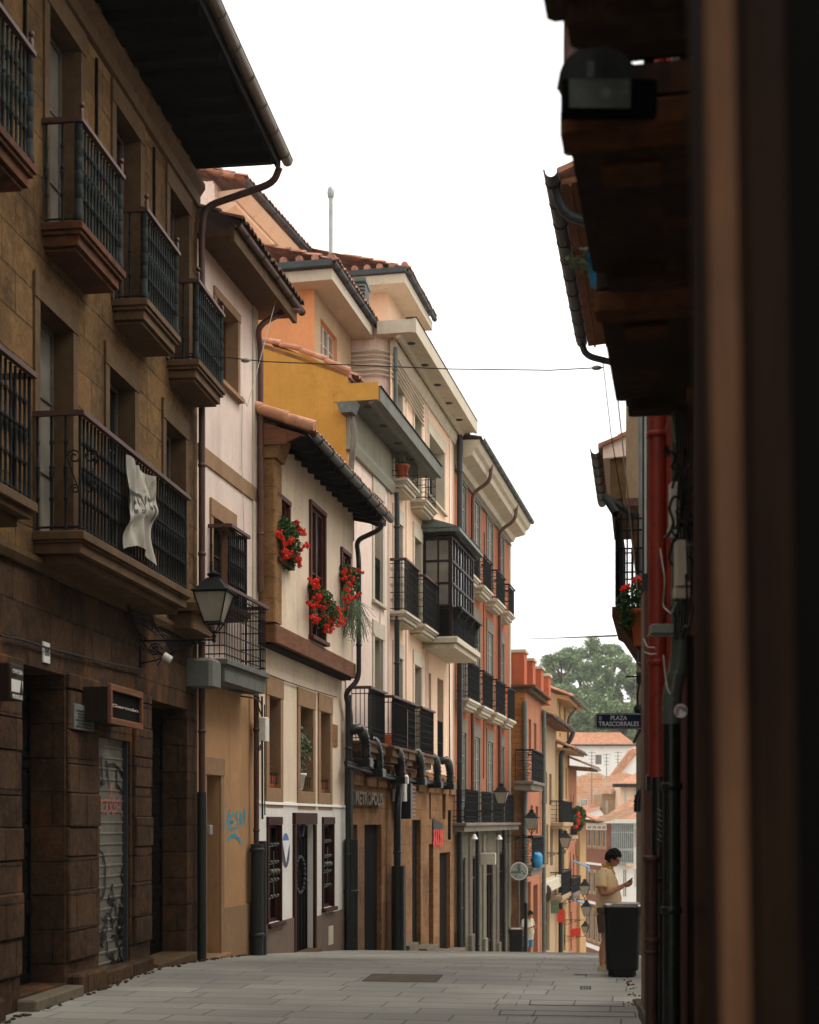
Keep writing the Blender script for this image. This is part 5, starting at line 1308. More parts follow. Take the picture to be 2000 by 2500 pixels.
# ================================================================== B5 : orange house
h5 = thing('orange_house', 'tall orange house with grey stone frames and deep pale cornice', 'building', B5.w(7, 0, -3.5))
O5 = .5
zc5 = B5.Z(1147, 1050, .85); zfr = B5.Z(1106, 1142)
f3 = B5.Z(1184, 1428, O5); f2 = B5.Z(1147, 1704, O5); f1 = B5.Z(1115, 2009, O5)
r3 = B5.Z(1183, 1355, O5); r2 = B5.Z(1147, 1616, O5); r1 = B5.Z(1115, 1923, O5)
cols = [(1121, 1136, 'A'), (1157, 1170, 'B'), (1189, 1202, 'C'), (1217.5, 1229, 'D')]
wh = []
tops = {'4': 1281, '3': 1552, '2': 1815}
z4 = B5.Z(1202, 1281); z3 = B5.Z(1202, 1552); z2 = B5.Z(1202, 1815)
for a, b, _ in cols:
    ua, ub = B5.U(a), B5.U(b)
    wh += [(ua, ub, f3, z4), (ua, ub, f2, z3), (ua, ub, f1, z2)]
part('wall', MB().wall(B5, .02, L5 - .01, f1 - .3, zfr, 0, [w + (.08,) for w in wh]).shell(B5, .02, L5 - .01, f1 - .3, zc5, 0, 9), M['orange'], h5)
for w in wh: add_window(h5, B5, *w, 0, .07, 'greyplastic', 'glasspale', 'greyst', 2, 3, .2, .04, False, .5)
part('frieze', MB().fbox(B5, .0, L5, -.02, .05, zfr, zc5 - .55).fbox(B5, -.0, L5 + .02, .0, .08, zfr - .05, zfr + .04), M['greyst'], h5)
part('cornice', MB().prof_u(B5, [(-.1, zc5 - .6), (.12, zc5 - .58), (.2, zc5 - .4), (.62, zc5 - .3), (.66, zc5 - .12), (.78, zc5 - .05), (.86, zc5 + .12), (.86, zc5 + .2), (-.1, zc5 + .24)], -.02, L5 + .35), M['pale_st'], h5)
part('gutter', gutter_mb(B5, -.02, L5 + .35, .84, zc5 + .24, .09, 7, .9), M['gutterdark'], h5)
part('roof', tile_mb(B5, .02, L5 + .3, .9, zc5 + .24, 6, .3, .26, 4), M['tiledark'], h5)
part('quoin_strip', MB().fbox(B5, L5 - .35, L5 + .02, .0, .06, f1 - 4, zfr), M['pale_st'], h5)
lay5 = [(.09, 0), (.06, .06), (.12, .12), (.08, .22)]
cs = [(B5.U(a) + B5.U(b)) / 2 for a, b, _ in cols]
for k, (a, b) in enumerate(((1147, 1174), (1183, 1207), (1215, 1238), (1244.5, 1261))):
    ua, ub = B5.U(a, O5), B5.U(b, O5)
    add_balcony(h5, B5, ua, ub, 0, O5, f2, r2, lay5, 'pale_st', 'rows', .13, .0125, 'irondark', 'irondark', .02, False, .04)
    if k: add_balcony(h5, B5, ua + .1, ub - .2, 0, O5, f3, r3, lay5, 'pale_st', 'rows', .14, .0125, 'irondark', 'irondark', .02, False, .04)
    else: add_balcony(h5, B5, ua + .3, ub, 0, O5, f3, r3, lay5, 'pale_st', 'rows', .14, .0125, 'irondark', 'irondark', .02, False, .04)
bl5 = part('long_balcony', MB().bev(B5, B5.U(1146, O5) - .6, L5 - .1, -.05, O5, f1 - .1, f1, .01).bev(B5, B5.U(1146, O5) - .5, L5 - .2, -.05, O5 - .08, f1 - .3, f1 - .103, .02), M['greyst'], h5)
for a, b in ((1146, 1172), (1180, 1204), (1209, 1231), (1237, 1258)):
    part('railing', railing_mb(B5, B5.U(a, O5) - (.5 if a < 1150 else 0), B5.U(b, O5), 0, O5 - .03, f1 + .01, r1, 'rows', .13, .013), M['irondark'], bl5)
for px in (1146, 1213.5):
    u = B5.U(px); P = [B5.w(u, .8, zc5 + .1), B5.w(u, .75, zc5 - .5), B5.w(u, .12, zc5 - .9), B5.w(u, .12, f1 - .2)]
    part('downpipe', pipe_mb(bend(P, 4, .25), .07, True, 8, 3), M['pipebrown'], h5)
g5 = [(B5.U(1119), B5.U(1135)), (B5.U(1153), B5.U(1168)), (B5.U(1187), B5.U(1203)), (B5.U(1219), B5.U(1230))]
zt5 = B5.Z(1170, 2088)
part('ground_floor_wall', MB().wall(B5, .02, L5 - .01, -6.6, f1 - .3, .02, [(a, b, -6.6, zt5, .12) for a, b in g5]).shell(B5, .02, L5 - .01, -6.6, f1 - .3, .02, 8, True), M['greyst2'], h5)
for px in (1113, 1145, 1178, 1212, 1240):
    u = B5.U(px); part('pilaster', MB().bev(B5, u - .22, u + .22, .0, .1, -6.6, f1 - .45, .03).bev(B5, u - .3, u + .3, .0, .18, -6.6, ground_z(0, B5.w(u, 0, 0).y) + 1.1, .03), M['greyst'], h5)
for i, (a, b) in enumerate(g5):
    d = part('door', frame_mb(B5, a, b, -6, zt5, -.11, 2, 1, .1, .08, .8), M['darkwood'], h5); part('door_panel', MB().fbox(B5, a, b, -.14, -.09, -6.5, zt5), M['doorblack'], d)
for px, col in ((1146, 'pipeblack'), (1213, 'pipeblack')): part('downpipe', pipe_mb([B5.w(B5.U(px), .3, f1 - .2), B5.w(B5.U(px), .3, -6.5)], .08, True, 8, 2), M[col], h5)
for px, py, lb in ((1158, 2045, 'white floodlight tilted down beneath the near end of the long dark balcony'), (1219, 2046, 'small white shaded lamp beneath the far end of the long dark balcony')):
    p = B5.at(px, py, .45); t = thing('spotlight', lb, 'floodlight', p)
    part('shade', MB().lathe(p, [(.04, .12), (.06, .09), (.13, -.04), (.135, -.05)], 10), M['whiteplastic'], t); part('arm', MB().tube([B5.at(px - 4, py - 12, .02), p + Vector((0, 0, .15))], .02, 5), M['irondark'], t)
wb = thing('projecting_sign', 'pale rectangular projecting sign between the grey ground floor pilasters of the orange house', 'sign', B5.at(1200, 2112, .4))
part('board', MB().bev(B5, B5.U(1197, .4) - .1, B5.U(1197, .4) + .05, .05, .62, B5.Z(1200, 2110, .4), B5.Z(1200, 2082, .4), .02), M['pale_st'], wb)

# ================================================================== B6 : amber stone side and faded pink front, red roof piers
h6 = thing('stone_sided_house', 'faded pink house with amber stone side wall and red parapet piers', 'building', B6.w(6, .6, -5))
Q6 = B6.sub(0.02, .66); u6 = Q6.U(1322)
def s6(px, py):
    o = B6.O(px, .02); q = B6.w(.02, o, 0); d = -ST * q.x + CT * q.y
    return EYE + (HY - py) / F * d
zt6 = s6(1282, 1684); W6 = .66
part('side_wall', MB().fbox(B6, .0, .5, -8, W6 - .01, s6(1260, 1925), zt6).fbox(B6, -.02, .5, -8, W6 + .02, s6(1260, 1925) - .02, s6(1260, 1925) + .06), M['amberrough'], h6)
part('side_wall', MB().fbox(B6, .0, .5, -8, W6 - .01, -8.5, s6(1260, 1925) - .02), M['amber'], h6)
fh = [(Q6.U(1291), Q6.U(1297), Q6.Z(1297, 1838), Q6.Z(1297, 1758)), (Q6.U(1304), Q6.U(1310), Q6.Z(1310, 1838), Q6.Z(1310, 1768)), (Q6.U(1296), Q6.U(1301), Q6.Z(1301, 2035), Q6.Z(1301, 1967)), (Q6.U(1308), Q6.U(1314), Q6.Z(1314, 2035), Q6.Z(1314, 1969)), (Q6.U(1288), Q6.U(1296), -7.5, Q6.Z(1300, 2150)), (Q6.U(1302), Q6.U(1313), -7.5, Q6.Z(1308, 2160))]
part('front_wall', MB().wall(Q6, 0, u6, -8.5, zt6, 0, [h + (.3,) for h in fh]).shell(Q6, 0.01, u6, -8.5, zt6, 0, 8, True, False), M['pink6'], h6)
for h in fh[:4]: add_window(h6, Q6, *h, 0, .27, 'darkwood', 'glass', None, 2, 1)
for h in fh[4:]: part('door', MB().fbox(Q6, h[0], h[1], -.3, -.27, -8.5, h[3]), M['doorblack'], h6)
part('cornice', MB().bev(B6, -.15, u6 + .3, -8, W6 + .45, zt6 + .1, zt6 + .22, .03).bev(B6, -.05, u6 + .2, -8, W6 + .25, zt6 - .08, zt6 + .097, .03), M['b1trim'], h6)
for k, u in enumerate((0.1, 3.4, 6.9, 10.4)):
    pr = MB(); cp_ = MB(); pr.fbox(B6, u, u + (1.1 if k else 1.0), -3 if not k else -.9, W6 - .05, zt6 + .23, zt6 + 1.62); cp_.bev(B6, u - .06, u + 1.16, -3 if not k else -.95, W6 + .03, zt6 + 1.622, zt6 + 1.76, .02)
    q_ = part('parapet_pier', pr, M['brick6'], h6); part('pier_cap', cp_, M['pale_st'], q_)
part('downpipe', pipe_mb([B6.w(-.1, W6 + .0, zt6 - .5), B6.w(-.1, W6 + .0, -7)], .1, True, 8, 3), M['pipegrey'], h6)
part('downpipe', pipe_mb([B6.w(u6 - .3, W6 + .15, zt6 - .5), B6.w(u6 - .3, W6 + .15, -7)], .1, True, 8, 3), M['pipegrey'], h6)
zu, zur = Q6.Z(1300, 1906, .7), Q6.Z(1300, 1832, .7); zv, zvr = Q6.Z(1300, 2118, .7), Q6.Z(1300, 2046, .7)
for zf, zr in ((zu, zur), (zv, zvr)):
    add_balcony(h6, Q6, Q6.U(1300, .7), Q6.U(1300, .7) + 4.4, 0, .75, zf, zr, [(.12, 0), (.25, .1)], 'greyst', 'lace', .24, .02, 'irondark', 'irondark', .02, False, .06)
bg = MB(); p = Q6.at(1311, 2100, .85); bg.ball(p, .28, 10, 8, (.85, .85, 1.2)); 
for v in bg.v: v += Vector((random.uniform(-.04, .04), random.uniform(-.04, .04), random.uniform(-.04, .04)))
single('hanging_ball', bg, M['bluebag'], 'crumpled blue plastic bundle hanging on the dark iron balcony', 'bundle')
rsn = thing('round_sign', 'back of a round traffic sign with stickers in front of the amber stone wall', 'traffic sign', pix(1267, 2318, 57))
dc = pix(1267, 2127, 57); fs = face_frame(57, 1267)
zc_ = dc.z
part('disc', disc(fs, 0, zc_, .345, .345, .02, n=28, t=.03), M['greyplastic'], rsn)
part('rim', MB().tube([fs.w(.345 * math.cos(i * math.pi / 14), .04, zc_ + .345 * math.sin(i * math.pi / 14)) for i in range(29)], .015, 5), M['whiteplastic'], rsn)
part('brace', MB().fbox(fs, -.06, .06, .052, .075, zc_ - .05, zc_ + .3).fbox(fs, -.33, .08, .052, .07, zc_ - .08, zc_ + .0), M['pipegrey'], rsn)
stk = MB()
for a, b, w in ((.1, -.02, .05), (-.15, -.22, .06), (.02, -.26, .04), (-.2, .2, .03), (.17, -.12, .06)): stk.fbox(fs, a, a + w, .0525, .055, zc_ + b, zc_ + b + w)
part('stickers', stk, M['blackpaint'], rsn)
part('pole', MB().tube([fs.w(.0, -.0, -4.2), fs.w(.0, -.0, zc_ + .2)], .03, 8), M['pipegrey'], rsn)
put_lamp(B5, B5.U(1160, 0) - 2.2, 0, B5.Z(1180, 1978, 1.0), 1.3, 'lantern in front of the long dark balcony of the orange house', 1.0)

cab(B4, [(928, 1210), (929, 1400), (927, 1660)], .03, .012, 'cablepale', 'pale cord running down between the windows of the peach house')
cab(B4, [(1096, 1480), (1097, 1650), (1099, 1900)], .05, .02, 'cable', 'black cable beside the last downpipe of the peach house')
cab(B5, [(1183, 1300), (1181, 1480), (1182, 1700), (1181, 1900)], .05, .02, 'cable', 'dark cord hanging between the middle window columns of the orange house')
# ================================================================== further houses on the left going down the hill
C6 = B6.sub(u6 + .0, .45)
def simple_house(name, label, fr, L, z0, zt, wallm, roofm, wins=(), eave=.6, back=7, oside=0, wm='darkwood', sm=None, slope=.4, gut='gutterdark', soff='beam', flip=None):
    h = thing(name, label, 'building', fr.w(L / 2, 0, z0 + 3))
    part('wall', MB().wall(fr, 0, L, z0, zt, 0, [w[:4] + (.25,) for w in wins]).shell(fr, 0, L, z0, zt, 0, back), M[wallm], h)
    for w in wins: add_window(h, fr, *w[:4], 0, .22, wm, 'glass', sm, 2, 1, .14, .04, False)
    if eave:
        e = MB().prof_u(fr, [(-.1, zt - .02 + .02), (eave, zt - .12), (eave, zt), (-.1, zt + .14)], -.3, L + .3)
        part('eave', e, M[soff], h)
        part('roof', roof_mb(fr, -.4, L + .4, eave + .12, zt + .1, back * .7, slope, .3, .06), M[roofm], h)
        part('gutter', gutter_mb(fr, -.4, L + .4, eave + .05, zt + .02, .08, 6, 2), M[gut], h)
    return h
def RW(fr, a, b, yt, yb, o=0): return (fr.U(a, o), fr.U(b, o), fr.Z(b, yb, o), fr.Z(b, yt, o))
# B7 pale beige
F7 = B6.sub(u6 + .35, .35); L7 = F7.U(1358)
h7 = simple_house('beige_house', 'narrow pale beige house with dark slit windows behind the black downpipe', F7, L7, -10, F7.Z(1345, 1775), 'beige', 'tilebrown', [RW(F7, 1330, 1336, 1885, 1962), RW(F7, 1341, 1347, 1890, 1965), RW(F7, 1334, 1339, 2013, 2110), RW(F7, 1343, 1350, 2016, 2112), RW(F7, 1332, 1342, 2180, 2320)], .8)
P = [F7.w(L7 + .3, .9, F7.Z(1345, 1775) - .1), F7.w(L7 + .2, .8, F7.Z(1345, 1795)), F7.w(L7, .25, F7.Z(1345, 1835)), F7.w(L7, .25, -9)]
part('downpipe', pipe_mb(bend(P, 4, .3), .13, False), M['pipeblack'], h7)
part('ledge', MB().bev(F7, .1, L7 - .2, 0, .5, F7.Z(1345, 2165), F7.Z(1345, 2140), .03), M['pale_st'], h7)
# B8 taller volume behind with its gable towards the viewer
F8 = B6.sub(u6 + 6.5, -.3); 
h8 = thing('tall_ochre_house', 'tall ochre house whose beige gable and tiled roof rise behind the red parapet piers', 'building', F8.w(4, 0, -6))
a8, b8 = F8.U(1359), F8.U(1390); z8 = F8.Z(1372, 1688, .6)
ws = [RW(F8, 1365, 1369, 1715, 1760), RW(F8, 1377, 1381, 1728, 1775), RW(F8, 1366, 1369, 1790, 1800)]
part('wall', MB().wall(F8, a8, b8, -11, z8, 0, [w + (.25,) for w in ws]).shell(F8, a8, b8, -11, z8, 0, 9), M['yellow'], h8)
for w in ws: add_window(h8, F8, *w, 0, .22, 'darkwood', 'glass', None, 2, 1)
z8g = z8 + 2.2
gp8 = [F8.w(a8 - .03, .02, -8), F8.w(a8 - .03, .02, z8 + .1), F8.w(a8 - .03, -5.5, z8g + .4), F8.w(a8 - .03, -11, z8), F8.w(a8 - .03, -11, -8)]
part('gable_wall', MB().prism(gp8, [p + Vector((.02, .3, 0)) for p in gp8]), M['beige'], h8)
part('eave', MB().prof_u(F8, [(0, z8 - .1), (.75, z8 - .28), (.75, z8), (0, z8 + .1)], a8 - .1, b8 + .5), M['yellow'], h8)
part('roof', roof_mb(F8, a8 - .5, b8 + .8, 1.0, z8 + .02, 6.5, .4, .3, .07), M['tilefar'], h8)
part('gutter', gutter_mb(F8, a8 - .3, b8 + .9, .85, z8, .1, 6, 2), M['gutterdark'], h8)
part('downpipe', MB().tube(bend([F8.w(b8 - 2.5, .8, z8 - .1), F8.w(b8 - 3, .2, z8 - .9), F8.w(b8 - 3, .2, -8)], 4, .3), .09, 7), M['pipebrown'], h8)
# B9, B10 further down
F9 = B6.sub(u6 + .35 + L7, .35, .6)
L9a = F9.U(1388); z9 = F9.Z(1375, 1822, .7)
h9 = simple_house('ochre_house', 'ochre house with tiled eave and iron balconies, down the slope past the black downpipe', F9, L9a, -12, z9, 'yellow', 'tilefar', [RW(F9, 1366, 1369, 1865, 1950), RW(F9, 1373, 1376, 1870, 1950), RW(F9, 1381, 1384, 1875, 1950), RW(F9, 1366, 1370, 2040, 2165), RW(F9, 1374, 1378, 2040, 2165), RW(F9, 1366, 1371, 2225, 2320), RW(F9, 1376, 1381, 2225, 2320)], .9, soff='yellow')
for (a, b, yf, yr) in ((1376, 1400, 2008, 1957), (1374, 1398, 2188, 2132)):
    add_balcony(h9, F9, F9.U(a, .7), F9.U(b, .7), 0, .7, F9.Z(a, yf, .7), F9.Z(a, yr, .7), [(.2, 0), (.15, .1)], 'beige', 'rows', .3, .024, 'irondark', 'irondark', .02, False, .07)
F10 = F9.sub(L9a, .0, .8); L10 = F10.U(1408); z10 = F10.Z(1400, 1868, .7)
h10 = simple_house('salmon_house', 'salmon pink house with grey gutter at the far end of the left row', F10, L10, -14, z10, 'pink6', 'tilebrown', [RW(F10, 1393, 1395, 1940, 1990), RW(F10, 1400, 1402, 1940, 1990), RW(F10, 1392, 1394, 2080, 2150), RW(F10, 1399, 1402, 2085, 2150), RW(F10, 1393, 1396, 2225, 2320)], 1.3, gut='pipesilver', soff='beam')
add_balcony(h10, F10, F10.U(1398, .8), F10.U(1412, .8), 0, .8, F10.Z(1400, 2040, .8), F10.Z(1400, 2005, .8), [(.2, 0), (.15, .1)], 'beige', 'bars', .3, .024, 'irondark', 'irondark', .02, False, .07)
add_balcony(h10, F10, F10.U(1400, .9), F10.U(1420, .9), 0, .9, F10.Z(1405, 2180, .9), F10.Z(1405, 2145, .9), [(.2, 0), (.15, .1)], 'greyst', 'lace', .3, .03, 'irondark', 'irondark', .02, False, .07)
geranium(F10, [(1412, 1990, .5), (1408, 2010, .45)], [(1413, 1985), (1415, 1995), (1416, 2003), (1412, 2006), (1409, 2016), (1414, 2012), (1407, 2018), (1416, 2010), (1411, 2000)], 'bright red flowers on the far salmon house balcony', .9, 1.7, .35, group='red flowers')
F11 = F10.sub(L10, .2, 1.2); L11 = F11.U(1431, 0)
h11 = simple_house('low_ochre_house', 'low ochre house with a sloping tile edge and blue awning before the brown brick block', F11, L11, -16, F11.Z(1420, 2005), 'yellow', 'tilefar', [RW(F11, 1413, 1416, 2060, 2090), RW(F11, 1422, 1425, 2150, 2190)], .9)
aw = F11
for (px, py, lb) in ((1421, 2115, 'blue awning on the low ochre house, upper'), (1421, 2208, 'pale blue awning on the low ochre house, lower')):
    u = F11.U(px, .6); z = F11.Z(px, py, .6)
    single('awning', MB().prof_u(F11, [(0, z + .35), (1.0, z), (1.0, z - .3), (.96, z - .3), (.95, z - .02), (0, z + .32)], u - .5, u + .5), M['bluebag'], lb, 'awning')
# lanterns down the hill
for fr, px, py, o, lb in ((Q6, 1276, 2040, .0, 'second lantern down the street, in front of the faded pink front'),):
    pass
def lamp_px(fr, px, py, arm, label, s=1.0):
    """lantern whose arm end is seen at (px, py)"""
    put_lamp(fr, fr.U(px, arm), 0, fr.Z(px, py, arm), arm, label, s)
lamp_px(B5, 1298, 2040, 1.25, 'lantern on a scrolled arm before the faded pink house and its iron balconies', 1.15)
lamp_px(F7, 1380, 2082, 1.3, 'lantern bracketed from the narrow beige house', 1.15)
lamp_px(F9, 1428, 2196, 1.5, 'lantern before the brown brick block, upper of the distant ones', 1.2)
lamp_px(F10, 1432, 2246, 1.5, 'small lantern below the distant ones, above the red box signs', 1.2)
lamp_px(F10, 1429, 2286, 1.2, 'farthest small lantern, lowest down the hill', .9)
for (px, py, w, h_, lb) in ((1405, 2276, .3, .28, 'bright red hanging box sign low down the hill'),):
    p = F9.at(px, py, .8); c_, s_ = math.cos(.4), math.sin(.4); mb = MB()
    mb.hexa([p + Vector(q) for q in ((-w, -.1, -h_), (w, -.1, -h_ * .6), (w, .15, -h_ * .6), (-w, .15, -h_), (-w, -.1, h_ * .6), (w, -.1, h_), (w, .15, h_), (-w, .15, h_ * .6))])
    single('hanging_sign', mb, M['redsign'], lb, 'shop sign')
for (px, py0, py1, m, lb, fr) in ((1372, 2220, 2252, 'redsign', 'red and white vertical banner sign on the ochre house', F9), (1357, 2200, 2230, 'grass', 'small green vertical sign beside the black downpipe', F7)):
    u = fr.U(px, .4); single('hanging_banner', MB().fbox(fr, u, u + .06, .15, .55, fr.Z(px, py1, .4), fr.Z(px, py0, .4)), M[m], lb, 'sign')
t = thing('round_mirror_sign', 'pale oval sign seen edge-on in front of the beige house shopfront', 'sign', F7.at(1336, 2180, .5))
part('disc', disc(face_frame(F7.D(1336, .5), 1336, 62), 0, F7.Z(1336, 2181, .5), .42, .42, .0, t=.04), M['greyst'], t)

# ================================================================== distant town across the dip
def ff(depth, px0, rot=0): return face_frame(depth, px0, rot)
def X(fr, px): return fr.U(px)
# white house
Fw = ff(185, 1380, 0); hw = thing('white_house', 'long white house with one square window and an orange tiled roof below the trees', 'building', Fw.w(5, 0, 0))
u0, u1 = Fw.U(1360), Fw.U(1552); z0, z1 = Fw.Z(1400, 1990), Fw.Z(1460, 1817)
wn = (Fw.U(1454), Fw.U(1469), Fw.Z(1460, 1866), Fw.Z(1460, 1843))
part('wall', MB().wall(Fw, u0, u1, z0 - 8, z1, 0, [wn + (.3,)]).shell(Fw, u0, u1, z0 - 8, z1, 0, 7), M['offwhite'], hw)
add_window(hw, Fw, *wn, 0, .2, 'pipegrey', 'glasspale', None, 2, 0)
zr = Fw.Z(1460, 1789, -3); rr = Fw.U(1519, -3)
def ribbed(A, B, C, D, n=60, amp=.07):
    """tile slope A-B at the eave, D-C at the ridge"""
    mb = MB(); vs = []; m = 10
    for j in range(m + 1):
        for i in range(n * 2 + 1):
            t = i / (n * 2); p = A + (B - A) * t; q = D + (C - D) * t; r_ = p + (q - p) * j / m
            vs.append(r_ + Vector((0, 0, amp * (i % 2))))
    W_ = n * 2 + 1
    return mb.add(vs, [(j * W_ + i, j * W_ + i + 1, (j + 1) * W_ + i + 1, (j + 1) * W_ + i) for j in range(m) for i in range(n * 2)])
part('roof', ribbed(Fw.w(u0, .5, z1 - .05), Fw.w(u1, .5, z1 - .05), Fw.w(rr, -4.5, Fw.Z(1460, 1789, -4.5)), Fw.w(u0, -4.5, Fw.Z(1460, 1789, -4.5)), 46, .1), M['tilefar'], hw)
part('roof_hip', MB().poly([Fw.w(u1, .5, z1 - .05), Fw.w(u1, -9, z1 - .05), Fw.w(rr, -4.5, Fw.Z(1460, 1789, -4.5))]), M['tilefar'], hw)
part('gutter', MB().fbox(Fw, u0, u1, .45, .6, z1 - .25, z1 - .06), M['gutterdark'], hw)
part('downpipe', MB().tube([Fw.w(Fw.U(1472), .3, z1 + .1), Fw.w(Fw.U(1472), .3, z1 - .5)], .08, 6), M['whiteplastic'], hw)
# diagonal tile verge house
Fd = ff(165, 1480, 0); hd = thing('white_gable_house', 'white gabled house with a steep orange tile edge at the right of the white house', 'building', Fd.w(3, 0, 0))
def fp(fr, px, py, o=0.0): return fr.w(fr.U(px, o), o, fr.Z(px, py, o))
A = [fp(Fd, 1490, 1895), fp(Fd, 1512, 1893), fp(Fd, 1562, 1833), fp(Fd, 1572, 1826), fp(Fd, 1545, 1828), fp(Fd, 1535, 1834)]
part('roof_edge', MB().prism(A, [p + Vector((0, 1.5, .2)) for p in A]), M['tilefar'], hd)
A = [fp(Fd, 1500, 1960), fp(Fd, 1513, 1893), fp(Fd, 1563, 1833), fp(Fd, 1600, 1833), fp(Fd, 1600, 1960)]
A = [p + Vector((0, .4, 0)) for p in A]; part('gable_wall', MB().prism(A, [p + Vector((0, 6, 0)) for p in A]), M['offwhite'], hd)
# ruined masonry wall
Fr_ = ff(150, 1400, 0); hr = thing('ruined_wall', 'ruined orange rubble masonry wall with crumbling top and a small barred window', 'wall', Fr_.w(3, 0, -4))
random.seed(9); pts = []
xs = list(range(1385, 1560, 5))
for x in xs: pts.append(fp(Fr_, x, 1890 + 4 * math.sin(x * .09) + random.uniform(-2, 2) + (8 if x < 1405 else 0)))
A = [fp(Fr_, 1385, 2120)] + pts + [fp(Fr_, 1558, 2120)]
part('masonry', MB().prism(A, [p + Vector((0, .8, 0)) for p in A]), M['ruin'], hr)
wn = (Fr_.U(1417, .1), Fr_.U(1435, .1), Fr_.Z(1425, 1975, .1), Fr_.Z(1425, 1950, .1)); wp = part('window', frame_mb(Fr_, *wn, .05, 4, 0, .1, .15), M['whiteplastic'], hr); part('pane', MB().fbox(Fr_, wn[0], wn[1], .02, .06, wn[2], wn[3]), M['glasspale'], wp)
# small roofs left
Fs = ff(140, 1400, 0); hs_ = thing('low_white_house', 'low white house with an orange tile roof at the foot of the ruined wall', 'building', Fs.w(2, 0, -6))
A = [fp(Fs, 1408, 2120), fp(Fs, 1408, 1995), fp(Fs, 1462, 1972), fp(Fs, 1475, 1990), fp(Fs, 1475, 2120)]
part('wall', MB().prism(A, [p + Vector((0, 4, 0)) for p in A]), M['offwhite'], hs_)
A = [fp(Fs, 1406, 1995, .2), fp(Fs, 1464, 1974, .2), fp(Fs, 1462, 1962, -3), fp(Fs, 1410, 1972, -3)]
part('roof', ribbed(A[0], A[1], A[2], A[3], 16, .08), M['tilefar'], hs_)
# cream houses on the right
def block(name, label, depth, px0, px1, pyt, pyb, wallm, wins=(), rot=0, back=6, wm='whiteplastic', pm='glasspale', sm=None):
    fr = ff(depth, px0, rot); h = thing(name, label, 'building', fr.w(1, 0, fr.Z(px0, pyb)))
    a, b = 0, fr.U(px1); ws = [(fr.U(w[0]), fr.U(w[1]), fr.Z(w[0], w[3]), fr.Z(w[0], w[2])) for w in wins]
    part('wall', MB().wall(fr, a, b, fr.Z(px0, pyb), fr.Z(px0, pyt), 0, [w + (.2,) for w in ws]).shell(fr, a, b, fr.Z(px0, pyb), fr.Z(px0, pyt), 0, back), M[wallm], h)
    for w in ws: add_window(h, fr, *w, 0, .15, wm, pm, sm, 2, 1, .12, .05, False)
    return h, fr
h_, f_ = block('upper_cream_house', 'small cream house with brown slate roof beneath the ruined wall', 142, 1470, 1520, 1938, 2040, 'beige', [(1479, 1485, 1953, 1985), (1500, 1507, 1952, 1985)], 0)
part('roof', ribbed(fp(f_, 1455, 1936, .8), fp(f_, 1530, 1932, .8), fp(f_, 1526, 1915, -3), fp(f_, 1480, 1920, -3), 12, .1), M['tilebrown'], h_)
h_, f_ = block('timber_eave_house', 'peach house with dark timber eave and tiled roof at the right edge of the view', 138, 1516, 1600, 1920, 2040, 'peach', [(1524, 1530, 1928, 1968), (1548, 1556, 1925, 1950)], 0)
part('eave', MB().fbox(f_, -.8, f_.U(1600), -.2, .9, f_.Z(1516, 1922), f_.Z(1516, 1914)), M['darkwood'], h_)
part('roof', ribbed(fp(f_, 1506, 1914, 1.0), fp(f_, 1600, 1910, 1.0), fp(f_, 1600, 1880, -4), fp(f_, 1560, 1884, -4), 16, .1), M['tilemid'], h_)
# house with glazed gallery
h_, f_ = block('glazed_gallery_house', 'white house with a grey glazed gallery and wide orange tile roof behind the man', 122, 1476, 1620, 2004, 2500, 'offwhite', [(1547, 1553, 2025, 2068), (1558, 1564, 2025, 2068), (1521, 1530, 2122, 2190), (1548, 1553, 2122, 2165), (1559, 1564, 2122, 2165)], 0)
part('roof', ribbed(fp(f_, 1466, 2001, .8), fp(f_, 1620, 1999, .8), fp(f_, 1620, 1950, -6), fp(f_, 1545, 1950, -6), 44, .1), M['tilemid'], h_)
part('fascia', MB().fbox(f_, -.4, f_.U(1620), -.1, .8, f_.Z(1476, 2010), f_.Z(1476, 2000)), M['whiteplastic'], h_)
u0, u1, z0, z1 = f_.U(1479), f_.U(1544), f_.Z(1480, 2108), f_.Z(1480, 2011)
gl = MB().fbox(f_, u0, u1, 0, .5, z0, z0 + .12).fbox(f_, u0, u1, 0, .5, z1 - .12, z1).fbox(f_, u0, u1, .35, .5, z0 + 1.1, z0 + 1.3).fbox(f_, u0, u1, .35, .5, z1 - .8, z1 - .7)
for k in range(15): u = u0 + (u1 - u0) * k / 14; gl.fbox(f_, u - .035, u + .035, .35, .53, z0, z1)
part('gallery', gl, M['pipesilver'], h_); part('gallery_glass', MB().fbox(f_, u0, u1, .05, .38, z0 + .05, z1 - .05), M['glasspale'], h_)
for (px, py) in ((1531, 2108),): part('balcony_slab', MB().fbox(f_, f_.U(1527), f_.U(1546), 0, .7, f_.Z(1531, 2115), f_.Z(1531, 2108)), M['peach'], h_)
# brown brick block
p12 = pix(1481, 2100, 108); f12 = Fr((p12.x, p12.y), -13.5, -1); hk = thing('brown_brick_block', 'brown brick block with cream bands and narrow windows at the bottom of the hill', 'building', f12.w(2, 0, -12))
u1 = f12.U(1430); rows = ((2023, 2065), (2128, 2176), (2222, 2292)); wins = []
zt12 = f12.Z(1432, 2010)
for yt, yb in rows:
    for a, b in ((1438, 1444), (1450, 1456), (1462, 1468), (1474, 1479)):
        wins.append((f12.U(b), f12.U(a), f12.Z(1440, yb), f12.Z(1440, yt)))
part('wall', MB().wall(f12, 0, u1, -18, zt12, 0, [w + (.04,) for w in wins]).shell(f12, 0, u1, -18, zt12, 0, .35), M['brownbrick'], hk)
for w in wins: add_window(hk, f12, *w, 0, .03, 'beige', 'glass', 'beige', 1, 0, .22, .05, True, .2, bottom=True, fw=.04)
bd = MB()
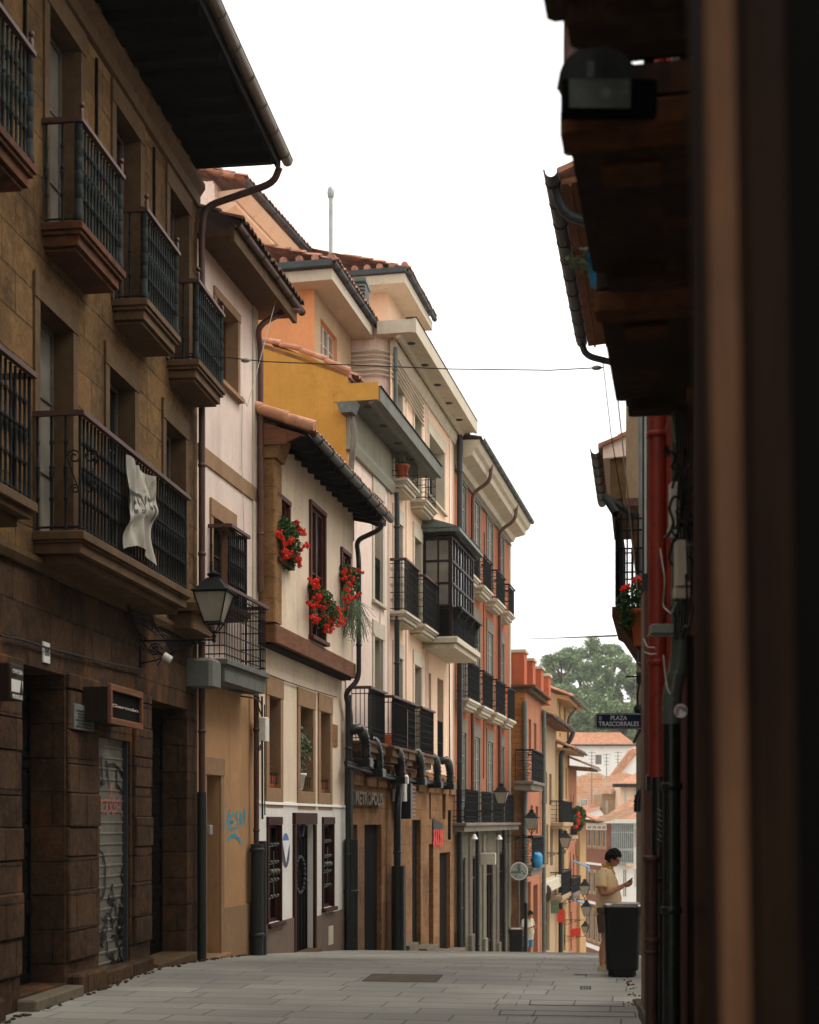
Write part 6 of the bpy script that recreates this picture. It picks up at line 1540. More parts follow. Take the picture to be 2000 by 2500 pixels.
for y0, y1 in ((2109, 2104), (2203, 2197), (2310, 2300)): bd.fbox(f12, -.03, u1, 0, .08, f12.Z(1432, y0), f12.Z(1432, y1))
bd.fbox(f12, -.02, u1, 0, .05, zt12 - .5, zt12 + .02)
part('bands', bd, M['offwhite'], hk)
part('roof', ribbed(f12.w(-.8, .6, zt12), f12.w(u1 + .5, .6, zt12), f12.w(u1 - 1, -5, zt12 + 1.6), f12.w(-.8, -5, zt12 + 1.6), 24, .08), M['tilebrown'], hk)
# TV aerials
for k, (px, y0, y1, d) in enumerate(((1445, 1835, 1965, 148), (1481, 1840, 1900, 148), (1509, 1835, 1870, 150))):
    a, b = pix(px, y1, d), pix(px, y0, d); a.x, a.y = b.x, b.y
    mb = MB().tube([a, b], .035, 4)
    for j in range(4): z = b.z - .1 - j * .35; mb.tube([Vector((b.x - .4 + .05 * j, b.y, z)), Vector((b.x + .4 - .05 * j, b.y, z))], .022, 4)
    single('tv_aerial', mb, M['pipegrey'], ('tallest thin aerial mast before the white house', 'thin aerial right of the white house window', 'shortest aerial before the diagonal tile edge')[k], 'aerial')
ant = pix(1441, 1745, 215); mb = MB().tube([pix(1441, 1850, 215), ant], .07, 4).tube([ant, ant + Vector((1.2, 0, .5))], .05, 4).tube([ant + Vector((0, 0, -3)), ant + Vector((-2.2, 0, -6))], .04, 4)
single('radio_mast', mb, M['pipesilver'], 'pale mast standing against the trees above the white house roof', 'mast')

# ================================================================== trees on the hill
def tree(px, top, base, depth, w, label, seed, n=12000, leaf=.3):
    random.seed(seed); b = pix(px, base, depth); t = pix(px, top, depth); H = t.z - b.z; Wm = w * depth / F
    r = thing('broadleaf_tree', label, 'tree', (b.x, b.y, b.z), 'big trees on the hill')
    tr = MB().tube([b + Vector((0, 0, -3)), b + Vector((.2, 0, H * .3)), b + Vector((-.1, .2, H * .6)), b + Vector((0, 0, H * .85))], .4, 7, True, [.5, .38, .24, .08])
    cl = []
    for k in range(62):
        a = random.uniform(0, 6.28); f = random.uniform(.12, 1); rad = (math.sin(min(1, f * 1.05) * math.pi * .78) ** .6) * Wm * .5 * random.uniform(.35, 1)
        c = b + Vector((rad * math.cos(a), rad * math.sin(a) * .8, H * (.04 + f * .9))); s = random.uniform(.09, .19) * Wm
        cl.append((c, s))
        if k % 3 == 0: tr.tube([b + Vector((0, 0, c.z - b.z - H * .2)), c], .1, 5, True, [.16, .04])
    part('trunk', tr, M['bark'], r)
    lf = MB(); tot = sum(s ** 2 for _, s in cl)
    for c, s in cl:
        m = int(n * s * s / tot)
        for _ in range(m):
            d = Vector((random.gauss(0, 1), random.gauss(0, 1), random.gauss(0, 1))).normalized() * s * (random.random() ** .33) * random.uniform(.7, 1.15); d.z *= .75
            p = c + d; a = Vector((random.gauss(0, 1), random.gauss(0, 1), random.gauss(0, .5))).normalized(); e = a.cross(Vector((random.gauss(0, 1), random.gauss(0, 1), random.gauss(0, 1)))).normalized(); q = leaf * random.uniform(.4, 1)
            lf.add([p - a * q, p - e * q * .6, p + a * q, p + e * q * .6], [(0, 1, 2, 3)])
    part('crown', lf, M['tree'], r); return r
T = [(1330, 1610, 1830, 235, 120, 'leftmost tree crown, beside the ochre house roof', 31), (1372, 1585, 1840, 228, 110, 'second tree from the left, rising over the tall ochre house roof', 32), (1418, 1548, 1840, 240, 125, 'tallest tree, its rounded top in the middle of the gap', 33), (1462, 1590, 1850, 225, 105, 'tree behind the upper edge of the blue street sign', 34),
     (1498, 1562, 1850, 238, 115, 'tall tree at the right of the gap with a notched top', 35), (1545, 1585, 1860, 230, 110, 'tree at the right end, behind the red wall downpipes', 36), (1440, 1690, 1850, 205, 130, 'lower dark tree just above the white house roof', 37), (1515, 1700, 1880, 200, 130, 'lower tree behind the hip of the orange tiled roof', 38), (1380, 1670, 1850, 210, 110, 'lower tree partly hidden by the ochre house eave', 39), (1590, 1600, 1880, 220, 120, 'tree wholly at the right behind the dark wall', 40)]
for t in T: tree(*t)
# ================================================================== right hand row
RF1 = Fr((0.003, 0), 4.05, -1)
r1 = thing('dark_stone_house', 'dark stone house with heavy stone balconies overhead, close on the right', 'building', RF1.w(7.5, 0, 0))
E1 = 11.55
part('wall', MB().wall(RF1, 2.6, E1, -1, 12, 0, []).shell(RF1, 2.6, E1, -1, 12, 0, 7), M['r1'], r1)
ZB = 5.43
def side_balcony(u0, u1, label, near_screen=False):
    mb = MB(); mb.bev(RF1, u0, u1, -.05, .6, ZB + .04, ZB + .2, .03); mb.bev(RF1, u0 + .05, u1 - .05, -.05, .52, ZB - .02, ZB + .037, .02)
    part('edge_beam', MB().bev(RF1, u0 - .01, u0 + .22, -.05, .61, ZB - .1, ZB + .035, .03).bev(RF1, u0 + .5, u0 + .75, .1, .45, ZB - .05, ZB - .021, .01), M['slabrust'], r1); mb.bev(RF1, u1 - .25, u1 - .03, -.05, .5, ZB - .1, ZB + .03, .03)
    mb.fbox(RF1, u0 + .22, u1 - .25, .0, .16, ZB - .09, ZB - .02)
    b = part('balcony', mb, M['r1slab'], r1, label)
    part('railing', railing_mb(RF1, u0 + .03, u1 - .03, 0, .56, ZB + .21, ZB + 1.25, 'turned', .13, .018, .03), M['ironred'], b)
    part('handrail', MB().fbox(RF1, u0, u1, .5, .58, ZB + 1.25, ZB + 1.31), M['ironred'], b)
    if near_screen: part('added_dark_panel', MB().fbox(RF1, u0 - .0, u0 + .03, .0, .5, ZB + .21, ZB + 1.6), M['darkdoor'], b)  # dark panel added only to darken the near end of the balcony
side_balcony(3.4, 5.95, 'nearest stone balcony, mostly cut by the photo top')
side_balcony(6.62, 8.72, 'middle stone balcony seen from below', True)
side_balcony(8.98, 11.42, 'farther stone balcony seen from below')
part('downpipe', pipe_mb([RF1.w(RF1.U(1690, .1), .1, -.8), RF1.w(RF1.U(1690, .1), .1, 12)], .03, True, 8, 2), M['pipegrey'], r1)
part('timber_strip', MB().fbox(RF1, 10.6, 10.66, .0, .05, 0.0, 5.3), M['beam'], r1)
part('door', MB().fbox(RF1, 6.0, 7.2, .0, .03, -.3, 2.9), M['doorblack'], r1)
part('door', MB().fbox(RF1, 8.2, 9.4, .0, .03, -.3, 2.9), M['doorblack'], r1)
fl = thing('floodlight', 'rectangular floodlight with pale glass hung under the balconies at the top right', 'floodlight', pix(1460, 225, 6.35))
ffr = face_frame(6.35, 1385); a, b = 0, ffr.U(1540); z0, z1 = ffr.Z(1385, 262), ffr.Z(1385, 192)
part('housing', MB().bev(ffr, a - .02, b + .12, -.09, -.012, z0 - .012, z1 + .012, .01), M['doorblack'], fl)
part('glass', MB().fbox(ffr, a + .01, b, -.012, .0, z0, z1), M['pipegrey'], fl)
A = [(a + (b - a) * .5 + (b - a) * .62 * math.cos(math.pi * i / 14), z1 + .02 + .15 * math.sin(math.pi * i / 14)) for i in range(15)]
part('hood', MB().prism([ffr.w(x, -.14, z) for x, z in A], [ffr.w(x, -.04, z) for x, z in A]), M['pipeblack'], fl)
part('clip', MB().fbox(ffr, a + .09, a + .12, -.03, .006, z1 + .0, z1 + .075), M['pipegrey'], fl)
single('hanging_cable', MB().tube(bend([pix(1622, 255, 6.7), pix(1626, 320, 6.8), pix(1650, 380, 7.0), pix(1676, 410, 7.3)], 4, .1), .006, 5), M['cablepale'], 'thin tan cable drooping from the floodlight to the grey pipe', 'cable')
cpp = pix(1398, 120, 7.6)
single('porcelain_post', MB().lathe((cpp.x, cpp.y, cpp.z - .55), [(.05, 0), (.055, .3), (.075, .33), (.075, .38), (.05, .42), (.045, 1.1), (.06, 1.12)], 12), M['pipebrown'], 'mauve turned post beside the floodlight against the sky', 'post')

# R2 : red house with the pipes
q = RF1.w(E1 + .02, 0, 0)
RF2 = Fr((q.x, q.y), -2.0, -1); E2 = 5.35
r2 = thing('red_pipe_house', 'dark red house corner crowded with red, grey and rusty downpipes on the right', 'building', RF2.w(2.5, 0, 0))
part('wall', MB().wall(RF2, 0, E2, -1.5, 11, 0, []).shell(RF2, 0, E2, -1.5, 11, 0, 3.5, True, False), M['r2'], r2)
def vp(px, r, z0, z1, m, o=None, lean=0, **k):
    o = r + .02 if o is None else o; u = RF2.U(px, o)
    return part('downpipe', pipe_mb([RF2.w(u, o, z0), RF2.w(u, o + lean, z1)], r, True, 12, 2.2), M[m], r2)
zy = lambda px, py, o=.1: RF2.Z(px, py, o)
part('corner_strip', MB().fbox(RF2, E2 - .0, E2 + .08, -.6, .02, -.4, 9), M['pipeblack'], r2)
part('far_side_wall', MB().fbox(RF2, E2 - .04, E2 - .002, -3.5, -.02, -1.5, 11), M['r2'], r2)
vp(1583, .045, zy(1583, 1432), 11, 'gutterdark', .07)
part('corner_pipe', MB().fbox(RF2, RF2.U(1585, .06) - .25, RF2.U(1585, .06) + .2, .0, .13, -1, zy(1585, 1432)), M['pipebrown'], r2)
vp(1606, .085, zy(1606, 1895, .15), 11, 'pipered', .13)
vp(1609, .07, -1.2, zy(1609, 1895, .15), 'pipeblack', .12)
vp(1590, .055, -1.2, zy(1590, 2100, .2), 'piperust', .2)
part('pipe_collar', MB().lathe(RF2.w(RF2.U(1590, .2), .2, zy(1590, 2105, .2)), [(.055, 0), (.075, .01), (.075, .05), (.055, .06)], 12).lathe(RF2.w(RF2.U(1590, .2), .2, zy(1590, 2330, .2)), [(.055, 0), (.07, .01), (.07, .03), (.055, .04)], 12), M['piperust'], r2)
part('pipe_joint', MB().bev(RF2, RF2.U(1609, .1) - .12, RF2.U(1609, .1) + .12, .02, .22, zy(1609, 1930), zy(1609, 1890), .02), M['pipeblack'], r2)
part('red_strip', MB().bev(RF2, RF2.U(1640, .02), RF2.U(1623, .02), .0, .06, -1.2, 11, .01), M['pipered'], r2)
part('conduit', MB().tube([RF2.w(RF2.U(1622, .05), .05, -1), RF2.w(RF2.U(1622, .05), .05, 11)], .018, 6), M['whiteplastic'], r2)
part('conduit', MB().tube([RF2.w(RF2.U(1577, .1), .1, zy(1577, 1400)), RF2.w(RF2.U(1577, .1), .1, 11)], .018, 6), M['whiteplastic'], r2)
u = RF2.U(1662, .12); zk = zy(1662, 1690, .12)
P = [RF2.w(u, .12, 11), RF2.w(u, .12, zk + .25), RF2.w(u, .19, zk - .0), RF2.w(u, .19, zk - .25)]
part('downpipe', pipe_mb(bend(P, 4, .12), .075, True, 12, 2.2), M['pipegrey'], r2)
part('downpipe', pipe_mb([RF2.w(u, .19, zk - .25), RF2.w(u, .19, -1)], .07, True, 12, 1.2), M['pipeblack'], r2)
st_ = thing('round_sticker', 'round white sticker with a rainbow arch on the grey pipe', 'sticker', RF2.w(u, .27, zy(1662, 1740, .2)))
fs = face_frame(RF2.D(1662, .27) - .085, 1662); zc_ = EYE + (HY - 1738) / F * RF2.D(1662, .27)
part('disc', disc(fs, 0, zc_, .045, .047, .0, t=.003), M['signwhite'], st_)
for rr, m in ((.033, 'redpaint'), (.025, 'bluepaint'), (.017, 'mustard')):
    part('arch', MB().tube([fs.w(rr * math.cos(math.pi * i / 8), .004, zc_ - .005 + rr * 1.1 * math.sin(math.pi * i / 8)) for i in range(9)] + [fs.w(-rr, .004, zc_ - .03)], .0035, 4), M[m], st_)
random.seed(8)
cb = MB()
for k in range(26):
    px = random.uniform(1642, 1690); py = random.uniform(1080, 1420); o = random.uniform(.2, .3); pts = [RF2.at(px, py, o)]
    for j in range(7): pts.append(pts[-1] + Vector((random.uniform(-.045, .045), random.uniform(-.1, .1), random.uniform(-.13, .07))))
    cb.tube(bend(pts, 2, .04), random.uniform(.006, .012), 5)
for k in range(6):
    x = 1650 + 7 * k; cb.tube(bend([RF2.at(x, 985, .24), RF2.at(x + 5, 1100, .26), RF2.at(x - 4, 1250, .28), RF2.at(x + 3, 1420, .25), RF2.at(x - 2, 1560, .2)], 3, .1), .008, 5)
single('cable_tangle', cb, M['cable'], 'thick tangle of black cables in front of the grey pipe on the right', 'cables')
cb = MB()
for pts in (((1612, 1340), (1625, 1420), (1618, 1480), (1640, 1500), (1650, 1470)), ((1636, 1230), (1650, 1226), (1665, 1232)), ((1625, 1050), (1640, 1010), (1648, 1080)), ((1620, 1600), (1628, 1680), (1640, 1700), (1650, 1640)), ((1572, 1560), (1580, 1580), (1600, 1582)), ((1574, 1592), (1590, 1598), (1602, 1596))):
    cb.tube(bend([RF2.at(x, y, .26) for x, y in pts], 4, .15), .007, 5)
single('loose_wires', cb, M['cablepale'], 'pale loose wires looping between the red pipes', 'cables')
for (px, py, w, h_, lb, m) in ((1617, 1535, .09, .07, 'small grey junction box clipped on the red pipe', 'greyplastic'), (1668, 1375, .05, .3, 'narrow beige cable cover beside the grey pipe', 'pale_st'), (1650, 1230, .04, .3, 'pale box half hidden by black cables', 'whiteplastic')):
    p = RF2.at(px, py, .28); t = thing('junction_box', lb, 'junction box', p); f_ = face_frame(RF2.D(px, .28), px)
    part('cover', MB().bev(f_, -w, w, -.06, .03, p.z - h_ / 2, p.z + h_ / 2, .01), M[m], t)
    part('base', MB().bev(f_, -w * 1.2, w * 1.2, -.06, .0, p.z - h_ * .75, p.z - h_ / 2 - .003, .01), M[m], t)
    part('cable', MB().tube(bend([f_.w(0, -.02, p.z + h_ / 2), f_.w(.03, .0, p.z + h_ / 2 + .1), f_.w(.08, -.05, p.z + h_ / 2 + .14)], 3, .04), .007, 5), M['cable'], t)
# base stones
for k, (a, b, z) in enumerate(((4.3, 5.3, .06), (2.9, 4.2, .16), (1.3, 2.8, .2))):
    part('base_step', MB().bev(RF2, a, b, -.02, .12 + .03 * k, -.5, z, .02), M['greyst'], r2)
g = MB(); stroke(g, RF2, [(RF2.U(1611, .195), zy(1611, 1975 + 12 * k)) for k in range(2)], .195, .01)
for k in range(7): stroke(g, face_frame(RF2.D(1612, .12) - .09, 1612), [(-.03 + .02 * (k % 2), zy(1612, 1975 + 12 * k)), (.03 - .015 * (k % 2), zy(1612, 1983 + 12 * k))], .0, .007, 3)
part('scratched_tag', g, M['greyplastic'], r2)

# street sign
sgn = thing('street_sign', 'navy blue street sign reading PLAZA TRASCORRALES projecting from the red pipe house', 'street sign', pix(1512, 1780, 17.15))
S = face_frame(17.15, 1453, 0); w = S.U(1574); z0, z1 = S.Z(1453, 1780), S.Z(1453, 1741)
def rrect(fr, a, b, c, d, r, o0, o1, n=5):
    P = []
    for cx, cz, a0 in ((b - r, d - r, 0), (a + r, d - r, 90), (a + r, c + r, 180), (b - r, c + r, 270)):
        for i in range(n + 1): t = R(a0 + 90 * i / n); P.append((cx + r * math.cos(t), cz + r * math.sin(t)))
    return MB().prism([fr.w(x, o0, z) for x, z in P], [fr.w(x, o1, z) for x, z in P])
part('rim', rrect(S, 0, w, z0, z1, .03, -.03, 0), M['pipeblack'], sgn)
part('white_line', rrect(S, .008, w - .008, z0 + .008, z1 - .008, .026, .001, .003), M['signwhite'], sgn)
pl_ = part('plate', rrect(S, .014, w - .014, z0 + .014, z1 - .014, .022, .0035, .005), M['signblue'], sgn)
part('lettering', text_mb('PLAZA', S, S.U(1491), S.U(1531), S.Z(1453, 1758), S.Z(1453, 1747.5), .0055, .003), M['signwhite'], pl_)
part('lettering', text_mb('TRASCORRALES', S, S.U(1461.5), S.U(1560), S.Z(1453, 1773), S.Z(1453, 1761.5), .0055, .003), M['signwhite'], pl_)
part('crest', rrect(S, S.U(1462), S.U(1469), S.Z(1453, 1759), S.Z(1453, 1748), .012, .0055, .007), M['greyplastic'], pl_)
br = MB().tube([pix(1572, 1742, 17.2), pix(1560, 1735, 17.2), pix(1556, 1700, 17.2), pix(1561, 1670, 17.2), pix(1556, 1648, 17.2)], .012, 6).tube([pix(1570, 1772, 17.2), pix(1558, 1792, 17.15), pix(1547, 1814, 17.1)], .014, 6, True, [.012, .02, .014]).tube([pix(1528, 1652, 17.2), pix(1572, 1651, 17.2)], .01, 5)
br.tube(bend([pix(1558, 1655, 17.2), pix(1572, 1640, 17.2), pix(1576, 1700, 17.2), pix(1560, 1735, 17.1), pix(1572, 1750, 17.1)], 4, .1), .009, 5)
part('iron_bracket', br, M['irondark'], sgn)
lt = thing('wall_spotlight', 'small black wall lamp hanging above the blue street sign', 'lamp', pix(1562, 1650, 17.3))
a = pix(1560, 1652, 17.3); part('housing', MB().box(a.x - .03, a.x + .03, a.y - .03, a.y + .03, a.z - .09, a.z + .05).box(a.x - .01, a.x + .09, a.y - .05, a.y + .05, a.z + .17, a.z + .32), M['pipeblack'], lt)
part('shade', MB().lathe(pix(1562, 1745, 17.25), [(.02, 0), (.07, .03), (.075, .09), (.05, .12)], 8), M['pipeblack'], lt)
vd = MB(); c0 = pix(1566, 1962, 17.0)
pts = [c0 + Vector((.05 * 0 + .1 * math.cos(math.pi * (.5 + .5 * i / 10)) + .06, 0, .17 * math.sin(math.pi * (.5 + .5 * i / 10)) - .0)) for i in range(11)]
dt = thing('ventilation_duct', 'black corrugated duct arching from the right hand corner wall', 'duct', c0)
part('hose', duct_mb([c0 + Vector((.2, 0, .16))] + pts[0:] + [pts[-1] + Vector((0, 0, -.1))], .055, .035), M['pvcblack'], dt)

# R3 beige upper storey, far eave, iron balcony
RF3 = Fr((.5, 20), 3.1, -1); r3_ = thing('beige_right_house', 'beige house with a dark guttered timber eave high on the right', 'building', RF3.w(3, -.4, 5))
zt3 = EYE + (HY - 445) / F * 20
part('upper_wall', MB().wall(RF3, 0, 6.9, 6.62, zt3 - .1, 0, []).shell(RF3, 0, 6.9, 6.62, zt3 + .2, 0, 6), M['beige'], r3_)
part('lower_wall', MB().wall(RF3, 3.2, 6.9, -3, 6.62, -.6, []).shell(RF3, 3.2, 6.9, -3, 6.62, -.6, 6, True), M['beige'], r3_)
part('ceiling', MB().fbox(RF3, .0, 6.9, -6, -.01, 6.5, 6.61), M['beam'], r3_)
part('pillar', MB().fbox(RF3, .05, .4, -1.0, -.65, -1, 6.5), M['greyst'], r3_)
ev = MB(); ev.prof_u(RF3, [(-.1, zt3 + .02), (.9, zt3 - .06), (.9, zt3 + .02), (-.1, zt3 + .1)], 0, 6.9)
for k in range(4): ev.fbox(RF3, .0, 6.9, .1 + .22 * k, .13 + .22 * k, zt3 - .09, zt3 - .0)
part('eave', ev, M['beam'], r3_)
part('roof', roof_mb(RF3, -.12, 6.95, .95, zt3 + .12, 5, .4, .25, .05), M['tile'], r3_)
part('gutter', gutter_mb(RF3, -.25, 6.95, .92, zt3 + .04, .1, 8, .7), M['gutterdark'], r3_)
part('downpipe', MB().tube(bend([RF3.w(.15, 1.0, zt3), RF3.w(.3, .9, zt3 - .35), RF3.w(.5, .5, zt3 - .42), RF3.w(.6, .1, zt3 - .5)], 4, .2), .07, 10), M['gutterdark'], r3_)
part('downpipe', MB().tube(bend([RF3.w(6.8, 1.02, zt3), RF3.w(6.85, .95, zt3 - .25), RF3.w(6.85, .4, zt3 - .42), RF3.w(6.85, .05, zt3 - .45)], 4, .2), .06, 8), M['gutterdark'], r3_)
u = 0
part('downpipe', pipe_mb([pix(1566, 1000, 17.6), pix(1570, 1420, 17.6)], .045, False, 12), M['pipesilver'], r3_)
part('brown_lintel', MB().fbox(RF3, -.1, -.02, -1.0, .04, 6.5, 6.6), M['pipebrown'], r3_)
BR = RF3.sub(-2.4, -.42)
zf, zr = EYE + (HY - 1486) / F * 17.6, EYE + (HY - 1262) / F * 17.6
bb = thing('iron_balcony', 'black mesh iron balcony on red stone brackets seen end-on against the sky', 'balcony', BR.w(0, .2, zf))
part('slab', MB().prof_u(BR, [(-.1, zf), (.52, zf), (.52, zf - .12), (.45, zf - .16), (.2, zf - .55), (-.1, zf - .75)], 0, 2.3), M['slabrust'], bb)
part('railing', railing_mb(BR, 0, 2.3, 0, .5, zf + .02, zr, 'rows', .06, .012), M['irondark'], bb)
part('railing', MB().fbox(BR, .0, 2.3, .42, .44, zf + .05, zr - .03), M['eavewood'], bb, 'dark mesh screen')
part('stay', MB().tube([BR.w(0, .47, zr), BR.w(.2, .6, zr + .25), BR.w(2, .3, zr + .4)], .05, 6), M['irondark'], bb)
fp_ = face_frame(17.3, 1512)
geranium(fp_, [(1545, 1455, .15), (1530, 1475, .16), (1552, 1490, .16), (1535, 1510, .13), (1560, 1440, .12), (1525, 1525, .09)], [(1526, 1432), (1522, 1436), (1531, 1433), (1553, 1414), (1557, 1410), (1550, 1418), (1560, 1416)], 'red geranium in a hanging pot below the black balcony on the right', .0, .62, .4)
pp_ = pix(1562, 1560, 17.3); pt = thing('hanging_pot', 'terracotta pot holding the right hand geranium', 'flower pot', pp_)
part('pot', MB().lathe(pp_, [(.07, -.08), (.11, .3), (.125, .3), (.125, .36), (.1, .36)], 12), M['terracotta'], pt)
wp_ = thing('potted_plant', 'blue pot with bare twiggy plant on the balcony edge beneath the right hand eave', 'potted plant', pix(1466, 665, 9.6))
c = pix(1463, 665, 9.6); part('pot', MB().lathe(c - Vector((0, 0, .09)), [(.06, 0), (.08, .17), (.09, .17), (.09, .2)], 10), M['bluebag'], wp_)
tw = MB(); random.seed(13); lfm = MB()
for k in range(9):
    e = pix(random.uniform(1392, 1450), random.uniform(560, 680), 9.6); m_ = (c + e) / 2 + Vector((0, 0, random.uniform(-.05, .08))); tw.tube([c, m_, e], .004, 4); leafy(lfm, e, .05, 9, .02); leafy(lfm, m_, .05, 4, .02)
part('twigs', tw, M['grass'], wp_); part('leaves', lfm, M['grass'], wp_)
# R4 beyond
RF4 = Fr((.98, 30.6), 2.1, -1); zt4 = EYE + (HY - 1098) / F * 30.6
r4_ = thing('pale_right_house', 'pale panelled house with small guttered eave further down on the right', 'building', RF4.w(3, -.5, 3))
part('wall', MB().wall(RF4, 0, 9, -5, zt4, 0, []).shell(RF4, 0, 9, -5, zt4 + .6, 0, 6), M['greyst'], r4_)
A = [(-.1, zt4 - .9), (.62, zt4 - .9), (.62, zt4 + .05), (-.1, zt4 + .45)]
part('eave', MB().prof_u(RF4, [(-.1, zt4 - .2), (.7, zt4 - .25), (.7, zt4), (-.1, zt4 + .4)], 0, 5), M['pinkb4'], r4_)
part('upper_bay', MB().fbox(RF4, .1, 4.6, .0, .55, zt4 - 1.1, zt4 - .22), M['b1trim'], r4_)
part('roof', roof_mb(RF4, -.1, 5.1, .8, zt4 + .03, 5, .42, .25, .05), M['tile'], r4_)
part('gutter', gutter_mb(RF4, -.1, 5.1, .76, zt4 - .08, .1, 7, .8), M['gutterdark'], r4_)

# foreground door jamb and shopfront wood beside the viewer
jb = thing('wooden_shopfront', 'out of focus tan and near black wooden shopfront right beside the viewer', 'shopfront', (.75, 1.6, -.1))
J = face_frame(2.2, 1740)
def leanbox(mb, a, b, o0, o1, z0, z1, lean):
    P = [J.w(a - lean * (z1 - z0) * 0, o0, z0), J.w(b, o0, z0), J.w(b, o1, z0), J.w(a, o1, z0), J.w(a - lean * (z1 - z0), o0, z1), J.w(b - lean * (z1 - z0), o0, z1), J.w(b - lean * (z1 - z0), o1, z1), J.w(a - lean * (z1 - z0), o1, z1)]
    return mb.hexa(P)
ux = lambda px: J.U(px)
part('jamb', leanbox(MB(), ux(1816), ux(1884), -.06, .004, -.3, 5, .016), M['jamb'], jb)
part('inner_frame', leanbox(MB(), ux(1812), ux(2015), -.12, -.02, -.3, 5, .016), M['darkdoor'], jb)
part('dark_panel', leanbox(MB(), ux(2010), ux(2010) + 2.0, -.25, -.03, -.3, 5, .016), M['doorblack'], jb)
part('moulding', leanbox(MB(), ux(1915), ux(1940), -.03, -.008, -.3, 5, .016), M['darkdoor'], jb)
part('return_panel', MB().fbox(J, ux(2010) + 1.98, ux(2010) + 2.0, .01, 2.5, -.3, 5), M['doorblack'], jb)
# ================================================================== wires
def wire(pts, r, m, label, name='overhead_wire'):
    P = []
    for a, b in zip(pts[:-1], pts[1:]):
        for i in range(8): P.append(a + (b - a) * i / 8)
    P.append(pts[-1]); single(name, MB().tube(P, r, 5), M[m], label, 'wire')
wire([pix(462, 863, 22.2), pix(649, 883, 22), pix(1100, 901, 21.6), pix(1345, 904, 21.2), pix(1474, 897, 20.4)], .009, 'cable', 'single black wire slung right across the street')
wire([pix(1252, 1557, 60), pix(1330, 1559, 50), pix(1505, 1552, 18)], .012, 'cable', 'thin wire crossing in front of the treetops')
wire([pix(688, 678, 26.4), pix(640, 860, 25), pix(604, 992, 24.2), pix(592, 968, 23.9)], .007, 'cablepale', 'pale rope hanging diagonally from the pink house gutter')
wire([pix(1472, 880, 14), pix(1492, 1060, 14), pix(1520, 1230, 14.5), pix(1530, 1262, 14.8)], .005, 'cable', 'dark wire dropping from the right hand eave')
wire([pix(1507, 960, 14), pix(1530, 1180, 14), pix(1545, 1330, 14.5), pix(1556, 1440, 14.5)], .007, 'cablepale', 'pale wire dropping past the silver pipe')
for k, (px, py, d) in enumerate(((600, 880, 22), (1457, 898, 20.5))):
    p = pix(px, py, d); single('wire_insulator', MB().ball(p, .035, 8, 6, (2.2, 1, 1)), M['greyplastic'], ('small insulator on the black wire near the green balcony', 'small insulator on the black wire near the right eave')[k], 'insulator')

# ================================================================== rubbish bins
def wheelie(fr, u0, u1, o0, o1, z0, z1, name, label):
    t = thing(name, label, 'rubbish bin', fr.w((u0 + u1) / 2, (o0 + o1) / 2, z0), 'black rubbish bins with steel lids')
    H = z1 - z0; w = u1 - u0; cx, cy = (u0 + u1) / 2, (o0 + o1) / 2; d = o1 - o0
    def ring(k, zz, r=.3):
        P = []
        a, b = w * k / 2, d * k / 2
        for sx, sy, a0 in ((1, 1, 0), (-1, 1, 90), (-1, -1, 180), (1, -1, 270)):
            for i in range(5): tt = R(a0 + 90 * i / 4); rr = min(a, b) * r; P.append(fr.w(cx + sx * (a - rr) + rr * math.cos(tt), cy + sy * (b - rr) + rr * math.sin(tt), zz))
        return P
    def loft(levels, cap=True):
        mb = MB(); rs = [ring(k, z0 + H * f, r) for k, f, r in levels]; n = len(rs[0]); vs = [p for q in rs for p in q]
        mb.add(vs, [(i * n + j, i * n + (j + 1) % n, (i + 1) * n + (j + 1) % n, (i + 1) * n + j) for i in range(len(rs) - 1) for j in range(n)], False)
        mb.add(rs[-1], [tuple(range(n))]); mb.add(rs[0], [tuple(range(n))]); return mb
    part('foot', loft([(.62, 0, .5), (.72, .03, .5), (.72, .1, .4)]), M['binblack'], t)
    part('body', loft([(.8, .1, .25), (.83, .115, .25), (.93, .84, .25), (.96, .85, .25)]), M['binblack'], t)
    part('collar', loft([(.97, .852, .3), (.99, .93, .3), (.99, .95, .3)]), M['binblack'], t)
    part('lid', loft([(1.0, .952, .35), (1.02, .965, .35), (1.0, .985, .4), (.9, 1.0, .5)]), M['chrome'], t)
    h = MB(); h.tube([fr.w(u0 + .04, o0 + .05, z0 + H * .8), fr.w(u0 - .0, o0 + .0, z0 + H * .86), fr.w(u0 + .04, o0 + .05, z0 + H * .92)], .012, 5)
    part('handle', h, M['binblack'], t)
    return t
D0 = 19.36; f_ = face_frame(D0, 1473, 6); wheelie(f_, .0, f_.U(1568), -.5, 0, EYE - (2388 - HY) / F * D0, EYE - (2206 - HY) / F * D0, 'rubbish_bin', 'large black bin with a shiny steel lid in front of the man')
f_ = face_frame(50, 1243); wheelie(f_, 0, f_.U(1278), -.45, 0, ground_z(0, 50) - .03, EYE - (2266 - HY) / F * 50, 'rubbish_bin', 'small distant black bin before the amber stone side wall')
p0 = pix(1284, 2208, 47); single('black_post', MB().tube([Vector((p0.x, p0.y, -4)), p0], .06, 8).lathe(p0, [(.06, 0), (.075, .02), (.03, .07)], 8), M['pipeblack'], 'black post right of the small distant bin', 'post')

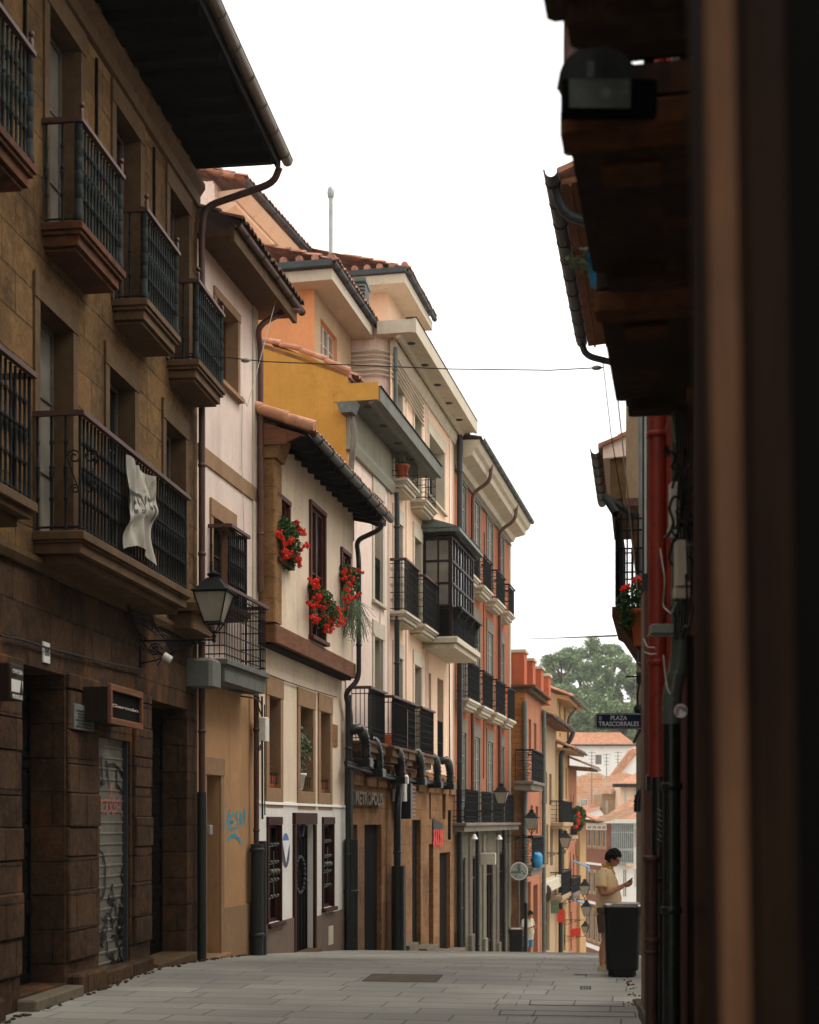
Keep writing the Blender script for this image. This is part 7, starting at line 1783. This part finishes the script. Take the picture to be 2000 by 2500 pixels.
# ================================================================== people
def skin_mesh(nodes, edges, sub=2):
    me = bpy.data.meshes.new('skin_tmp'); me.from_pydata([n[0] for n in nodes], edges, []); ob = bpy.data.objects.new('skin_tmp', me); COL.objects.link(ob)
    ob.modifiers.new('s', 'SKIN'); sv = me.skin_vertices[0].data
    for i, n in enumerate(nodes): sv[i].radius = n[1] if isinstance(n[1], tuple) else (n[1], n[1])
    sv[0].use_root = True
    m = ob.modifiers.new('sub', 'SUBSURF'); m.levels = sub; m.render_levels = sub
    dg = bpy.context.evaluated_depsgraph_get(); out = bpy.data.meshes.new_from_object(ob.evaluated_get(dg)); mb = MB()
    mb.add([v.co for v in out.vertices], [tuple(p.vertices) for p in out.polygons], True)
    bpy.data.objects.remove(ob); return mb

def person(loc, yaw, label, shirt, shorts, phone=True, shoes='shoe'):
    t = thing('person', label, 'person', (0, 0, 0)); V = Vector
    N = [((0, 0, .93), .13), ((.02, 0, 1.1), .13), ((0, 0, 1.28), .12), ((0, 0, 1.43), .1), ((.025, 0, 1.5), .06), ((.055, 0, 1.555), .055),
         ((0, .1, .88), .095), ((.02, .11, .5), .062), ((.02, .11, .44), .055), ((-.02, .115, .3), .06), ((-.03, .12, .09), .037), ((.03, .125, .045), .038), ((.13, .135, .03), .033),
         ((0, -.1, .88), .095), ((.02, -.11, .5), .062), ((.02, -.11, .44), .055), ((-.02, -.115, .3), .06), ((-.03, -.12, .09), .037), ((.03, -.125, .045), .038), ((.13, -.135, .03), .033),
         ((.0, .17, 1.42), .062), ((.0, .225, 1.3), .052), ((.02, .25, 1.14), .044), ((.13, .21, 1.19), .042), ((.245, .1, 1.25), .029), ((.285, .065, 1.265), .032),
         ((.0, -.17, 1.42), .062), ((-.01, -.23, 1.3), .054), ((-.0, -.26, 1.13), .046), ((.12, -.21, 1.15), .044), ((.235, -.1, 1.22), .03), ((.28, -.055, 1.245), .032)]
    E_ = [(0, 1), (1, 2), (2, 3), (3, 4), (4, 5), (0, 6), (6, 7), (7, 8), (8, 9), (9, 10), (10, 11), (11, 12), (0, 13), (13, 14), (14, 15), (15, 16), (16, 17), (17, 18), (18, 19), (3, 20), (20, 21), (21, 22), (22, 23), (23, 24), (24, 25), (3, 26), (26, 27), (27, 28), (28, 29), (29, 30), (30, 31)]
    body = skin_mesh(N, E_)
    # head : ellipsoid loft, tilted down
    hc = V((.1, 0, 1.635)); tilt = R(28); ct, st_ = math.cos(tilt), math.sin(tilt)
    def hd(x, y, z): return hc + V((x * ct + z * st_, y, -x * st_ + z * ct))
    prof = [(-.125, .03, -.0, .035), (-.11, .055, .0, .045), (-.08, .078, .01, .058), (-.04, .09, .01, .068), (0, .097, .008, .074), (.04, .1, .0, .077), (.075, .092, -.004, .07), (.1, .07, -.008, .052), (.118, .035, -.01, .026)]
    vs = []; n = 14
    for z, rx, cx, ry in prof:
        for k in range(n):
            a = 2 * math.pi * k / n; x = cx + rx * math.cos(a); y = ry * math.sin(a)
            if math.cos(a) > .95 and -.1 < z < -.02: x += .006
            if math.cos(a) > .7 and -.01 < z < .03: x -= .008
            vs.append(hd(x, y, z))
    hm = MB().add(vs, [(i * n + k, i * n + (k + 1) % n, (i + 1) * n + (k + 1) % n, (i + 1) * n + k) for i in range(len(prof) - 1) for k in range(n)], True)
    hm.add(vs[:n], [tuple(range(n))]); hm.add(vs[-n:], [tuple(range(n))])
    hm.add([hd(.1, 0, .025), hd(.1, -.013, -.035), hd(.132, 0, -.03), hd(.1, .013, -.035)], [(0, 1, 2), (0, 2, 3), (1, 2, 3)])
    for sy in (-1, 1):
        hm.ball(hd(-.005, sy * .077, -.01), .03, 8, 6, (.6, .3, 1))
    hm.tube([hd(.1, -.022, -.062), hd(.108, 0, -.06), hd(.1, .022, -.062)], .006, 5)
    hm.tube([V((.03, 0, 1.5)), V((.07, 0, 1.58)), hc], .052, 10)
    # hands: palm and fingers round the phone
    ph = V((.4, -.0, 1.27))
    for sy, w0 in ((-1, V((.285, -.055, 1.245))), (1, V((.29, .065, 1.265)))):
        pal = w0 + V((.03, -sy * .012, .01)); hm.ball(pal, .036, 8, 6, (1.2, .5, 1))
        for k in range(4):
            b0 = pal + V((.022, 0, .026 - k * .017)); m1 = b0 + V((.03, -sy * .004, .012)); e = m1 + V((.012, -sy * .02, .008)); ln = (.9, 1, .95, .75)[k]
            hm.tube([b0, b0 + (m1 - b0) * ln, b0 + (e - b0) * ln], .0085, 6, True, [.009, .0085, .007])
        hm.tube([pal + V((0, -sy * .01, .025)), pal + V((.02, -sy * .022, .045)), pal + V((.045, -sy * .02, .055))], .009, 6, True, [.011, .0095, .008])
    body.add(hm.v, hm.f, True); 
    part('body', body, M['skin'], t)
    # shirt
    rg = [(.8, .0, .175, .19), (.83, .0, .18, .195), (.95, .02, .18, .19), (1.06, .045, .185, .185), (1.18, .035, .165, .185), (1.3, .015, .145, .195), (1.39, .0, .125, .2), (1.45, -.005, .1, .17), (1.49, .005, .08, .11), (1.52, .015, .068, .075)]
    n = 28; vs = []
    random.seed(17)
    for i, (z, cx, rx, ry) in enumerate(rg):
        for k in range(n):
            a = 2 * math.pi * k / n; f = .012 * math.sin(a * 3 + z * 20) * (1.4 - z) + .008 * math.sin(a * 7 + z * 33)
            vs.append(V((cx + (rx + f) * math.cos(a), (ry + f) * math.sin(a), z + (.012 * math.sin(a * 2) if i == 0 else 0))))
    sm = MB().add(vs, [(i * n + k, i * n + (k + 1) % n, (i + 1) * n + (k + 1) % n, (i + 1) * n + k) for i in range(len(rg) - 1) for k in range(n)], True)
    for sy in (-1, 1): sm.tube([V((-.005, sy * .12, 1.43)), V((-.005, sy * .18, 1.42)), V((-.008, sy * .215, 1.34)), V((-.004, sy * .237, 1.235))], .08, 14, False, [.07, .078, .078, .084])
    sp_ = part('shirt', sm, M[shirt], t)
    cl = MB()
    for sy in (-1, 1): cl.tube([V((-.004, sy * .2375, 1.235)), V((-.003, sy * .241, 1.215))], .085, 14, False, [.085, .083])
    ring = [V((.02 + .075 * math.cos(a), .08 * math.sin(a), 1.52 - .03 * math.cos(a))) for a in [2 * math.pi * i / 14 for i in range(15)]]
    cl.tube(ring, .017, 6, False)
    cl.tube([V((.095, 0, 1.49)), V((.14, 0, 1.4))], .009, 5)
    part('collar', cl, M['collar' if shirt == 'shirt' else shirt], sp_)
    so = MB()
    for sy in (-1, 1): so.tube([V((0, sy * .08, .92)), V((.01, sy * .1, .75)), V((.02, sy * .115, .56))], .12, 14, False, [.12, .115, .1])
    part('shorts', so, M[shorts], t)
    sh_ = MB()
    for sy in (-1, 1):
        q = Matrix.Rotation(0, 4, 'Z'); b = V((0, sy * .125, 0)); pr_ = [(-.085, .035, .07), (-.06, .045, .085), (0, .046, .075), (.07, .05, .06), (.14, .048, .045), (.19, .03, .03)]
        vs = []
        for x, w, h in pr_:
            for k in range(8): a = math.pi * k / 7; vs.append(b + V((x, w * math.cos(a), .012 + h * math.sin(a))))
        sh_.add(vs, [(i * 8 + k, i * 8 + k + 1, (i + 1) * 8 + k + 1, (i + 1) * 8 + k) for i in range(len(pr_) - 1) for k in range(7)], True)
        for e in (vs[:8], vs[-8:]): sh_.add(e, [tuple(range(8))])
        sh_.box(b.x - .09, b.x + .185, b.y - .045, b.y + .045, .0, .015)
    part('shoes', sh_, M[shoes], t)
    hr_ = MB(); random.seed(5)
    for k in range(900):
        a = random.uniform(0, 2 * math.pi); el = random.uniform(-.75 if math.cos(a) < .1 else -.1, 1.5); d = V((math.cos(a) * math.cos(el), math.sin(a) * math.cos(el), math.sin(el)))
        if d.x > .62 and d.z < .42: continue
        k_ = random.uniform(.97, 1.12); p = hd(d.x * .1 * k_ - .006, d.y * .08 * k_, d.z * .108 * k_ + .022); hr_.ball(p, random.uniform(.009, .019), 5, 4)
    part('hair', hr_, M['hair'], t)
    if phone:
        gl_ = MB()
        for sy in (-1, 1): gl_.tube([hd(.098 + .004 * math.cos(a), sy * .032 + .022 * math.cos(a), .012 + .018 * math.sin(a)) for a in [2 * math.pi * i / 10 for i in range(11)]], .003, 4); gl_.tube([hd(.095, sy * .055, .015), hd(.0, sy * .08, .01)], .003, 4)
        part('glasses', gl_, M['irondark'], t)
        pm = MB().bev(Fr((.335, .0), 0, 1), -.035, .035, 0, .01, 1.235, 1.375, .003)
        rot = Matrix.Rotation(R(38), 4, 'Y'); c = V((.345, 0, 1.3))
        for v in pm.v: v.xyz = c + rot @ (v - V((.34, 0, 1.305)))
        part('phone', pm, M['pipeblack'], t)
    t.location = loc; t.rotation_euler = (0, 0, yaw)
    return t
pm = pix(1480, 2363, 20.66); pm.z = ground_z(0, pm.y)
person(pm + Vector((.0, 0, 0)), TH - R(24), 'man in yellow polo shirt with dark curly hair looking down at his phone', 'shirt', 'shorts')
pm = pix(1289, 2300, 47.8); pm.z = ground_z(0, pm.y)
person(pm, TH - R(50), 'distant person in white shirt and blue denim shorts beside the black post', 'pale_st', 'denim', False)

# ================================================================== ground
def sheet(x0, x1, y0, y1, nx, ys, dz, mat, name):
    mb = MB(); vs = [Vector((x0 + (x1 - x0) * i / nx, y, ground_z(0, y) + dz)) for y in ys for i in range(nx + 1)]; W_ = nx + 1
    mb.add(vs, [(j * W_ + i, j * W_ + i + 1, (j + 1) * W_ + i + 1, (j + 1) * W_ + i) for j in range(len(ys) - 1) for i in range(nx)], True)
    return struct(name, mb, mat)
ys = [-25, -10, 0, 5, 10, 15, 18] + [18 + .5 * k for k in range(1, 64)] + list(range(52, 131, 4))
sheet(-7.5, 7.0, -25, 130, 4, ys, 0, M['paving'], 'street')
ys = [-300, -60, -25, 0, 15, 20, 23, 27, 33.4, 42, 48, 61, 74, 92, 105, 130, 170, 230, 300, 420, 900]
sheet(-500, 500, 0, 0, 10, ys, -.45, M['tree'] if False else plaster('dusty_ground', '8a8272', .1, .3), 'ground')
# access covers and grates in the paving
for k, (px, py, w, d, lb) in enumerate(((985, 2388, .5, .45, 'steel framed access cover in the middle of the paving'), (1408, 2450, .55, .22, 'rectangular drain cover near the right wall'), (1385, 2475, .75, .2, 'long drain cover nearest the viewer'), (1430, 2412, .07, .16, 'small slotted grate in the paving right of centre'), (1418, 2380, .09, .05, 'tiny dark grate before the bin'))):
    dd = EYE * F / (py - HY); p = pix(px, py, dd); z = .0; cv = thing('access_cover', lb, 'drain cover', (p.x, p.y, z), 'covers and grates in the paving')
    mb = MB()
    for a, b, c, e in ((-w, w, -d, -d + .014), (-w, w, d - .014, d), (-w, -w + .014, -d + .014, d - .014), (w - .014, w, -d + .014, d - .014)): mb.box(p.x + a, p.x + b, p.y + c, p.y + e, .002, .005)
    part('frame', mb, M['blackpaint'], cv)
    if k > 2:
        sl = MB()
        for j in range(4): x = -w + .02 + (2 * w - .04) * j / 3; sl.box(p.x + x - .01, p.x + x + .01, p.y - d + .02, p.y + d - .02, .002, .004)
        part('slots', sl, M['blackpaint'], cv)
    else: part('plate', MB().box(p.x - w + .016, p.x + w - .016, p.y - d + .016, p.y + d - .016, .001, .0035), M['steplow'] if k == 0 else M['paving'], cv)
# light joint line running with the street
mb = MB()
for k in range(22):
    y = 9 + k * .62; x = -1.05 + .028 * k * .6; mb.box(x - .004, x + .004, y, y + .3, .001, .003)
struct('paving_joint', mb, M['blackpaint'])
# little litter / dirt line along the left wall foot
random.seed(19); mb = MB()
for k in range(160):
    y = random.uniform(14, 27); x = -6.15 + random.gauss(0, .05); s = random.uniform(.01, .04); p = Vector((x, y, ground_z(0, y) + .01)); mb.ball(p, s, 5, 3, (1, 1.4, .5))
for k in range(110):
    y = random.uniform(15, 24); x = .55 + random.gauss(0, .04) - (y - 17) * .02; s = random.uniform(.006, .025); p = Vector((x, y, ground_z(0, y) + .006)); mb.ball(p, s, 5, 3, (1, 1.4, .5))
struct('dirt_edge', mb, M['b1low'], 'stuff')

# ================================================================== air, sky, light, camera
HAZE = .0004
if HAZE:
    hm = MB().box(-420, 420, -60, 520, -22, 70)
    t = bpy.data.materials.new('haze_air'); t.use_nodes = True; nt = t.node_tree; nt.nodes.clear(); o_ = nt.nodes.new('ShaderNodeOutputMaterial'); v = nt.nodes.new('ShaderNodeVolumePrincipled')
    v.inputs['Color'].default_value = (.95, .95, .93, 1); v.inputs['Density'].default_value = HAZE; nt.links.new(v.outputs[0], o_.inputs['Volume'])
    hz = struct('haze', hm, t, 'stuff')
SUN_EL, SUN_AZ = 58, 75       # azimuth from +Y towards +X
w = bpy.data.worlds.new('World'); sc.world = w; w.use_nodes = True; nt = w.node_tree; nt.nodes.clear()
out = nt.nodes.new('ShaderNodeOutputWorld'); bg = nt.nodes.new('ShaderNodeBackground'); sky = nt.nodes.new('ShaderNodeTexSky')
sky.sky_type = 'NISHITA'; sky.sun_disc = False; sky.sun_elevation = R(SUN_EL); sky.sun_rotation = R(SUN_AZ); sky.air_density = 1.0; sky.dust_density = 4.0; sky.ozone_density = 1.0
hs = nt.nodes.new('ShaderNodeHueSaturation'); hs.inputs['Saturation'].default_value = .12
mx = nt.nodes.new('ShaderNodeMix'); mx.data_type = 'RGBA'; mx.inputs[0].default_value = .6; mx.inputs[7].default_value = (10.4, 10.2, 9.9, 1)
nt.links.new(sky.outputs[0], hs.inputs['Color']); nt.links.new(hs.outputs[0], mx.inputs[6]); nt.links.new(mx.outputs[2], bg.inputs[0]); bg.inputs[1].default_value = .13
nt.links.new(bg.outputs[0], out.inputs[0])
sl = bpy.data.lights.new('sun', 'SUN'); sl.energy = .9; sl.angle = R(25); sl.color = (1, .95, .88)
so = bpy.data.objects.new('sun', sl); COL.objects.link(so)
d = Vector((math.sin(R(SUN_AZ)) * math.cos(R(SUN_EL)), math.cos(R(SUN_AZ)) * math.cos(R(SUN_EL)), math.sin(R(SUN_EL))))
so.rotation_euler = d.to_track_quat('Z', 'Y').to_euler(); so.location = (5, 10, 30)
cam = bpy.data.cameras.new('camera'); co = bpy.data.objects.new('camera', cam); COL.objects.link(co); sc.camera = co
co.location = (0, 0, EYE); co.rotation_euler = (R(90), 0, TH)
cam.sensor_fit = 'VERTICAL'; cam.sensor_height = 36; cam.sensor_width = 28.8; cam.lens = F / 2500 * 36; cam.shift_y = (HY - 1250) / 2500; cam.clip_start = .1; cam.clip_end = 3000
cam.dof.use_dof = True; cam.dof.focus_distance = 27; cam.dof.aperture_fstop = 2.0
sc.view_settings.view_transform = 'Standard'; sc.view_settings.look = 'None'; sc.view_settings.exposure = EXPOSURE = 0.72; sc.view_settings.gamma = 1
